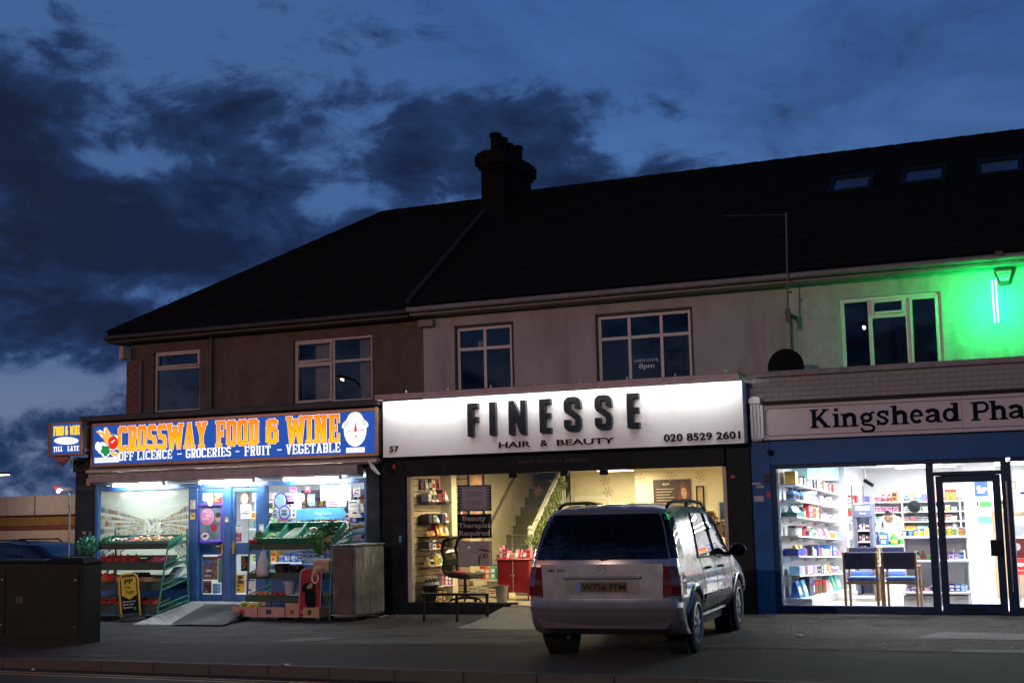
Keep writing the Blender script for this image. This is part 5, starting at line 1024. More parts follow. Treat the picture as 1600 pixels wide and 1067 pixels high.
loc(b.prism(pts, lambda x, z: (x, -.012, z), lambda x, z: (x, .012, z)), 'board', mat('board_edge', (.40, .32, .30), .5), rb)
b = MB(); loc(b.prism([(p[0]*.9, .075+(p[1]-.05)*.955) for p in pts], lambda x, z: (x, -.0155, z), lambda x, z: (x, -.0125, z)), 'poster', mat('poster_red', (.36, .02, .03), .45), rb)
for bl, m in (([(.01, .38, .10, .20, .1), (-.03, .55, .12, .10, .3), (.03, .25, .07, .10, 0)], M_black), ([(.0, .585, .035, .05, 0), (-.04, .56, .02, .03, 0)], cm('tan')), ([(.07, .72, .065, .10, 0)], cm('cream')), ([(.07, .72, .04, .075, 0)], cm('crimson'))):
    o = lobes('print', bl, m, None, FL, .001+.001*('bo' in m.name)); o.parent = rb; o.location.y = {'black_paint': 0, 'pack_tan': -.002, 'pack_cream': -.002, 'pack_crimson': -.004}[m.name]
b = MB(); b.ball((.10, -.02, .86), (.08, .02, .06), 0, 8, 6); b.ball((.06, -.02, .80), (.05, .02, .06), 0, 8, 6); loc(b, 'topper', cm('tan'), rb, smooth=True)
for k in range(2): loc(MB().box(-.15, .11, -.0175, -.0155, .12+.035*k, .138+.035*k), 'print', cm('pink'), rb)
loc(MB().box(-.24, .24, -.16, .16, 0, .03), 'foot', M_black, rb, bevel=.01); loc(MB().box(-.17, .17, -.02, .02, .03, .06), 'foot', M_black, rb)
rm = thing('ramp', 'pale chequer plate ramp up to the grocery doors', 'ramp', (-6, -1.2, -.13))
M_chq = mat('chequer_plate', (.42, .42, .40), .45, .2, var=.2, scale=6)
A, B, Cc, D_ = Vector((-7.05, -.06, .10)), Vector((-5.55, -.06, .10)), Vector((-4.75, -2.30, gz(-4.8)+.012)), Vector((-6.75, -2.10, gz(-6.8)+.012))
b = MB(); b.hexa([D_-Vector((0, 0, .012)), Cc-Vector((0, 0, .012)), (B.x, B.y, -.12), (A.x, A.y, -.12), D_, Cc, B, A]); b.ob('plate', M_chq, rm)
b = MB(); nrm = (B-A).cross(D_-A).normalized()*-1
for i in range(34):
    for j in range(36):
        u, v = (i+.5)/34, (j+.5)/36; p = (A.lerp(B, u)).lerp(D_.lerp(Cc, u), v); t = ((B-A).normalized()*.5+(D_-A).normalized()*(.5 if (i+j) % 2 else -.5)).normalized(); s = nrm.cross(t); n_ = Vector((0, 0, 1))
        b.add([p-t*.022+n_*.001, p+s*.008+n_*.006, p+t*.022+n_*.001, p-s*.008+n_*.006], [(0, 1, 2, 3)])
stuff(b.ob('tread_pattern', M_chq, rm))
mt = thing('door_mat', 'dark ribbed rubber mat lying on the chequer plate ramp', 'mat', (-5.5, -1.4, .0)); M_rub = mat('rubber_mat', (.075, .075, .078), .7, var=.2)
P2 = lambda u, v: Vector((-6.38, -.55, .078)).lerp(Vector((-5.35, -.45, .075)), u).lerp(Vector((-5.75, -2.36, gz(-5.8)+.022)).lerp(Vector((-4.60, -2.42, gz(-4.6)+.020)), u), v)
b = MB(); n = 12
for i in range(n):
    for j in range(n):
        q = [P2(a, c)+Vector((0, 0, .012+.004*sin(9*a+4*c))) for a, c in ((i/n, (j+1)/n), ((i+1)/n, (j+1)/n), ((i+1)/n, j/n), (i/n, j/n))]; b.add(q, [(0, 1, 2, 3)])
b.ob('mat', M_rub, mt, smooth='all'); b = MB()
for i in range(26):
    u = (i+.5)/26; b.tube([P2(u, .02)+Vector((0, 0, .016)), P2(u, .5)+Vector((0, 0, .018)), P2(u, .98)+Vector((0, 0, .016))], .006, 4)
stuff(b.ob('rib', M_rub, mt))
ben = thing('steel_rail', 'low black steel rail on three legs in front of the salon window', 'rail', (-1.0, -1.35, -.08))
b = MB(); b.box(-1.42, -.22, -1.43, -1.39, .335, .37); b.ob('top_bar', M_black, ben, bevel=.006); b = MB(); b.box(-1.42, -.22, -1.43, -1.39, .3705, .378); b.ob('top_bar', M_grey, ben)  # grey strip on top imitates the highlight along the black bar
for x in (-1.39, -.79, -.25): MB().box(x-.018, x+.018, -1.428, -1.392, gz(x), .335).ob('leg', M_black, ben)
cr = thing('concrete_ramp', 'smooth concrete wedge ramp up to the salon door, partly behind the car', 'ramp', (.3, -1.5, -.06))
b = MB(); g0 = gz(.5); b.hexa([(-.15, -2.75, g0), (1.9, -2.75, g0), (1.2, -.105, g0-.02), (-.75, -.105, g0-.02), (-.05, -2.70, g0+.006), (1.8, -2.70, g0+.006), (.95, -.105, .06), (-.55, -.105, .06)]); b.ob('wedge', mat('ramp_concrete', (.15, .14, .115), .8, var=.2, scale=3, bump=.3), cr, bevel=.01)

def film(name):
    """printed window film: reflects, and lets the shop light behind shine through"""
    m = bpy.data.materials.new(name); m.use_nodes = True; t = m.node_tree; t.nodes.clear(); o = t.nodes.new('ShaderNodeOutputMaterial'); mx = t.nodes.new('ShaderNodeMixShader'); d = t.nodes.new('ShaderNodeBsdfDiffuse'); tr = t.nodes.new('ShaderNodeBsdfTranslucent')
    a = t.nodes.new('ShaderNodeVertexColor'); a.layer_name = 'print'; t.links.new(a.outputs[0], d.inputs[0]); t.links.new(a.outputs[0], tr.inputs[0]); mx.inputs[0].default_value = .5
    t.links.new(d.outputs[0], mx.inputs[1]); t.links.new(tr.outputs[0], mx.inputs[2]); t.links.new(mx.outputs[0], o.inputs[0]); return m
# ---- window picture, posters and stickers on the grocery glass
def paper(nm, x0, x1, z0, z1, y, m, label, cat='poster', group=None): return tag(MB().box(x0, x1, y-.002, y, z0, z1).ob(nm, m), label, cat, group)
b = MB(); gx0, gx1, gz0, gz1 = -9.35, -7.16, .55, 2.23; yy = .0415+.003; rnd = random.Random(5)
b.quad((gx0, yy, gz0), (gx1, yy, gz0), (gx1, yy, gz1), (gx0, yy, gz1), 0, (.62, .66, .52))
vx, vz = -8.05, 1.52
def ppt(side, u, v):  # u 0 edge .. 1 far end of the aisle, v 0 floor .. 1 top shelf
    xe = gx0 if side < 0 else gx1; xf = vx+side*.22; x = xe+(xf-xe)*u; zl = (.62+(1.42-.62)*u); zt = (1.98+(1.66-1.98)*u); return (x, zl+(zt-zl)*v)
pal = [(.80, .78, .66), (.82, .80, .74), (.75, .62, .22), (.62, .20, .14), (.70, .72, .70), (.30, .42, .62), (.80, .55, .30), (.55, .62, .40), (.85, .84, .80), (.40, .30, .24)]
lowp = [(.18, .24, .52), (.24, .30, .60), (.60, .62, .70), (.5, .2, .18), (.2, .2, .26)]
for side in (-1, 1):
    for r_ in range(9):
        v0, v1 = r_/9, (r_+.8)/9; nu = 16 if side < 0 else 26
        for k in range(nu):
            u0, u1 = (k/nu)**.8, ((k+.86)/nu)**.8; vv = v0+(v1-v0)*rnd.uniform(.55, 1); q = [ppt(side, u0, v0), ppt(side, u1, v0), ppt(side, u1, vv), ppt(side, u0, vv)]
            if side > 0: q = [q[1], q[0], q[3], q[2]]
            b.add([(p[0], yy-.0006, p[1]) for p in q], [(0, 1, 2, 3)], 0, rnd.choice(pal if r_ > 2 else lowp+pal[:3]))
        q = [ppt(side, 0, v1+.01), ppt(side, 1, v1+.01), ppt(side, 1, v1+.028), ppt(side, 0, v1+.028)]
        if side > 0: q = [q[1], q[0], q[3], q[2]]
        b.add([(p[0], yy-.0006, p[1]) for p in q], [(0, 1, 2, 3)], 0, (.86, .86, .78))
for k in range(40):
    x = vx+rnd.uniform(-.22, .22); z = rnd.uniform(1.2, 1.62); w = rnd.uniform(.02, .06); b.quad((x, yy-.0012-.00001*k, z), (x+w, yy-.0012-.00001*k, z), (x+w, yy-.0012-.00001*k, z+w*1.4), (x, yy-.0012-.00001*k, z+w*1.4), 0, rnd.choice(pal))
tag(b.ob('window_picture', film('film_window')), 'big window picture of supermarket shelves behind the left produce stand', 'window picture')
M_pur = mat('poster_purple', (.11, .07, .52), .4); M_pap = mat('paper_white', (.78, .78, .76), .6, var=.06)
yd = -.001
pp = thing('framed_poster', 'purple framed poster with pink circle on the left grocery door', 'poster', (-6.65, -.03, 1.2))
b = MB(); bars(b, -6.965, -6.345, 1.185, 1.93, -.032, -.002, .055); b.ob('frame', M_pur, pp, bevel=.012); MB().box(-6.91, -6.40, -.010, -.004, 1.24, 1.875).ob('print', mat('poster_slate', (.12, .20, .24), .4, var=.5, scale=4), pp)
lobes('print', [(-6.74, 1.68, .16, .16, 0)], cm('pink'), pp, XZ(-.011), .001, 20); lobes('print', [(-6.58, 1.47, .075, .075, 0)], cm('crimson'), pp, XZ(-.011), .001, 16); lobes('print', [(-6.79, 1.315, .095, .075, 0)], M_pap, pp, XZ(-.011), .001, 16); lobes('print', [(-6.79, 1.32, .06, .025, .2)], cm('brown'), pp, XZ(-.011), .002, 12); lobes('print', [(-6.49, 1.66, .06, .08, 0)], cm('tan'), pp, XZ(-.011), .0015, 12); lobes('print', [(-6.49, 1.71, .065, .05, 0)], cm('black'), pp, XZ(-.011), .002, 12)
for s, (x0, x1, z0, z1) in (('Why', (-6.82, -6.72, 1.74, 1.79)), ('else', (-6.78, -6.66, 1.685, 1.73)), ('if you', (-6.84, -6.70, 1.625, 1.67))): text(s, (x0, x1, z0, z1), XZ(-.0125), M_pap, pp, 'lettering', .02)
lobes('badge', [(-6.655, 1.945, .058, .065, 0)], M_pap, pp, XZ(-.033), .001, 18)
gp = 'papers stuck on the grocery doors'
for x0, x1, z0, z1, m, l in ((-6.87, -6.64, 1.985, 2.13, mat('paper_pink', (.78, .60, .58), .6), 'pinkish notice above the purple framed poster'), (-6.60, -6.41, 2.06, 2.135, cm('lime'), 'lime green slip at the top of the left grocery door'), (-6.62, -6.41, 1.94, 2.05, cm('red'), 'red slip under the lime one on the left door'),
    (-6.86, -6.52, .50, .93, mat('poster_collage', (.26, .13, .07), .5, var=.8, scale=18), 'brown and red flyer on the lower pane of the left door'), (-6.51, -6.42, .45, .88, cm('green'), 'tall green strip on the lower pane of the left door'), (-6.52, -6.42, .885, .955, cm('purple'), 'purple slip above the green strip on the left door'), (-6.64, -6.45, .245, .43, cm('sky'), 'pale blue card at the foot of the left door'), (-6.85, -6.66, .245, .48, mat('card_maroon', (.13, .03, .025), .5), 'dark maroon card at the foot of the left door'),
    (-6.00, -5.76, 1.63, 1.90, M_pap, 'white handwritten notice on the upper pane of the right door'), (-5.75, -5.655, 1.60, 1.74, cm('yellow'), 'yellow sticker beside the handwritten notice on the right door'), (-5.74, -5.64, 1.95, 2.10, cm('cream'), 'cream sticker high on the right grocery door'), (-6.11, -5.98, 1.21, 1.37, cm('crimson'), 'red sticker low on the upper pane of the right door'), (-6.11, -5.97, 1.39, 1.52, cm('silver'), 'silver grey card above the red sticker on the right door'),
    (-5.99, -5.80, .66, .94, M_black, 'black and gold payment sticker on the right door'), (-6.10, -5.91, .26, .60, cm('yellow'), 'yellow notice with black print at the foot of the right door'), (-5.90, -5.65, .26, .62, M_pap, 'large white sheet at the foot of the right door')): paper('paper', x0, x1, z0, z1, .024, m, l, 'paper', gp)
text('OPEN', (-6.08, -5.93, .43, .48), XZ(.0215), M_black, bpy.data.objects['paper'], 'lettering', .02)
for x0, x1, z0, z1 in ((-6.06, -5.95, .53, .57),): MB().box(x0, x1, .0195, .0215, z0, z1).ob('print', M_black, bpy.data.objects['paper'])
tag(lobes('round_sticker', [(-5.91, 2.0, .085, .10, 0)], cm('orange'), None, XZ(.022), .001, 20), 'round orange and white sticker high on the right door', 'sticker'); lobes('print', [(-5.91, 2.0, .06, .075, 0)], M_pap, bpy.data.objects['round_sticker'], XZ(.022), .002, 20)
E_rs = mat('sticker_lightblue', (.42, .62, .74), .4)
for (x, z, r, l) in ((-5.115, 1.945, .155, 'larger round purple rimmed sticker with bird picture on the vegetable window'), (-5.03, 1.73, .13, 'smaller round purple rimmed PLAY HERE sticker below the larger one')):
    t = thing('round_sticker', l, 'sticker', (x, .03, z), 'round stickers on the vegetable window'); yq = .032 if r > .14 else .029
    lobes('rim', [(x, z, r, r*1.05, 0)], M_pur, t, XZ(yq), .0005, 28); lobes('disc', [(x, z, r*.78, r*.82, 0)], E_rs, t, XZ(yq), .0015, 24)
    if r > .14: lobes('print', [(x-.02, z+.05, .05, .04, .4), (x+.03, z-.02, .04, .05, 0), (x, z-.09, .06, .015, 0)], cm('sky'), t, XZ(yq), .0025, 12)
    else:
        text('PLAY', (x-.065, x+.065, z+.01, z+.05), XZ(yq-.003), M_let2, t, 'lettering', .02); text('HERE', (x-.065, x+.065, z-.05, z-.01), XZ(yq-.003), M_let2, t, 'lettering', .02)
ar = thing('arrow_banner', 'light blue arrow shaped banner reading Play here on the vegetable window', 'banner', (-4.2, .03, 1.7)); b = MB(); b.prism([(-4.77, 1.585), (-3.78, 1.595), (-3.70, 1.69), (-3.80, 1.80), (-4.77, 1.775)], lambda x, z: (x, .028, z), lambda x, z: (x, .031, z)); b.ob('banner', mat('banner_blue', (.10, .42, .72), .4), ar); text('Play here', (-4.36, -4.03, 1.655, 1.72), XZ(.0278), M_pap, ar, 'lettering', .01)
gw_ = 'boards and papers on the vegetable window'
for x0, x1, z0, z1, m, l in ((-4.25, -3.60, 1.93, 2.21, M_pap, 'large white board at the top of the vegetable window'), (-4.12, -3.70, 1.82, 1.925, M_pap, 'narrow white strip under the large white board'), (-3.66, -3.42, 1.61, 1.93, mat('paper_grey2', (.55, .55, .55), .5), 'grey sheet right of the blue arrow banner'), (-3.56, -3.41, 1.98, 2.13, cm('silver'), 'small grey panel at the top right of the vegetable window'), (-4.98, -4.66, 1.62, 1.93, M_pap, 'white poster with small pictures beside the round stickers'), (-5.30, -5.10, 1.60, 1.80, mat('poster_green', (.45, .58, .42), .5, var=.3), 'green and cream card left of the round stickers'), (-5.36, -3.66, 1.40, 1.555, mat('strip_cream', (.60, .62, .44), .5, var=.25, scale=5), 'long cream strip below the blue arrow banner'), (-5.15, -4.95, 1.56, 1.63, cm('orange'), 'small orange card under the round stickers')):
    paper('paper', x0, x1, z0, z1, .0335, m, l, 'paper', gw_)
for k in range(7): MB().box(-4.93+.08*(k % 3), -4.89+.08*(k % 3), .0285, .0305, 1.66+.085*(k//3), 1.70+.085*(k//3)).ob('print', cm(R.choice(('teal', 'pink', 'black', 'green'))), bpy.data.objects['paper.020'] if 'paper.020' in bpy.data.objects else None)

# ---- goods inside the grocery
def shelf_unit(name, label, x0, x1, y0, y1, zs, m, cat='shelving', back=True, edge=None, group=None):
    s = thing(name, label, cat, ((x0+x1)/2, y0, zs[0]), group)
    for z in zs: MB().box(x0, x1, y0, y1, z-.02, z).ob('shelf', m, s); 
    for z in zs: MB().box(x0, x1, y0-.012, y0-.001, z-.028, z+.006).ob('shelf_edge', edge or m, s)
    if back: MB().box(x0, x1, y1+.001, y1+.02, zs[0]-.1, zs[-1]+.35).ob('back_panel', m, s)
    for x in (x0, x1): MB().box(x-.01, x+.01, y1-.03, y1+.02, .1, zs[-1]+.35).ob('upright', M_grey, s)
    return s
shelf_unit('shelving', 'white shelving of bright packets behind the vegetable window', -5.35, -3.45, .8, 1.15, (.5, .85, 1.2, 1.5, 1.8), M_white)
gg = 'goods on the grocery shelving behind the vegetable window'
for k, z in enumerate((.5, .85, 1.2, 1.5, 1.8)):
    row((-5.3, .95), (-3.5, .95), z, .22, rnd_items(15, ['red', 'pink', 'purple', 'crimson', 'white', 'cream', 'sky', 'orange'], ['box', 'packet', 'bottle'], .14, .24), 'on the %s shelf behind the vegetable window' % ('lowest', 'second lowest', 'middle', 'second highest', 'top')[k], 'left', gg)
shelf_unit('shelving', 'low shelf with pale blue edge at the right of the vegetable window', -4.0, -3.08, .26, .62, (1.0, 1.16), M_white, edge=mat('edge_blue', (.40, .58, .70), .5), back=False)
sb = thing('bread_shelf', 'sloping shelf with broad pale blue front and loaves, right of the window', 'shelf', (-3.5, .3, 1.36)); b = MB(); b.hexa([(-3.95, .24, 1.24), (-3.08, .24, 1.40), (-3.08, .6, 1.40), (-3.95, .6, 1.24), (-3.95, .24, 1.34), (-3.08, .24, 1.50), (-3.08, .6, 1.50), (-3.95, .6, 1.34)]); b.ob('board', mat('edge_blue', (.4, .58, .7), .5), sb); MB().box(-3.22, -3.14, .236, .2395, 1.40, 1.47).ob('price_label', cm('crimson'), sb)
for k in range(6): tag(MB().ball((-3.86+.13*k, .36, 1.40+.024*k), (.06, .11, .045), 0, 8, 6).ob('loaf', mat('loaf_brown', (.52, .32, .14), .7, var=.3)), 'brown loaf on the sloping blue fronted shelf, %s from the left' % ORD[k], 'loaf', 'loaves on the sloping shelf')
row((-3.95, .36), (-3.12, .36), 1.0, .1, ['bottle red white .14', 'bottle crimson white .14', 'bottle white red .14', 'bottle sky white .14', 'bottle navy white .14', 'bottle blue white .14', 'bottle teal white .14', 'bottle lime white .14'], 'under the sloping shelf', 'left', 'bottles under the sloping shelf')
shelf_unit('shelving', 'white shelves of groceries seen through the blue grocery doors', -6.9, -5.5, 1.6, 1.95, (.4, .75, 1.1, 1.42, 1.76), M_white)
for k, z in enumerate((.4, .75, 1.1, 1.42, 1.76)): row((-6.85, 1.72), (-5.55, 1.72), z, .22, rnd_items(9, ['white', 'blue', 'red', 'orange', 'cream', 'sky', 'lilac', 'yellow', 'grey'], ['box', 'packet', 'tin'], .13, .25), 'on the %s shelf behind the blue doors' % ('lowest', 'second lowest', 'middle', 'second highest', 'top')[k], 'left', 'goods on the shelves behind the blue doors')
# fruit hanging and piled at the ends of the stands, papers round the shop
for k, (x, z, w, hh, c) in enumerate(((-5.30, 2.02, .13, .17, 'white'), (-5.32, 1.86, .10, .12, 'lime'), (-4.92, 1.97, .20, .18, 'pink'), (-4.68, 2.0, .16, .14, 'cream'), (-4.45, 1.95, .15, .20, 'sky'), (-4.52, 2.14, .12, .10, 'red'), (-3.40, 1.78, .10, .16, 'cream'), (-4.84, 2.14, .16, .10, 'purple'))):
    paper('paper', x-w/2, x+w/2, z-hh/2, z+hh/2, .0335, cm(c), '%s card high on the vegetable window, %s from the left among the small cards' % (c, ORD[k]), 'paper', gw_)
for k, (x, z, w, hh, c, l) in enumerate(((-7.05, 1.92, .12, .17, 'cream', 'cream notice on the blue post left of the doors'), (-7.05, 1.70, .11, .13, 'yellow', 'yellow notice on the blue post left of the doors'), (-5.49, 1.45, .10, .14, 'white', 'white notice on the blue post right of the doors'), (-6.27, 1.62, .08, .10, 'tan', 'small tan label on the post between the doors'))):
    paper('paper', x-w/2, x+w/2, z-hh/2, z+hh/2, -.0425, cm(c), l, 'paper', 'papers on the blue door posts')


# print on every paper: a few lines or blocks of ink on the sheet
for o in [q for q in bpy.data.objects if q.name.split('.')[0] == 'paper' and q.type == 'MESH' and not q.children]:
    vx_ = [v.co for v in o.data.vertices]; x0, x1 = min(v.x for v in vx_), max(v.x for v in vx_); z0, z1 = min(v.z for v in vx_), max(v.z for v in vx_); y = min(v.y for v in vx_)-.0006; w, hh = x1-x0, z1-z0
    b = MB(); n = max(2, min(7, int(hh/.035)))
    for k in range(n):
        za = z1-hh*(.10+.82*k/n); e = R.uniform(.35, .92); xa = x0+w*.08; th = hh*.82/n*R.uniform(.28, .7)
        if R.random() < .25: xa = x0+w*R.uniform(.1, .4); e = R.uniform(.3, .5); th *= 1.3
        b.quad((xa, y, za-th), (min(x1-w*.06, xa+w*e*.86), y, za-th), (min(x1-w*.06, xa+w*e*.86), y, za), (xa, y, za), R.randrange(3))
    b.ob('print', [cm(c) for c in R.sample(['black', 'red', 'navy', 'blue', 'grey', 'green', 'purple', 'white', 'yellow'], 3)], o)
# ================================================================ SALON INTERIOR
sw = thing('slat_wall', 'beige slatted display wall along the left side of the salon window', 'display wall', (-2.48, .8, .05))
M_slat = mat('slat_beige', (.56, .44, .30), .5, var=.1)
for i in range(20):
    z = .08+i*.116; MB().box(-2.495, -2.47, .28, 1.38, z, z+.102).ob('slat', M_slat, sw)
    MB().box(-2.42, -2.06, 1.70, 1.72, z, z+.102).ob('slat', M_slat, sw)
MB().box(-2.499, -2.496, .28, 1.38, .06, 2.41).ob('backing', M_dark, sw); MB().box(-2.42, -2.06, 1.721, 1.745, .06, 2.41).ob('backing', M_dark, sw)
MB().box(-2.47, -2.24, 1.385, 1.60, .05, 2.42).ob('pier', M_ywall, HS)
sg_ = 'goods on the salon slat wall'; shz = (.34, .72, 1.02, 1.24, 1.48, 1.86)
for k, z in enumerate(shz):
    t = thing('wall_shelf', 'glass edged shelf on the beige slat wall, %s from the floor' % ORD[k], 'shelf', (-2.35, .9, z), 'shelves on the salon slat wall'); MB().box(-2.468, -2.22, .45, 1.36, z-.014, z).ob('board', M_white if k < 3 else M_black, t)
    for y in (.55, 1.25): MB().box(-2.468, -2.28, y-.008, y+.008, z-.05, z-.015).ob('bracket', M_grey, t)
its = [['bottle black silver .17']*4+['box grey red .16', 'box pink white .20', 'box purple white .17'], ['bottle grey yellow .16', 'bottle silver black .14', 'tub yellow white .22', 'packet cream green .20', 'bottle orange white .16', 'bottle teal silver .18'],
       ['box black grey .13', 'box white black .15', 'tub brown black .09', 'packet black red .12', 'box grey black .10', 'tub black grey .07'], ['bottle tan orange .10', 'bottle tan orange .11', 'bottle orange white .10', 'packet red yellow .20', 'packet yellow white .22', 'packet yellow red .22', 'packet cream white .22'],
       ['box black navy .16', 'box black grey .17', 'packet grey white .12', 'box navy black .16', 'packet white red .17'], ['box grey white .16', 'packet white black .20', 'packet cream black .20', 'box crimson black .15', 'box black red .22', 'packet grey white .20']]
for k, (z, it) in enumerate(zip(shz, its)): row((-2.34, .48), (-2.34, 1.33), z, .18, it, 'on the salon slat wall, %s shelf up' % ORD[k], 'window', sg_, radians(90))
row((-2.45, .50), (-2.45, 1.3), 2.08, .05, ['packet black red .20', 'packet grey white .19', 'packet black silver .21', 'packet white red .18', 'packet crimson black .2'], 'hanging high on the salon slat wall', 'window', sg_, radians(90))
row((-2.36, .44), (-2.36, 1.30), .05, .2, ['bottle black silver .22', 'bottle teal black .21', 'bottle black white .22', 'box tan brown .20', 'box brown tan .22', 'tub black grey .18'], 'on the floor along the salon slat wall', 'window', sg_, radians(90))
row((-2.08, 1.63), (-2.22, 1.63), 1.24, .10, ['packet cream white .22', 'packet white red .20', 'packet yellow white .20'], 'on the rear slat panel, lower hook row', 'right', sg_); row((-2.08, 1.63), (-2.22, 1.63), 1.55, .10, ['packet brown red .26', 'packet tan white .30', 'packet cream black .28'], 'on the rear slat panel, upper hook row', 'right', sg_)
paper('framed_picture', -2.01, -1.999, 0, 0, 0, M_black, 'x') if False else None
t = thing('framed_poster', 'tall framed hair poster hanging between the slat wall and the stairs', 'poster', (-1.87, 1.68, 1.9)); b = MB(); bars(b, -2.04, -1.70, 1.55, 2.38, 1.66, 1.695, .03); b.ob('frame', M_black, t); MB().box(-2.01, -1.73, 1.685, 1.692, 1.58, 2.35).ob('print', mat('poster_flesh', (.50, .30, .18), .4, var=.5, scale=5), t)
# hanging posters in the window
def hanging(nm, label, x0, x1, z0, z1, m):
    t = thing(nm, label, 'poster', ((x0+x1)/2, .15, z0)); MB().box(x0, x1, .146, .154, z0, z1).ob('board', m, t)
    for x in (x0+.06, x1-.06): MB().tube([(x, .15, z1), (x, .15, z1+.06)], .003, 4).ob('cord', M_grey, t)
    return t
t = hanging('hanging_poster', 'grey price card with a film strip border, top of three window posters', -1.50, -.857, 1.68, 2.13, M_black)
MB().box(-1.47, -.887, .143, .1455, 1.70, 2.11).ob('print', mat('card_mauve', (.30, .25, .26), .5, var=.06), t)
for i in range(8):
    for x in (-1.47, -.937): MB().box(x, x+.05, .1415, .1428, 1.715+i*.049, 1.738+i*.049).ob('print', M_black, t)
MB().box(-1.41, -.95, .1405, .1428, 1.75, 2.07).ob('print', mat('card_grey', (.36, .31, .32), .5, var=.05), t)
for z, s in ((1.985, 'PRIVATE PARTIES'), (1.935, 'WEDDINGS'), (1.835, 'HAIR AND MAKE UP'), (1.79, '020 8529 2601')): text(s, (-1.34, -1.02, z, z+.028), XZ(.140), mat('dim_print', (.20, .17, .18), .6), t, 'lettering')
t = hanging('hanging_poster', 'black Beauty Therapist Required poster, middle of three window posters', -1.515, -.862, 1.21, 1.63, M_black)
M_bt = mat('letter_grey_pink', (.42, .36, .35), .5)
for s, (x0, x1, z0, z1) in (('Beauty', (-1.42, -.965, 1.485, 1.60)), ('Therapist', (-1.50, -.88, 1.365, 1.475)), ('Required', (-1.485, -.90, 1.23, 1.345))): text(s, (x0, x1, z0, z1), XZ(.146), M_bt, t, 'lettering', .025)
t = hanging('hanging_poster', 'pale poster with a large eye, lowest of three window posters', -1.515, -.862, .73, 1.16, mat('poster_pale', (.44, .40, .38), .5, var=.1, scale=3))
lobes('print', [(-1.0, 1.0, .13, .02, -.2), (-1.02, .905, .085, .04, .1)], mat('eye_brown', (.12, .08, .07), .5), t, XZ(.146), .001, 16); lobes('print', [(-1.02, .905, .055, .022, .1)], cm('cream'), t, XZ(.146), .002, 12); lobes('print', [(-1.015, .905, .022, .022, 0)], M_black, t, XZ(.146), .003, 12); lobes('print', [(-1.11, .84, .02, .09, 0)], _M['eye_brown'], t, XZ(.146), .001, 10)
# snowflake window decorations
for k, (x, z) in enumerate(((1.30, 2.15), (1.92, 2.16), (2.45, 2.18), (2.95, 2.16), (1.35, 1.95), (.08, 2.0), (-1.18, 1.06))):
    b = MB()
    for a in range(6):
        d = Vector((cos(a*pi/3+.2), 0, sin(a*pi/3+.2))); p = Vector((x, .02, z)); r_ = .09; b.tube([p, p+d*r_], .0035, 4)
        for f in (.5, .75):
            for s in (-1, 1): e = Vector((cos(a*pi/3+.2+s*.9), 0, sin(a*pi/3+.2+s*.9))); b.tube([p+d*r_*f, p+d*r_*f+e*r_*.3], .003, 4)
    tag(b.ob('snowflake', mat('snow_copper', (.50, .24, .18), .4, .5) if k < 6 else mat('snow_silver', (.6, .7, .74), .25, .8)), '%s snowflake decoration hanging in the salon window, %s' % ('copper' if k < 6 else 'silver', ('first along the top', 'second along the top', 'third along the top', 'right end of the top', 'lower one beside the plain wall', 'by the staircase', 'over the eye poster')[k]), 'snowflake', 'snowflakes in the salon window')
# office chair
oc = thing('office_chair', 'black mesh office chair with red cloth on its seat, facing right', 'office chair', (-1.62, .62, .05)); oc.rotation_euler = (0, 0, radians(-12))
M_mesh = glass('chair_mesh', (.12, .115, .10), .02)
b = MB()
for i in range(5):
    a = 2*pi*i/5+.3; b.tube([(0, 0, .12), (.28*cos(a), .28*sin(a), .075)], [.03, .018], 6)
loc(b, 'star_base', M_black, oc, smooth=True)
for i in range(5):
    a = 2*pi*i/5+.3; loc(MB().lathe([(.028, -.02), (.032, 0), (.028, .02)], (.29*cos(a), .29*sin(a), .034), 8, axis='y'), 'castor', M_black, oc)
loc(MB().tube([(0, 0, .10), (0, 0, .28), (0, 0, .44)], [.035, .03, .022], 8), 'gas_lift', M_black, oc)
b = MB(); b.prism([(-.24, .47), (.20, .44), (.28, .455), (.29, .50), (.24, .535), (-.05, .535), (-.24, .56), (-.27, .52)], lambda x, z: (x, -.23, z), lambda x, z: (x, .23, z)); loc(b, 'seat', mat('seat_black', (.014, .014, .014), .8), oc, bevel=.03, seg=2)
fp = [(-.25, .50), (-.34, .62), (-.30, .78), (-.36, .95), (-.30, 1.12), (-.22, 1.15)]
for s in (-1, 1): loc(MB().tube([(x, s*(.20-.03*(i == 5)), z) for i, (x, z) in enumerate(fp)], .030, 8), 'back_frame', M_black, oc, smooth=True)
loc(MB().tube([(-.22, -.18, 1.15), (-.21, 0, 1.165), (-.22, .18, 1.15)], .03, 8), 'back_frame', M_black, oc, smooth=True)
b = MB()
for i in range(5): b.quad((fp[i][0], -.19, fp[i][1]), (fp[i][0], .19, fp[i][1]), (fp[i+1][0], .19, fp[i+1][1]), (fp[i+1][0], -.19, fp[i+1][1]))
loc(b, 'back_mesh', M_mesh, oc); loc(MB().box(-.345, -.29, -.20, .20, .66, .80), 'lumbar_pad', M_black, oc, bevel=.02)
rd = tag(MB().ball((-1.70, .56, .605), (.14, .11, .03), 0, 10, 5, .25).ob('cloth', mat('cloth_red', (.42, .03, .035), .8, bump=.5, bscale=30), smooth='all'), 'crumpled red cloth lying on the black office chair', 'cloth')
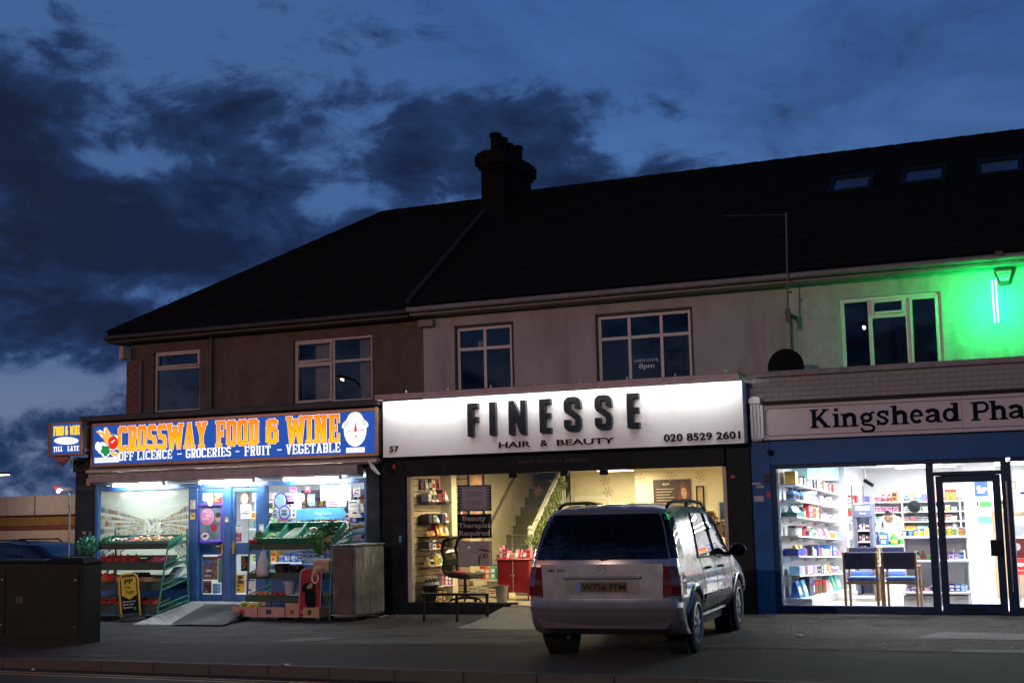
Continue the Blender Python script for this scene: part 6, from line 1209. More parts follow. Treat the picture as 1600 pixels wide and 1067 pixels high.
# red cabinet with pink goods
rc_ = thing('cabinet', 'dark red cabinet on short legs beside the foot of the stairs', 'cabinet', (-1.04, 1.6, .05)); M_rc = mat('cabinet_red', (.30, .012, .022), .35, var=.1)
MB().box(-1.37, -.73, 1.45, 1.85, .19, .77).ob('body', M_rc, rc_, bevel=.012); MB().box(-1.40, -.70, 1.42, 1.88, .771, .80).ob('top', M_rc, rc_, bevel=.008)
for x0, x1 in ((-1.355, -1.055), (-1.045, -.745)): d = MB().box(x0, x1, 1.432, 1.449, .21, .75).ob('door', M_rc, rc_, bevel=.006); MB().ball((x1-.03 if x0 < -1.2 else x0+.03, 1.42, .5), .013, 0, 6, 4).ob('knob', M_alu, d)
for x in (-1.33, -.77):
    for y in (1.49, 1.81): MB().lathe([(.014, .05), (.025, .19)], (x, y, 0), 8).ob('leg', M_rc, rc_)
row((-1.36, 1.6), (-.74, 1.6), .80, .16, ['box pink white .24', 'box crimson pink .16', 'packet pink cream .14', 'box cream pink .09', 'packet pink white .16', 'bottle pink white .16', 'packet crimson white .15', 'box pink red .17'], 'standing on the dark red cabinet', 'left', 'pink goods on the red cabinet')
wb = thing('waste_bin', 'grey mesh waste bin in front of the red cabinet', 'bin', (-.9, .6, .05)); b = MB(); b.lathe([(.085, .06), (.115, .36), (.122, .36), (.122, .375), (.108, .375), (.08, .07)], (-.9, .6, 0), 16); b.ob('bin', mat('mesh_bin', (.22, .22, .20), .5, .4), wb, smooth=True)
wb = thing('waste_bin', 'black bin in the left corner of the salon window', 'bin', (-2.22, .42, .05)); b = MB(); b.lathe([(.10, .055), (.135, .36), (.14, .36), (.13, .35), (.095, .07)], (-2.22, .42, 0), 16); b.ob('bin', M_black, wb, smooth=True); MB().lathe([(.145, .355), (.145, .375), (.13, .375)], (-2.22, .42, 0), 16).ob('rim', M_black, wb)
sl = thing('low_shelf', 'low cream shelf of bottles and books behind the office chair', 'shelf', (-1.9, 2.2, .05)); 
for z in (.08, .36): MB().box(-2.30, -1.42, 2.05, 2.35, z, z+.03).ob('shelf', M_ywall, sl)
for x in (-2.31, -1.42): MB().box(x-.012, x+.012, 2.05, 2.35, .05, .62).ob('side', M_ywall, sl)
row((-2.25, 2.15), (-1.45, 2.15), .39, .16, ['box cream red .14', 'packet grey white .16', 'box red white .24', 'box orange white .22', 'box teal white .24', 'box green white .23', 'box white black .18'], 'on the low cream shelf behind the chair', 'left', 'goods on the low cream shelf'); row((-2.25, 2.15), (-1.45, 2.15), .11, .16, ['box white grey .15', 'box cream grey .13', 'box white red .10', 'box grey white .12'], 'on the bottom of the low cream shelf', 'left', 'goods on the low cream shelf')
# staircase with garland
st = thing('staircase', 'carpeted staircase climbing away at the back of the salon', 'staircase', (-1.6, 2.75, .05)); M_carp = mat('carpet_greygreen', (.20, .20, .15), .95, var=.2, scale=30, bump=.5)
for i in range(14):
    y = 2.75+.245*i; z = .05+.187*(i+1)
    b = MB(); b.box(-2.295, -1.255, y, y+.262, z-.187, z-.03); b.box(-2.295, -1.255, y-.022, y+.262, z-.03, z); b.ob('step', M_carp, st)
b = MB(); b.prism([(2.70, .05), (2.75, .05), (6.2, 2.68), (6.2, 3.02), (2.70, .34)], lambda y, z: (-1.25, y, z), lambda y, z: (-1.20, y, z)); b.ob('string', M_white, st)
b = MB(); b.prism([(2.76, .05), (6.2, .05), (6.2, 2.67)], lambda y, z: (-1.245, y, z), lambda y, z: (-1.215, y, z)); b.ob('spandrel', M_ywall, st)
b = MB(); b.tube([(-2.26, 2.6, .98), (-2.26, 6.2, 3.75)], .022, 8); b.ob('wall_rail', mat('rail_brown', (.28, .2, .11), .5), st, smooth=True)
b = MB(); b.lathe([(.045, .05), (.045, .55), (.03, .58), (.05, .62), (.03, .68), (.04, 1.0), (.03, 1.05), (.05, 1.09), (.05, 1.25), (.03, 1.27), (.055, 1.33), (0, 1.38)], (-1.225, 2.70, 0), 10); b.ob('newel', M_white, st, smooth=True)
b = MB(); b.hexa([(-1.26, 2.70, 1.17), (-1.19, 2.70, 1.17), (-1.19, 5.0, 2.92), (-1.26, 5.0, 2.92), (-1.26, 2.70, 1.24), (-1.19, 2.70, 1.24), (-1.19, 5.0, 2.99), (-1.26, 5.0, 2.99)]); b.ob('handrail', M_white, st)
for i in range(15): y = 2.85+.122*i; MB().lathe([(.014, .35+.762*(y-2.75)), (.022, .6+.762*(y-2.75)), (.013, .75+.762*(y-2.75)), (.02, .95+.762*(y-2.75)), (.014, 1.16+.762*(y-2.75))], (-1.225, y, 0), 6).ob('baluster', M_white, st)
gd = thing('garland', 'green leafy christmas garland wound along the white stair rail', 'garland', (-1.22, 3.3, 1.4)); b = MB()
for i in range(22):
    t = i/21; y = 2.66+1.55*t; leaves(b, (-1.20+.09*sin(i*1.9), y, 1.14+.762*(y-2.70)-.08+.06*cos(i*1.3)), (.10, .08, .12), 60, .034)
b.ob('foliage', mat('garland_green', (.16, .22, .045), .5, var=.5, scale=25), gd); b = MB()
for i in range(12): y = 2.7+.12*i; leaves(b, (-1.14, y, .85+.70*(y-2.7)), (.07, .05, .22), 28, .036)
b.ob('foliage', mat('garland_dark', (.07, .12, .03), .5, var=.5, scale=25), gd)
# back wall: door, poster, wig display
dr = MB(); bars(dr, -1.05, -.25, .05, 1.93, 4.66, 4.697, .07); dr = dr.ob('inner_door', M_white, HS); MB().box(-.98, -.32, 4.672, 4.69, .05, 1.86).ob('leaf', M_ywall, dr)
bp = thing('wall_poster', 'brown poster with white writing and a woman\'s face on the back wall', 'poster', (1.16, 4.15, 1.7))
MB().box(.80, 1.56, 4.165, 4.195, 1.45, 2.20).ob('board', mat('poster_brown', (.055, .028, .022), .4), bp); FP = XZ(4.165)
lobes('print', [(1.43, 1.95, .09, .20, .1), (1.40, 1.80, .10, .18, 0)], mat('hair_auburn', (.16, .035, .018), .5), bp, FP, .001, 18); lobes('print', [(1.425, 1.93, .055, .11, .1)], mat('face_skin', (.52, .32, .22), .5), bp, FP, .003, 18); lobes('print', [(1.45, 1.965, .016, .007, 0), (1.41, 1.965, .014, .007, 0), (1.43, 1.875, .02, .007, 0)], M_dark, bp, FP, .004, 8)
text('BEAUTY', (1.0, 1.14, 2.09, 2.13), XZ(4.163), M_pap, bp, 'lettering')
for k in range(6): MB().box(.86, 1.22-.04*(k % 3), 4.161, 4.1645, 2.01-.055*k, 2.022-.055*k).ob('print', mat('text_pale', (.5, .42, .36), .5), bp)
t = thing('framed_poster', 'narrow black framed picture right of the brown poster', 'poster', (1.75, 4.18, 1.7)); b = MB(); bars(b, 1.66, 1.82, 1.55, 2.06, 4.175, 4.197, .025); b.ob('frame', M_black, t); MB().box(1.68, 1.80, 4.185, 4.192, 1.57, 2.04).ob('print', cm('tan'), t)
t = thing('wall_mirror', 'wire framed mirror on the salon back wall at the right', 'mirror', (2.3, 4.18, 1.5)); b = MB(); bars(b, 2.10, 2.42, 1.2, 1.75, 4.17, 4.197, .02); b.ob('frame', M_alu, t); MB().box(2.12, 2.40, 4.18, 4.192, 1.22, 1.73).ob('glass', mat('mirror', (.7, .7, .68), .05, 1.), t)
wt = thing('display_counter', 'pale counter under the curly wigs at the right of the salon window', 'counter', (2.95, .75, .05)); MB().box(2.55, 3.30, .50, 1.0, .05, .98).ob('body', M_white, wt, bevel=.01); MB().box(2.52, 3.33, .47, 1.03, .981, 1.01).ob('top', M_white, wt)
for k, (x, y, z, m, l) in enumerate(((2.87, .72, 1.30, (.34, .19, .07), 'curly golden brown wig on a display head, left of the pair'), (3.06, .66, 1.14, (.24, .13, .05), 'curly darker wig on a lower display head, right of the pair'))):
    t = thing('wig', l, 'wig', (x, y, 1.01), 'wigs in the salon window'); b = MB(); b.lathe([(.09, 1.01), (.05, 1.04), (.045, z-.05), (.06, z)], (x, y, 0), 10); b.ob('stand', M_white, t, smooth=True)
    b = MB(); b.ball((x, y, z+.14), (.085, .10, .125), 0, 12, 8); b.ball((x-.02, y-.10, z+.13), (.015, .02, .02), 0, 6, 4); b.ob('display_head', mat('mannequin_skin', (.55, .38, .28), .4), t, smooth='all'); b = MB()
    for i in range(70):
        a, e = R.uniform(0, 2*pi), R.uniform(-.9, 1.5)
        if -2.6 < a-2*pi*(a > pi) < -.6 and e < .5: continue
        b.ball((x+.12*cos(a)*cos(e*.7), y+.13*sin(a)*cos(e*.7), z+.13+.14*sin(e)), R.uniform(.025, .045), 0, 6, 4, .2)
    b.ob('hair', mat('wig_hair'+str(k), m, .5, var=.4, scale=40), t, smooth='all')
sb_ = thing('side_table', 'small black table behind the car beside the stairs', 'table', (-.45, 1.6, .05)); MB().box(-.62, -.30, 1.4, 1.75, .55, .58).ob('table_top', M_black, sb_)
for x in (-.60, -.32):
    for y in (1.43, 1.72): MB().box(x-.015, x+.015, y-.015, y+.015, .05, .55).ob('leg', M_black, sb_)

# ================================================================ PHARMACY INTERIOR
su = thing('wall_shelving', 'white wall shelving full of medicines along the left side of the pharmacy', 'shelving', (4.3, 2.2, .05))
SZ = (2.006, 1.755, 1.49, 1.19, .87, .567); sy0, sy1 = .28, 4.18; drop = .175
zz = lambda z, y: z-drop*(y-sy0)/(sy1-sy0)
for z in SZ:
    b = MB(); xw = 4.43; b.hexa([(4.165, sy0, z-.022), (xw, sy0, z-.022), (xw, sy1, z-drop-.022), (4.165, sy1, z-drop-.022), (4.165, sy0, z), (xw, sy0, z), (xw, sy1, z-drop), (4.165, sy1, z-drop)]); b.ob('shelf', M_white, su)
    for y in (.9, 1.9, 2.9, 3.9): b = MB(); b.prism([(4.165, zz(z, y)-.023), (4.165, zz(z, y)-.09), (4.36, zz(z, y)-.03), (4.36, zz(z, y)-.023)], lambda x, q: (x, y-.006, q), lambda x, q: (x, y+.006, q)); b.ob('bracket', M_white, su)
MB().box(4.142, 4.162, sy0, sy1, .05, 2.30).ob('back_panel', M_wwall, su)
b = MB(); b.hexa([(4.165, sy0, .05), (4.60, sy0, .05), (4.60, sy1, .05), (4.165, sy1, .05), (4.165, sy0, .20), (4.60, sy0, .20), (4.60, sy1, .10), (4.165, sy1, .10)]); b.ob('plinth', M_white, su)
def side_row(k, items, hs=1.):
    z = SZ[k] if k < 6 else .20; n = len(items); L = 3.75
    names = ('top', 'second', 'third', 'fourth', 'fifth', 'sixth', 'bottom'); y = .36
    for i, it in enumerate(items):
        kd, c1, c2, hh = it.split()[:4]; wd = L/n*(1.18-.36*i/n); hh = float(hh)*hs; yy_ = y+wd/2; y += wd
        zz_ = zz(z, yy_) if k < 6 else .20-.10*(yy_-sy0)/(sy1-sy0); w = wd*.9*R.uniform(.85, 1); d = .17 if kd in ('box', 'packet') else min(w, .16)
        if kd in ('bottle', 'tub', 'tin'): w = d
        s = 'tall ' if hh > .17 else 'low ' if hh < .09 else ''
        good(kd, c1, c2, 4.30+R.uniform(-.015, .02), yy_, zz_+.001, w, d, hh, '%s%s %s, %s from the window on the %s shelf of the pharmacy wall shelving' % (s, c1, kd, ORD[i], names[k]), 'goods on the pharmacy wall shelving', radians(90)+R.uniform(-.12, .12))
side_row(0, ['box yellow cream .21', 'box white black .13', 'box black white .17', 'box white grey .18', 'box black grey .19', 'box grey white .18', 'box white black .18', 'box orange white .17', 'box white red .16', 'box red white .17', 'box red white .16', 'bottle orange white .19'])
side_row(1, ['bottle blue black .20', 'bottle blue black .20', 'bottle blue black .19', 'box white sky .17', 'box white blue .20', 'box white black .20', 'packet white lilac .14', 'box lilac white .15', 'box purple white .12', 'box white green .15', 'tub lime white .12', 'tub white grey .19', 'bottle sky white .18', 'packet pink white .12'])
side_row(2, ['packet sky white .17', 'bottle sky white .16', 'bottle black white .22', 'box red white .22', 'box orange red .21', 'box white orange .20', 'box red black .21', 'tub white purple .14', 'tub white lilac .12', 'box white red .11', 'box red white .11', 'box white sky .11', 'bottle sky white .16'])
side_row(3, ['tub grey black .16', 'tub white grey .13', 'bottle black red .17', 'bottle crimson black .17', 'bottle green white .17', 'bottle silver green .16', 'bottle silver white .12', 'packet pink white .15', 'packet pink crimson .15', 'packet pink white .16', 'packet pink white .15', 'tub orange white .13', 'tub orange white .13', 'box white teal .12', 'bottle black white .14'])
side_row(4, ['packet yellow white .17', 'packet yellow orange .17', 'bottle purple red .16', 'box black grey .17', 'bottle white lilac .16', 'box navy blue .19', 'box pink white .13', 'box white yellow .12', 'box white red .11', 'box blue white .20', 'box blue white .19', 'packet pink purple .17', 'packet lilac pink .16'])
side_row(5, ['box sky pink .14', 'box sky white .13', 'box pink white .14', 'box lilac white .15', 'box lilac grey .15', 'box grey black .16', 'box black white .16', 'box grey white .16', 'packet white orange .16', 'packet orange white .16', 'packet orange red .15', 'bottle white blue .16', 'bottle white lilac .17', 'packet lime white .08'])
side_row(6, ['packet blue white .27', 'packet sky white .27', 'box black navy .36', 'tin navy white .24', 'tub brown red .22', 'tub brown red .22', 'tub brown red .22', 'packet cream pink .20', 'packet cream white .20', 'packet turquoise lime .28', 'packet turquoise white .26', 'packet turquoise white .27'])
for (nm, l, y0, y1, z, m, hh) in (('plastic_tray', 'dark green tray under the blue packs on the third pharmacy shelf', .34, .92, zz(1.49, .6), mat('tray_green', (.02, .14, .10), .4), .08), ('basket', 'blue mesh basket holding yellow packs on the fifth pharmacy shelf', .32, .92, zz(.87, .6), mat('basket_blue', (.02, .05, .34), .4), .12)):
    t = thing(nm, l, 'tray' if 'tray' in nm else 'basket', (4.3, y0, z)); w = .008
    for q in ((4.40, 4.408, y0, y1), (4.19, 4.198, y0, y1), (4.198, 4.40, y0, y0+w), (4.198, 4.40, y1-w, y1)):
        b = MB(); b.box(*q, z+.002, z+hh*.25); b.box(*q, z+hh*.75, z+hh); b.ob('side', m, t)
        b = MB(); b.box(*q, z+hh*.25, z+hh*.75); b.ob('side', m, t)
# Inner room: glass display case, back shelves, counter, gondola
gc = thing('display_case', 'glass fronted cabinet of goods beyond the white wall in the pharmacy', 'cabinet', (4.7, 4.9, .05))
for z in (.5, .85, 1.15, 1.42, 1.66): MB().box(4.05, 4.56, 4.6, 5.9, z-.015, z).ob('shelf', M_white, gc)
for x, y in ((4.56, 4.6), (4.56, 5.9)): MB().box(x-.015, x+.015, y-.015, y+.015, .05, 2.0).ob('post', M_grey, gc)
for k, z in enumerate((.5, .85, 1.15, 1.42, 1.66)): row((4.45, 4.65), (4.45, 5.85), z, .15, rnd_items(8, ['white', 'red', 'pink', 'yellow', 'grey', 'lime', 'purple', 'orange'], ['box', 'bottle', 'tub'], .10, .19), 'in the glass display case, %s shelf up' % ORD[k], 'front', 'goods in the glass display case', radians(90))
vs_ = thing('display_stand', 'tall slate blue cosmetics stand headed VERSET in the pharmacy', 'display stand', (4.93, 3.45, .05)); M_ver = mat('verset_slate', (.10, .12, .18), .5)
b = MB(); b.box(4.78, 4.83, 3.40, 3.75, .05, 1.645); b.box(5.045, 5.095, 3.40, 3.75, .05, 1.645); b.box(4.83, 5.045, 3.73, 3.75, .05, 1.645); b.ob('frame', M_ver, vs_); MB().box(4.78, 5.095, 3.385, 3.399, 1.42, 1.645).ob('header', M_ver, vs_)
slabline('VERSET', (4.81, 5.07, 1.535, 1.605), XZ(3.384), M_pap, vs_, t=.15, wide=.5); text('Cosmetics', (4.88, 5.0, 1.47, 1.50), XZ(3.384), M_pap, vs_)
for k, z in enumerate((1.18, .98, .78, .5)):
    MB().box(4.832, 5.043, 3.40, 3.725, z-.015, z).ob('shelf', M_white, vs_); row((4.84, 3.46), (5.04, 3.46), z, .06, ['bottle white red .13', 'bottle pink white .12', 'bottle tan white .13', 'bottle white black .13', 'bottle cream red .12'], 'on the slate blue stand, %s shelf down' % ORD[k], 'left', 'bottles on the slate blue stand')
bs = thing('back_shelving', 'white pigeonhole shelving across the rear of the pharmacy', 'shelving', (6., 9.3, .05))
for z in (.6, .85, 1.04, 1.23, 1.44, 1.66): MB().box(3.6, 8.4, 9.05, 9.55, z-.02, z).ob('shelf', M_white, bs)
for x in (3.6, 4.25, 4.85, 5.45, 6.05, 6.65, 7.25, 7.85, 8.4): MB().box(x-.012, x+.012, 9.05, 9.55, .05, 1.68).ob('upright', M_white, bs)
for k, z in enumerate((1.04, 1.23, 1.44, 1.66)):
    for j in range(8): x0 = 3.6+.61*j; row((x0+.05, 9.2), (x0+.55, 9.2), z, .12, rnd_items(4, ['white', 'white', 'sky', 'lilac', 'lime', 'pink', 'orange', 'grey', 'purple', 'cream'], ['box', 'box', 'bottle', 'tub'], .08, .15 if k < 3 else .24), 'in bay %s of the rear shelving, %s' % (ORD[j], ('lowest tier', 'second tier', 'third tier', 'very top')[k]), 'left', 'goods on the rear pharmacy shelving')
ct = thing('counter', 'white pharmacy counter with pale blue front panel', 'counter', (5.4, 6.6, .05)); MB().box(4.45, 6.45, 6.55, 7.0, .05, .78).ob('body', M_white, ct); MB().box(4.42, 6.48, 6.5, 7.03, .781, .81).ob('top', M_white, ct); MB().box(4.5, 5.3, 6.535, 6.549, .62, .77).ob('panel', cm('turquoise'), ct)
row((4.5, 6.75), (6.4, 6.75), .81, .16, ['box navy sky .26', 'box blue white .24', 'bottle green lime .24', 'bottle lime green .22', 'box cream orange .28', 'box teal sky .26', 'box pink white .15', 'box crimson pink .14', 'packet orange white .18', 'box white red .16'], 'along the pharmacy counter', 'left', 'goods on the pharmacy counter')
go = thing('gondola', 'white free standing shelf unit facing the pharmacy window', 'shelf unit', (6.38, 1.35, .05)); M_gon = mat('gondola_grey', (.74, .74, .74), .5, var=.03)
MB().box(5.90, 6.85, 1.60, 1.63, .05, 1.13).ob('back_panel', M_gon, go); MB().box(5.88, 6.87, 1.12, 1.62, .05, .20).ob('plinth', mat('plinth_grey', (.36, .36, .36), .5), go)
for z in (.26, .755, 1.13): MB().box(5.87, 6.88, 1.10, 1.60, z-.035, z).ob('shelf', M_white, go, bevel=.005)
for x in (5.89, 6.86): MB().box(x-.012, x+.012, 1.50, 1.64, .2, 1.13).ob('upright', M_white, go)
gg_ = 'goods on the white shelf unit by the pharmacy door'
row((5.9, 1.25), (6.85, 1.25), 1.13, .14, ['box navy white .09', 'box navy sky .09', 'tub yellow blue .11', 'tub yellow blue .12', 'box cream yellow .12', 'box yellow grey .11', 'box orange green .12', 'box green orange .12', 'box orange yellow .12', 'box tan green .12', 'box brown orange .12'], 'on top of the white shelf unit', 'left', gg_)
row((5.9, 1.25), (6.85, 1.25), .755, .14, ['packet tan orange .07', 'packet pink white .09', 'bottle green white .15', 'bottle green red .14', 'tub green white .08', 'tub red white .06', 'box white lilac .14', 'box white sky .14', 'box white purple .16', 'box lilac white .12', 'box white blue .14'], 'on the middle of the white shelf unit', 'left', gg_)
row((5.9, 1.25), (6.85, 1.25), .26, .16, ['box purple white .05', 'box white purple .06', 'box brown cream .09', 'box pink white .06', 'box silver black .09', 'box lime green .12', 'box green lime .12', 'box navy white .12', 'box blue white .12', 'box sky white .10'], 'on the bottom of the white shelf unit', 'left', gg_)
M_wood = mat('chair_wood', (.30, .18, .085), .45, var=.2, scale=12); M_navyf = mat('chair_navy', (.012, .018, .055), .8); M_bluef = mat('chair_blue', (.09, .18, .50), .85, var=.1)
def wchair(x, y, rz, label):
    c = thing('waiting_chair', label, 'chair', (x, y, .045), 'waiting chairs in the pharmacy', rz)
    for sx in (-.25, .25):
        loc(MB().box(sx-.018, sx+.018, -.03, .03, 0, .87), 'leg', M_wood, c, bevel=.006); loc(MB().box(sx-.018, sx+.018, .42, .47, 0, .62), 'leg', M_wood, c, bevel=.006); loc(MB().box(sx-.02, sx+.02, -.028, .48, .621, .65), 'arm', M_wood, c, bevel=.008)
    loc(MB().box(-.225, .225, .0, .46, .37, .41), 'seat_frame', M_wood, c); loc(MB().box(-.23, .23, .03, .48, .411, .475), 'seat', M_bluef, c, bevel=.02, seg=2); loc(MB().box(-.235, .235, -.035, .025, .60, .87), 'backrest', M_navyf, c, bevel=.015)
    return c
wchair(5.335, .50, 0, 'navy backed wooden waiting chair at the window, left of the front pair'); wchair(5.93, .50, 0, 'navy backed wooden waiting chair at the window, right of the front pair')
wchair(5.05, 2.55, pi, 'wooden waiting chair with blue seat facing the window, left of the rear pair'); wchair(5.60, 2.6, pi, 'wooden waiting chair with blue seat facing the window, right of the rear pair')
for x0, x1, z0, z1, m, l in ((6.775, 7.0, 1.735, 2.09, mat('poster_blue', (.06, .14, .42), .4, var=.3, scale=6), 'blue advertising poster at the top of the white pillar'), (6.85, 7.05, 1.55, 1.64, cm('green'), 'small green and white notice on the white pillar'), (6.80, 7.05, 1.25, 1.38, cm('turquoise'), 'poster with turquoise top on the white pillar'), (6.82, 7.06, .455, .77, mat('poster_aqua', (.45, .66, .72), .4, var=.3, scale=7), 'pale blue and green poster low on the white pillar')):
    paper('poster', x0, x1, z0, z1, 4.397, m, l, 'poster', 'posters on the white pillar')
lobes('print', [(6.85, 1.88, .04, .05, 0), (6.93, 1.86, .06, .035, .2), (6.88, 1.81, .07, .02, 0)], M_pap, bpy.data.objects['poster'], XZ(4.395), .001, 12); text('1', (6.80, 6.825, 1.56, 1.64), XZ(4.398), M_let2, bpy.data.objects['poster.001'], 'lettering', .02)
wc = thing('cabinet', 'plain white cupboard beside the white pillar in the pharmacy', 'cabinet', (6.5, 4.4, .05)); MB().box(6.30, 6.57, 4.36, 4.75, .05, .88).ob('body', M_white, wc); MB().box(6.28, 6.575, 4.34, 4.77, .881, .90).ob('top', M_white, wc)
row((6.31, 4.5), (6.56, 4.5), .90, .2, ['box silver black .16', 'box white grey .18'], 'on the white cupboard', 'left', 'things on the white cupboard'); good('box', 'blue', 'lime', 6.44, 4.5, 1.09, .25, .2, .10, 'blue stack balanced over boxes on the white cupboard', 'things on the white cupboard')
rs = thing('poster_stand', 'red information stand with key picture right of the pharmacy door', 'stand', (7.85, 2.0, .05)); MB().box(7.50, 8.10, 2.0, 2.04, .74, 1.05).ob('panel', mat('stand_dark', (.10, .012, .014), .4), rs); MB().box(7.50, 8.10, 1.99, 2.03, .48, .735).ob('panel', cm('red'), rs); MB().box(7.50, 8.10, 2.0, 2.04, 1.06, 1.40).ob('panel', mat('stand_sky', (.55, .72, .80), .4, var=.2), rs)
lobes('print', [(7.60, .64, .07, .03, 0), (7.72, .64, .10, .014, 0), (7.80, .65, .03, .03, 0)], M_pap, rs, XZ(1.989), .001, 14); lobes('print', [(7.58, .92, .05, .06, 0), (7.74, .92, .05, .06, 0)], cm('grey'), rs, XZ(1.999), .001, 14); lobes('print', [(7.62, 1.18, .10, .09, 0)], cm('grey'), rs, XZ(1.999), .001, 18); text('Healthy Living', (7.54, 7.90, .53, .56), XZ(1.989), M_pap, rs)
for x in (7.58, 8.0): MB().tube([(x, 2.02, .48), (x, 2.02, .05)], .012, 6).ob('leg', M_alu, rs)
t = thing('notice_board', 'tan framed notice box high up right of the pharmacy door', 'notice board', (7.56, 2.0, 1.84)); b = MB(); bars(b, 7.495, 7.63, 1.835, 1.975, 1.99, 2.02, .03); b.ob('frame', cm('tan'), t); MB().box(7.52, 7.605, 2.0, 2.012, 1.86, 1.95).ob('print', cm('cream'), t)
t = thing('notice_board', 'plain grey notice panel below the tan notice box', 'notice board', (7.6, 2.0, 1.49)); MB().box(7.49, 7.76, 2.0, 2.02, 1.48, 1.81).ob('panel', mat('panel_lilac', (.52, .52, .58), .4), t); MB().box(7.68, 7.74, 1.996, 1.999, 1.76, 1.79).ob('clip', M_black, t)
wd = thing('cupboard', 'light wood cupboard behind the red information stand', 'cupboard', (8.0, 3., .05)); MB().box(7.15, 8.6, 2.9, 3.3, .05, 1.5).ob('body', mat('light_wood', (.58, .42, .25), .5, var=.12, scale=9), wd)
for x in (7.17, 7.66, 8.14): d = MB().box(x, x+.44, 2.882, 2.899, .1, 1.46).ob('door', _M['light_wood'], wd); MB().ball((x+.4, 2.87, .8), .014, 0, 6, 4).ob('knob', M_alu, d)
t = thing('cctv_camera', 'small black camera hanging from the pharmacy ceiling near the display case', 'camera', (4.94, 4.4, 2.1)); MB().tube([(4.86, 4.4, 2.39), (4.86, 4.4, 2.12)], .012, 6).ob('stem', M_white, t); MB().tube([(4.84, 4.38, 2.08), (5.0, 4.30, 1.98)], .035, 8).ob('body', M_black, t)
t = thing('round_fan', 'round black fan on the rear pharmacy shelving', 'fan', (5.2, 9.0, 1.5)); MB().lathe([(.03, -.04), (.13, -.03), (.13, .03), (.03, .05)], (5.12, 8.98, 1.55), 16, axis='y').ob('guard', M_black, t); MB().box(5.07, 5.17, 8.95, 9.03, 1.44, 1.455).ob('base', M_black, t)
# pharmacist bent over the counter
pr = thing('person', 'dark haired person bending their head down behind the pharmacy counter', 'person', (4.83, 7.45, .05))
me = bpy.data.meshes.new('body'); sk = [((0, 0, .95), .13), ((0, -.02, 1.12), .15), ((0, -.12, 1.28), .135), ((0, -.19, 1.33), .055), ((0, -.27, 1.33), .085), ((0, -.31, 1.26), .065), ((.19, -.12, 1.25), .06), ((.26, -.22, 1.0), .045), ((.12, -.42, .88), .034), ((.09, -.48, .87), .032), ((-.19, -.12, 1.25), .06), ((-.26, -.22, 1.0), .045), ((-.12, -.42, .88), .034), ((-.09, -.48, .87), .032), ((.10, 0, .82), .09), ((.11, .02, .45), .065), ((.11, .04, .08), .042), ((.11, -.10, .035), .035), ((-.10, 0, .82), .09), ((-.11, .02, .45), .065), ((-.11, .04, .08), .042), ((-.11, -.10, .035), .035)]
me.from_pydata([v for v, r in sk], [(0, 1), (1, 2), (2, 3), (3, 4), (4, 5), (2, 6), (6, 7), (7, 8), (8, 9), (2, 10), (10, 11), (11, 12), (12, 13), (0, 14), (14, 15), (15, 16), (16, 17), (0, 18), (18, 19), (19, 20), (20, 21)], [])
o = bpy.data.objects.new('body', me); COL.objects.link(o); md = o.modifiers.new('skin', 'SKIN'); lay = me.skin_vertices[0].data
for i, (v, r) in enumerate(sk): lay[i].radius = (r, r*(.8 if i < 3 else 1))
lay[0].use_root = True; o.modifiers.new('sub', 'SUBSURF').levels = 2
dg = bpy.context.evaluated_depsgraph_get(); m2 = bpy.data.meshes.new_from_object(o.evaluated_get(dg)); bpy.data.objects.remove(o)
o = bpy.data.objects.new('body', m2); m2.materials.clear(); m2.materials.append(mat('skin_tone', (.38, .22, .14), .5)); m2.materials.append(mat('white_coat', (.72, .72, .74), .7)); m2.materials.append(mat('trousers_dark', (.03, .03, .04), .8))
for p in m2.polygons:
    z = p.center.z; y = p.center.y; p.use_smooth = True; p.material_index = 2 if z < .84 and y > -.2 else 1 if (z < 1.36 and y > -.20) or (abs(p.center.x) > .13 and y > -.38) else 0
COL.objects.link(o); o.parent = pr
b = MB(); b.ball((0, -.245, 1.372), (.085, .10, .075), 0, 12, 7); b.ball((0, -.20, 1.36), (.08, .06, .07), 0, 10, 6); loc(b, 'hair', mat('hair_black', (.012, .010, .010), .5), pr, smooth='all')
b = MB(); b.ball((0, -.365, 1.27), (.014, .02, .022), 0, 6, 4); loc(b, 'nose', _M['skin_tone'], pr, smooth='all')
for s in (-1, 1): loc(MB().ball((s*.03, -.345, 1.30), .009, 0, 6, 4), 'eye', M_black, pr); loc(MB().ball((s*.083, -.27, 1.30), (.01, .018, .026), 0, 6, 4), 'ear', _M['skin_tone'], pr)
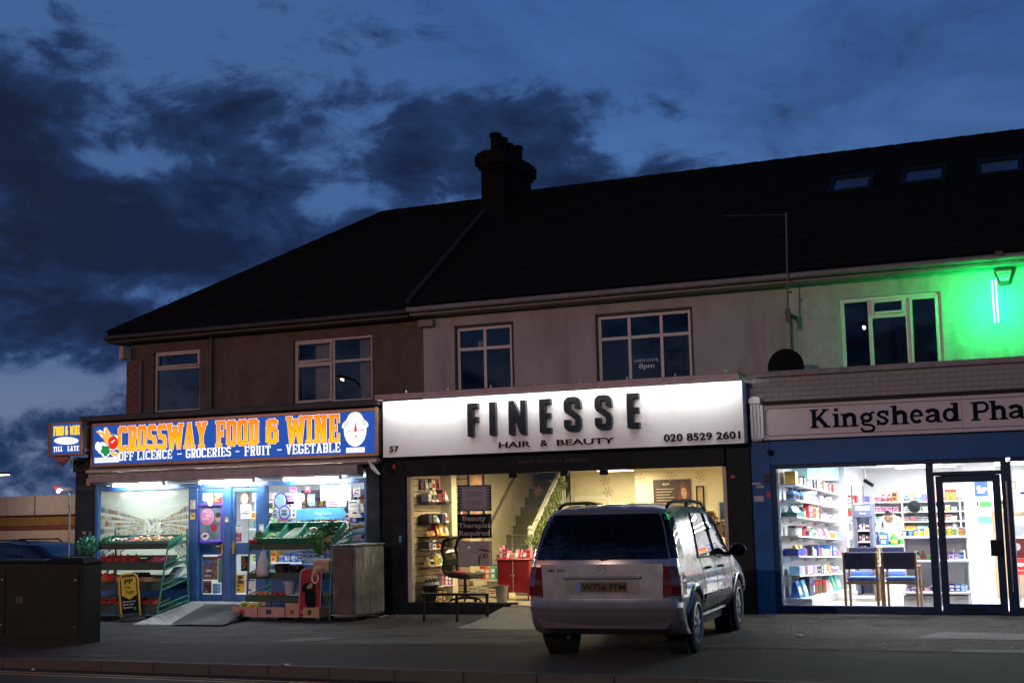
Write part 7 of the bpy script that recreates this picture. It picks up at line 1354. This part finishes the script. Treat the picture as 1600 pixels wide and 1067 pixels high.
# ================================================================ VEHICLES
M_silver = mat('car_silver', (.33, .32, .32), .28, .75, var=.01, coat=.9); M_trim = mat('car_trim_black', (.010, .010, .011), .6, spec=.2); M_dkgl = glass('car_glass_dark', (.10, .10, .11), .05); M_sdgl = glass('car_glass_side', (.30, .31, .32), .09)
M_tyre = mat('tyre_rubber', (.014, .014, .014), .85, var=.2, scale=30); M_alloy = mat('alloy_wheel', (.38, .38, .38), .45, .6, var=.05); M_tail = mat('tail_light_red', (.075, .004, .005), .12, coat=1.); M_taild = mat('tail_light_smoke', (.09, .03, .028), .12, coat=1.)
def lerp(pts, x):
    if x <= pts[0][0]: return pts[0][1]
    for (a, b_), (c, d) in zip(pts, pts[1:]):
        if x <= c: t = (x-a)/(c-a); t = t*t*(3-2*t)*.35+t*.65; return b_+(d-b_)*t
    return pts[-1][1]
class Body:
    """car shell: y runs from tail to nose, half widths and heights from profile curves"""
    def __init__(s, W, tail, nose, roof, belt, rake, zlow, kin, wy, wr, endr=.12):
        s.__dict__.update(locals())
        s.lv = [(0., .84), (.10, .925), (.22, .972), (.40, 1.0), (.62, 1.0), (.82, .985), (1., .955)]
        s.gv = [(.10, .945), (.5, .875), (.84, .80), (.95, .745), (1., .60), (1.02, 0.)]
    def plan(s, y):
        d0, d1 = y-s.tail, s.nose-y; w = 1.
        for d, r, k in ((d0, s.endr, .085), (d1, s.endr*3, .17)):
            if d < r: w -= k*(1-d/r)**2
        return w
    def pt(s, y, L):
        """L: 0..1 lower body, 1..2 upper body"""
        zt, zb = lerp(s.roof, y), lerp(s.belt, y); zb = min(zb, zt-.02)
        if L <= 1: z = s.zlow+(zb-s.zlow)*L; w = lerp(s.lv, L)*s.W*s.plan(y)
        else:
            f = L-1; hgt = zt-zb; k = min(1, hgt/.55); g = lerp([(0, .955)]+s.gv, f); w0 = lerp([(0, .955), (.5, .90), (.84, .84), (.95, .76), (1., .5), (1.02, 0.)], f); w = (w0*(1-k)+g*k)*s.W*s.plan(y); z = zb+hgt*min(f, 1.)+(.018*k if f > 1 else 0)
        t = max(0, min(1, (s.kin-y)/(s.kin-s.tail))); yy_ = y+lerp(s.rake, z)*t*t
        return w, yy_, z
    def shell(s, name, m, par, ny=84):
        LV = [0, .05, .10, .16, .22, .30, .4, .5, .6, .7, .8, .9, .96, 1., 1.06, 1.15, 1.3, 1.5, 1.68, 1.84, 1.90, 1.95, 2.0, 2.02]; b = MB(); G = []
        ys = [s.tail+(s.nose-s.tail)*i/ny for i in range(ny+1)]
        for sd in (1, -1):
            V = []
            for y in ys:
                for L in LV: w, yy_, z = s.pt(y, L); V.append([sd*w, yy_, z])
            n = len(LV); F = []
            for i in range(ny):
                for j in range(n-1):
                    q = [i*n+j, (i+1)*n+j, (i+1)*n+j+1, i*n+j+1]; c = [sum(V[k][a] for k in q)/4 for a in (0, 1, 2)]
                    if any(hypot(c[1]-wy, c[2]-s.wr*.98) < s.wr*1.17 for wy in s.wy) and abs(c[0]) > .5*s.W: continue
                    F.append(q if sd > 0 else q[::-1])
            used = {k for q in F for k in q}; cnt = {}
            for q in F:
                for k in range(4): e = tuple(sorted((q[k], q[(k+1) % 4]))); cnt[e] = cnt.get(e, 0)+1
            for e, k_ in cnt.items():
                if k_ == 1:
                    for k in e:
                        for wy in s.wy:
                            dy, dz = V[k][1]-wy, V[k][2]-s.wr*.98; r = hypot(dy, dz)
                            if r < s.wr*1.42 and abs(V[k][0]) > .5*s.W: V[k][1] = wy+dy/r*s.wr*1.19; V[k][2] = max(s.wr*.98+dz/r*s.wr*1.19, s.zlow)
            b.add(V, F)
        # tail and nose caps, floor
        for y, fl in ((s.tail, 1), (s.nose, -1)):
            for a, c in zip(LV, LV[1:]):
                w0, y0, z0 = s.pt(y, a); w1, y1, z1 = s.pt(y, c); q = [(w0, y0, z0), (-w0, y0, z0), (-w1, y1, z1), (w1, y1, z1)]
                b.add(q, [(1, 0, 3, 2) if fl > 0 else (0, 1, 2, 3)])
        me = b.mesh(name, m, smooth=True); o = bpy.data.objects.new(name, me); COL.objects.link(o); o.parent = par
        bm_ = bmesh.new(); bm_.from_mesh(me); bmesh.ops.remove_doubles(bm_, verts=bm_.verts, dist=.0015); bm_.normal_update(); bm_.to_mesh(me); bm_.free()
        for p in me.polygons: p.use_smooth = True
        return o
    def patch(s, name, m, par, ytop, ybot, L0, L1, sd=1, off=.004, ny=10, nl=5):
        """panel lying on the side: ybot/ytop = (rear, front) at its lower/upper edge"""
        b = MB()
        P = lambda u, v: s.pt((ybot[0]+(ytop[0]-ybot[0])*v)*(1-u)+(ybot[1]+(ytop[1]-ybot[1])*v)*u, L0+(L1-L0)*v)
        V = []
        for i in range(ny+1):
            for j in range(nl+1): w, y, z = P(i/ny, j/nl); V.append((sd*(w+off), y, z+off*.3))
        b.add(V, [((i*(nl+1)+j), ((i+1)*(nl+1)+j), ((i+1)*(nl+1)+j+1), (i*(nl+1)+j+1))[::sd] for i in range(ny) for j in range(nl)])
        return loc(b, name, m, par, smooth='all')
    def rail(s, name, m, par, pts, r, sd=1, off=.0, n=6): return loc(MB().tube([(sd*(s.pt(y, L)[0]+off), s.pt(y, L)[1], s.pt(y, L)[2]) for y, L in pts], r, n), name, m, par, smooth=True)
def wheel(par, x, y, r, w, sd, spokes=8, steer=0):
    wh = loc(MB().lathe([(r*.64, -w*.5), (r*.9, -w*.5), (r*.985, -w*.42), (r, -w*.25), (r, w*.25), (r*.985, w*.42), (r*.9, w*.5), (r*.64, w*.5), (r*.62, w*.2), (r*.62, -w*.4)], (0, 0, 0), 28, axis='x'), 'tyre', M_tyre, par, smooth=True); wh.name = 'wheel'
    wh.location = (x, y, r); wh.rotation_euler = (0, 0, steer)
    def sub(b, nm, m, **k): o = bpy.data.objects.new(nm, b.mesh(nm, m, **k)); COL.objects.link(o); o.parent = wh; return o
    b = MB(); b.lathe([(r*.64, -w*.3), (r*.655, w*.5), (r*.60, w*.52), (r*.585, w*.42), (r*.585, -w*.3)], (0, 0, 0), 28, axis='x') if sd > 0 else b.lathe([(r*.64, w*.3), (r*.655, -w*.5), (r*.60, -w*.52), (r*.585, -w*.42), (r*.585, w*.3)], (0, 0, 0), 28, axis='x')
    for k in range(spokes):
        a = 2*pi*k/spokes; d = Vector((0, cos(a), sin(a))); t = Vector((0, -sin(a), cos(a))); X = Vector((sd, 0, 0)); q = []
        for xx in (w*.30, w*.44):
            q += [d*r*.12-t*r*.075+X*(xx+.012), d*r*.6-t*r*.052+X*xx, d*r*.6+t*r*.052+X*xx, d*r*.12+t*r*.075+X*(xx+.012)]
        b.hexa(q)
    sub(b, 'rim', M_alloy)
    sub(MB().lathe([(r*.17, 0), (r*.15, .02*sd), (0, .025*sd)], (sd*w*.44, 0, 0), 12, axis='x'), 'hub_cap', M_alloy, smooth=True); sub(MB().lathe([(r*.58, -.01), (r*.58, .01)], (-sd*w*.1, 0, 0), 20, axis='x'), 'brake_disc', M_trim)
    return wh

# ---- silver 4x4, nose in towards the salon
suv = thing('parked_car', 'silver off-road estate car parked nose in before the salon, tail to the road', 'car', (3.395, -4.17, gz(3.4)-.005)); suv.rotation_euler = (0, 0, radians(4.5))
B = Body(.915, -2.30, 2.28, [(-2.3, 1.70), (-2.05, 1.735), (-1.5, 1.76), (-.5, 1.765), (.2, 1.74), (.55, 1.68), (.75, 1.58), (1.38, 1.13), (1.45, 1.10), (1.9, 1.03), (2.15, .93), (2.28, .78)], [(-2.3, 1.10), (-1.2, 1.075), (.6, 1.035), (1.3, 1.02), (2.28, .74)], [(0, 0.), (1.06, 0.), (1.25, .04), (1.70, .27), (1.8, .28)], .36, -1.1, (-1.44, 1.38), .365)
body = B.shell('body', M_silver, suv)
for sd in (-1, 1):
    for wy in B.wy: # flared arch lips
        b = MB(); pts = []
        for i in range(15):
            a = radians(-14+208*i/14); y, z = wy+cos(a)*B.wr*1.19, B.wr*.98+sin(a)*B.wr*1.19
            if z < B.zlow+.0: z = B.zlow
            L = (z-B.zlow)/(lerp(B.belt, y)-B.zlow); pts.append((sd*(B.pt(y, max(0, min(1, L)))[0]-.004), y, z))
        loc(b.tube(pts, .032, 7), 'arch_flare', M_silver, suv, smooth=True)
        loc(MB().lathe([(B.wr*1.19, -.22*sd), (B.wr*1.19, .0)], (sd*.86, wy, B.wr*.98), 20, axis='x'), 'wheel_arch', M_trim, suv)
    for (yt, yb, nm) in (((-.84, -.12), (-1.06, -.10), 'rear_window'), ((-.02, .70), (-.0, 1.13), 'front_window')):
        w_ = B.patch('side_window', M_sdgl, suv, yt, yb, 1.07, 1.82, sd, .006, 10, 6)
        y0, y1 = yb; 
        B.rail('window_trim', M_trim, suv, [(yb[0], 1.05), (yb[0]*.5+yb[1]*.5, 1.05), (yb[1], 1.05)], .011, sd, .006)
        B.rail('window_trim', M_trim, suv, [(yb[0]+(yt[0]-yb[0])*k/5, 1.06+.77*k/5) for k in range(6)]+[(yt[0]+(yt[1]-yt[0])*k/5, 1.835) for k in range(1, 6)]+[(yt[1]+(yb[1]-yt[1])*k/5, 1.83-.77*k/5) for k in range(1, 6)], .010, sd, .006)
    B.patch('quarter_window', M_dkgl, suv, (-2.29, -1.88), (-2.295, -1.84), 1.085, 1.90, sd, .005, 8, 6)
    B.patch('side_moulding', mat('moulding_grey', (.25, .25, .26), .4, .5), suv, (-.88, .90), (-.86, .88), .30, .40, sd, .016, 12, 2)
    B.rail('moulding_line', M_trim, suv, [(-.88, .295), (0, .295), (.9, .295)], .007, sd, .012)
    B.rail('sill_strip', M_alloy, suv, [(-.92, .03), (0, .03), (.90, .03)], .022, sd, .012)
    for ys, L0, L1 in ((-.06, .03, 1.04), (.98, .06, 1.0)): B.rail('door_gap', M_trim, suv, [(ys+.0*k, L0+(L1-L0)*k/8) for k in range(9)], .0045, sd, -.0005, 5)
    B.rail('door_gap', M_trim, suv, [(-.90+.02*k-.22*max(0, (k-3)/5), .12+.92*k/8) for k in range(9)], .0045, sd, -.0005, 5)
    for yh in (-.72, .10):
        w, y, z = B.pt(yh, .86); hd = loc(MB().tube([(sd*(w+.004), y, z), (sd*(w+.035), y+.03, z), (sd*(w+.035), y+.15, z), (sd*(w+.004), y+.19, z)], .016, 6), 'door_handle', M_trim, suv, smooth=True)
    w, y, z = B.pt(.98, 1.10); mi = loc(MB().ball((sd*(w+.15), y-.03, z+.06), (.115, .075, .085), 0, 14, 8), 'mirror', M_trim, suv, smooth='all'); loc(MB().tube([(sd*(w-.01), y, z-.0), (sd*(w+.07), y, z+.03)], .032, 6), 'mirror_arm', M_trim, suv)
    loc(MB().lathe([(.085, -.005), (.07, .006), (0, .008)], (sd*(w+.15), y+.045, z+.06), 14, axis='y'), 'mirror_shell', M_silver, suv)
    rp_ = [(-1.75, -.012), (-1.66, .022), (-1.45, .040), (-.5, .043), (.2, .036), (.42, .02), (.50, -.012)]
    loc(MB().tube([(sd*.665, y, lerp(B.roof, y)-.012+dz) for y, dz in rp_], .021, 8), 'roof_rail', M_trim, suv, smooth=True); loc(MB().box(sd*.655-.02, sd*.655+.02, -.62, -.50, 1.74, 1.80), 'rail_foot', M_trim, suv)
    wheel(suv, sd*.80, -1.44, .365, .25, sd); wheel(suv, sd*.80, 1.38, .365, .25, sd)
    # tail lamp wrapping the corner
    def tl(L0, L1, m, nm='tail_light'):
        b = MB(); V = []; n = 6
        for L in [L0+(L1-L0)*k/n for k in range(n+1)]:
            w, y, z = B.pt(-2.30, L); w2, y2, z2 = B.pt(-2.24, L); w3, y3, z3 = B.pt(-2.02+.10*abs((L-L0)/(L1-L0)-.4), L); V += [(sd*(w-.20), y-.018, z), (sd*(w-.02), y-.018, z), (sd*(w2+.012), y2-.01, z2), (sd*(w3+.008), y3, z3)]
        b.add(V, [(i*4+j, i*4+j+1, i*4+j+5, i*4+j+4)[::sd] for i in range(n) for j in range(3)]); b.add([(v[0]-sd*.0, v[1]+.03, v[2]) for v in V[:4]]+[(v[0], v[1]+.03, v[2]) for v in V[-4:]], []); return loc(b, nm, m, suv)
    tl(.50, .665, M_tail); tl(.668, .74, M_taild); tl(.743, .95, M_tail)
    w, y, z = B.pt(2.1, .8); loc(MB().ball((sd*.68, 2.2, .72), (.17, .12, .10), 0, 10, 6), 'headlight', mat('headlight', (.7, .7, .7), .1, .2), suv, smooth='all')
# tailgate glass wrapping to the corners, lower gate, bumper, number plate
b = MB(); n = 8
for v in range(n+1):
    L = 1.075+.855*v/n; w, y, z = B.pt(-2.30, L); k_ = w-.0; V_ = [(-k_, y-.002, z), (-k_*.985, y-.014, z), (0, y-.030, z), (k_*.985, y-.014, z), (k_, y-.002, z)]; b.add(V_, [])
b.f = [(i*5+j, i*5+j+1, (i+1)*5+j+1, (i+1)*5+j) for i in range(n) for j in range(4)]; b.m = [0]*len(b.f); b.c = [None]*len(b.f)
loc(b, 'rear_window', M_dkgl, suv, smooth='all')
y_ = -2.302; b = MB(); b.prism([(-.72, .70), (-.64, .60), (.64, .60), (.72, .70), (.74, 1.09), (-.74, 1.09)], lambda x, z: (x, y_-.020, z), lambda x, z: (x, y_+.01, z)); tg = loc(b, 'tailgate', M_silver, suv, bevel=.012, seg=2)
def tsub(b, nm, m, **k): o = bpy.data.objects.new(nm, b.mesh(nm, m, **k)); COL.objects.link(o); o.parent = tg; return o
b = MB()
for q in stroke([(-.735, 1.095), (-.725, .70), (-.645, .595), (.645, .595), (.725, .70), (.735, 1.095)], .010): b.add([(p[0], y_-.012, p[1]) for p in q], [(0, 1, 2, 3)])
tsub(b, 'gate_gap', M_trim)
b = MB(); b.hexa([(-.40, y_-.021, .735), (.40, y_-.021, .735), (.43, y_-.021, .725), (-.43, y_-.021, .725), (-.40, y_-.021, .92), (.40, y_-.021, .92), (.43, y_-.021, .93), (-.43, y_-.021, .93)]) if False else b.box(-.44, .44, y_-.0235, y_-.0205, .745, .925); tsub(b, 'plate_recess', mat('recess_silver', (.16, .15, .15), .4, .5))
b = MB(); b.box(-.47, .47, y_-.055, y_-.0205, .925, .955); tsub(b, 'grab_bar', M_silver, bevel=.01)
pl = MB().box(-.30, .30, y_-.030, y_-.024, .775, .885); pl = tsub(pl, 'number_plate', mat('plate_yellow', (.055, .040, .008), .6))
FB = (Vector((0, y_-.030, 0)), Vector((1, 0, 0)), Vector((0, 0, 1)), Vector((0, -1, 0)))
def ttext(s_, rect, m, bold=0., nm='lettering'): vs, fs = text_geo(s_, bold); o = place_geo(nm, vs, fs, rect, FB, m, None, .001, lift=.001); o.parent = tg
ttext('W756 PFM', (-.235, .28, .793, .868), M_black, .02); tsub(MB().box(-.298, -.255, y_-.032, y_-.0302, .777, .883), 'plate_band', cm('blue'))
FB = (Vector((0, y_-.021, 0)), Vector((1, 0, 0)), Vector((0, 0, 1)), Vector((0, -1, 0)))
ttext('ML 430', (-.64, -.44, 1.005, 1.035), M_trim, .015)
b = MB(); b.tube([(.045*cos(2*pi*k/16), y_-.024, 1.035+.045*sin(2*pi*k/16)) for k in range(17)], .005, 5)
for k in range(3): a = pi/2+2*pi*k/3; b.tube([(0, y_-.024, 1.035), (.045*cos(a), y_-.024, 1.035+.045*sin(a))], [.008, .003], 5)
tsub(b, 'emblem', M_alloy)
b = MB(); prof = [(.27, -.30), (.31, -.17), (.37, -.08), (.46, -.01), (.54, .028), (.565, .035), (.585, .05), (.60, .052), (.62, .03), (.70, .0)]; XS_ = [(-.90, .34), (-.915, .14), (-.86, .03), (-.70, -.01), (-.3, -.035), (0, -.04), (.3, -.035), (.70, -.01), (.86, .03), (.915, .14), (.90, .34)]
V = []
for x, dy in XS_:
    for z, dd in prof: V.append((x*(1+.0*dd), -2.315+dy-dd, z))
m_ = len(prof); b.add(V, [(i*m_+j, (i+1)*m_+j, (i+1)*m_+j+1, i*m_+j+1) for i in range(len(XS_)-1) for j in range(m_-1)]); bu = loc(b, 'bumper', M_silver, suv, smooth=True)
loc(MB().box(-.70, .70, -2.02, -1.7, .27, .36), 'under_tray', M_trim, suv); loc(MB().box(-.78, .78, -1.1, 2.0, .26, .38), 'floor_pan', M_trim, suv); loc(MB().tube([(-.45, -2.0, .25), (-.45, -2.22, .25)], .028, 8), 'exhaust', M_trim, suv)
loc(MB().tube([(-.72, -1.44, .37), (.72, -1.44, .37)], .05, 8), 'axle', M_trim, suv); loc(MB().tube([(-.72, 1.38, .37), (.72, 1.38, .37)], .05, 8), 'axle', M_trim, suv)
loc(MB().tube([(-.02, B.pt(-2.3, 1.08)[1]-.035, 1.14), (.34, B.pt(-2.3, 1.2)[1]-.035, 1.19)], .008, 5), 'rear_wiper', M_trim, suv)
for x in (-.38, .38):
    st_ = loc(MB().box(x-.26, x+.26, -.45, .10, .55, .80), 'seat', M_trim, suv, bevel=.05); loc(MB().box(x-.25, x+.25, -.55, -.42, .70, 1.28), 'seat', M_trim, suv, bevel=.05); loc(MB().box(x-.13, x+.13, -.58, -.48, 1.31, 1.46), 'headrest', M_trim, suv, bevel=.03); loc(MB().box(x-.25, x+.25, -1.45, -1.30, .70, 1.22), 'seat', M_trim, suv, bevel=.05)
loc(MB().box(-.72, .72, .85, 1.3, .75, 1.05), 'dashboard', M_trim, suv, bevel=.04)
b = MB(); w0, w1 = .70, .60; 
for x0 in (0,): b.add([(-.71, 1.31, 1.145), (.71, 1.31, 1.145), (.565, .66, 1.635), (-.565, .66, 1.635)], [(0, 1, 2, 3)])

# ---- dark blue car on the side street, half hidden by the cabinet
pc = thing('parked_car', 'dark blue hatchback with roof bar parked beyond the green cabinet', 'car', (-13.2, 1.5, gz(-13))); pc.rotation_euler = (0, 0, radians(90))
M_dbc = mat('car_darkblue', (.012, .018, .045), .25, .4, var=.02, coat=.7)
B2 = Body(.86, -2.05, 2.05, [(-2.05, .95), (-1.9, 1.15), (-1.3, 1.42), (-.4, 1.47), (.3, 1.43), (.55, 1.36), (1.35, .93), (1.8, .84), (2.05, .66)], [(-2.05, .86), (0, .90), (1.2, .86), (2.05, .6)], [(0, 0), (2, 0)], .22, -1.1, (-1.25, 1.28), .31)
B2.shell('body', M_dbc, pc, 64)
for sd in (-1, 1):
    for wy in (-1.25, 1.28): wheel(pc, sd*.74, wy, .31, .2, sd, 5)
    B2.patch('side_window', M_sdgl, pc, (-1.1, -.12), (-1.3, -.10), 1.10, 1.80, sd, .006); B2.patch('side_window', M_sdgl, pc, (-.02, .42), (0, .95), 1.10, 1.80, sd, .006)
    w, y, z = B2.pt(.95, 1.1); loc(MB().ball((sd*(w+.10), y, z+.05), (.09, .06, .06), 0, 10, 6), 'mirror', M_dbc, pc, smooth='all'); loc(MB().tube([(sd*.50, -1.1, 1.44), (sd*.5, -1.0, 1.50), (sd*.5, .1, 1.50), (sd*.5, .25, 1.44)], .016, 6), 'roof_bar', M_trim, pc)
b = MB(); V = []
for k in range(5): y = .62+.66*k/4; w, yy_, z = B2.pt(y, 1.9); V += [(-w*.97, y, z+.018), (w*.97, y, z+.018)]
b.add(V, [(2*k, 2*k+1, 2*k+3, 2*k+2) for k in range(4)]); loc(b, 'windscreen', M_sdgl, pc, smooth='all')

# ---- dark green street cabinet in the left foreground
gc_ = thing('street_cabinet', 'dark green telecoms cabinet with sloped lid in the left foreground', 'cabinet', (-6.1, -5.05, gz(-6)))
M_cab = mat('cabinet_green', (.0055, .0085, .006), .6, spec=.25, var=.3, scale=3, stain=((.010, .013, .010), 5., .55, .8)); gA = gz(-5)
def T(b, nm, par, **k): return b.ob(nm, M_cab, par, **k)
T(MB().box(-7.7, -5.82, -5.20, -4.84, gA-.12, 1.06), 'body', gc_, bevel=.012); T(MB().box(-5.80, -5.07, -5.30, -4.88, gA-.12, 1.05), 'body', gc_, bevel=.012)
b = MB(); b.hexa([(-5.83, -5.34, 1.05), (-5.03, -5.34, 1.05), (-5.03, -4.84, 1.05), (-5.83, -4.84, 1.05), (-5.72, -5.22, 1.135), (-5.15, -5.22, 1.135), (-5.15, -4.96, 1.135), (-5.72, -4.96, 1.135)]); T(b, 'lid', gc_, bevel=.01)
b = MB(); b.hexa([(-7.64, -5.24, 1.06), (-5.75, -5.24, 1.06), (-5.75, -4.80, 1.06), (-7.64, -4.80, 1.06), (-7.6, -5.20, 1.10), (-5.75, -5.20, 1.10), (-5.75, -4.84, 1.10), (-7.6, -4.84, 1.10)]); T(b, 'lid', gc_)
for x0, x1, y in ((-7.5, -6.66, -5.205), (-6.64, -5.80, -5.205), (-5.74, -5.13, -5.305)):
    d = T(MB().box(x0, x1, y-.008, y-.001, gA+.06, .98), 'door', gc_, bevel=.006)
    for z in (.12, .80): MB().lathe([(.014, -.004), (.010, .006), (0, .008)], (x1-.06, y-.008, z), 8, axis='y').ob('lock', M_alu, d)
MB().box(-6.42, -6.28, -5.228, -5.222, .45, .55).ob('label_plate', mat('cab_label', (.03, .03, .03), .5), gc_)

# ---- low building with coloured band far left, lit by its own lamp
fb = thing('garage_building', 'low pale building with yellow and red stripe beyond the side street', 'building', (-28, 15, 0))
MB().box(-60, -15, 14, 22, -.6, 1.33).ob('wall', mat('garage_cream', (.36, .31, .26), .8, var=.06), fb); MB().box(-60, -15, 13.96, 22, 1.331, 1.46).ob('red_stripe', mat('garage_red', (.13, .03, .02), .6), fb); MB().box(-60, -15, 13.94, 22, 1.461, 1.82).ob('yellow_stripe', mat('garage_yellow', (.17, .095, .02), .6), fb); MB().box(-60, -14.9, 13.8, 22, 1.821, 2.46).ob('roof_band', mat('garage_grey', (.28, .25, .24), .7, var=.1), fb)
for x in range(-56, -15, 4): MB().box(x, x+.03, 13.785, 13.799, 1.83, 2.45).ob('joint', M_gut, fb)
MB().box(-27, -25.75, 13.0, 13.2, -.4, 1.75).ob('pump_sign', mat('pale_board', (.42, .38, .36), .6), fb)
ll = thing('street_lamp', 'small lit lamp head at the far left edge above the pale building', 'street lamp', (-21.6, 11.5, -.35))
MB().tube([(-23.75, 11.5, -.35), (-23.75, 11.5, 3.03), (-23.60, 11.5, 3.15), (-23.15, 11.5, 3.15)], .045, 8).ob('post', M_grey, ll, smooth=True); MB().box(-23.60, -22.90, 11.38, 11.62, 3.11, 3.20).ob('lantern', M_grey, ll, bevel=.02); MB().box(-23.55, -22.97, 11.42, 11.58, 3.09, 3.109).ob('lens', emi('lens_far', (1., .82, .62), 10), ll)
area('lantern_light', (-23.25, 11.5, 3.07), (radians(35), 0, 0), .55, .15, 70, (1., .74, .50), ll)

# ---- litter and small marks
def litter(x, y, m, s, label):
    b = MB(); z = gz(x)+(.004 if y > ky(x) else -.118); n = 5
    for k in range(3):
        p = [(x+s*R.uniform(-1, 1), y+s*.6*R.uniform(-1, 1), z+R.uniform(.004, .03)) for _ in range(4)]; b.add(p, [(0, 1, 2, 3)])
    return tag(b.ob('litter', m), label, 'litter', 'litter on the ground')
litter(-3.98, -7.42, M_pap, .06, 'crumpled white paper in the gutter beside the yellow lines'); litter(-.08, -7.42, M_pap, .11, 'flat pale scrap of paper on the kerb edge'); litter(-2.52, -.62, cm('red'), .05, 'red wrapper at the foot of the black salon pilaster'); litter(-2.60, -.70, M_pap, .05, 'white scrap beside the red wrapper by the steel cabinet'); litter(-2.55, -1.2, cm('orange'), .035, 'small orange scrap in front of the steel cabinet'); litter(5.2, -3.6, M_pap, .07, 'white splash of paper on the forecourt before the pharmacy')
b = MB()
for k in range(160):
    x, y = R.gauss(6.4, 1.2), R.uniform(-5.4, -2.4); z = gz(x)+.008; s = R.uniform(.006, .018); a = R.uniform(0, 3); b.add([(x+s*cos(a+i*pi/2), y+s*sin(a+i*pi/2), z) for i in range(4)], [(0, 1, 2, 3)])
stuff(b.ob('grit', mat('grit_pale', (.35, .34, .32), .8)))
b = MB()
for k in range(260):
    x, y = R.uniform(-9, 10), R.choice((R.uniform(-.16, -.03), R.uniform(-.3, -.03))); 
    if -.9 < x < 1.2 or -7.2 < x < -5.3: continue
    leaves(b, (x, y, gz(x)+.012), (.05, .03, .012), 3, .014)
stuff(b.ob('moss', mat('moss_green', (.06, .075, .02), .9)))

b = MB()
for k in range(220):
    x, y = R.uniform(-9.5, 10), R.uniform(-7.2, -.4); s = R.uniform(.012, .03); z = gz(x)+.0075; b.add([(x+s*cos(2*pi*i/7)*R.uniform(.8, 1.2), y+s*sin(2*pi*i/7)*R.uniform(.8, 1.2), z) for i in range(7)], [tuple(range(7))], k % 2)
stuff(b.ob('gum_spot', [mat('gum_pale', (.085, .08, .075), .8), mat('gum_dark', (.012, .011, .010), .8)]))
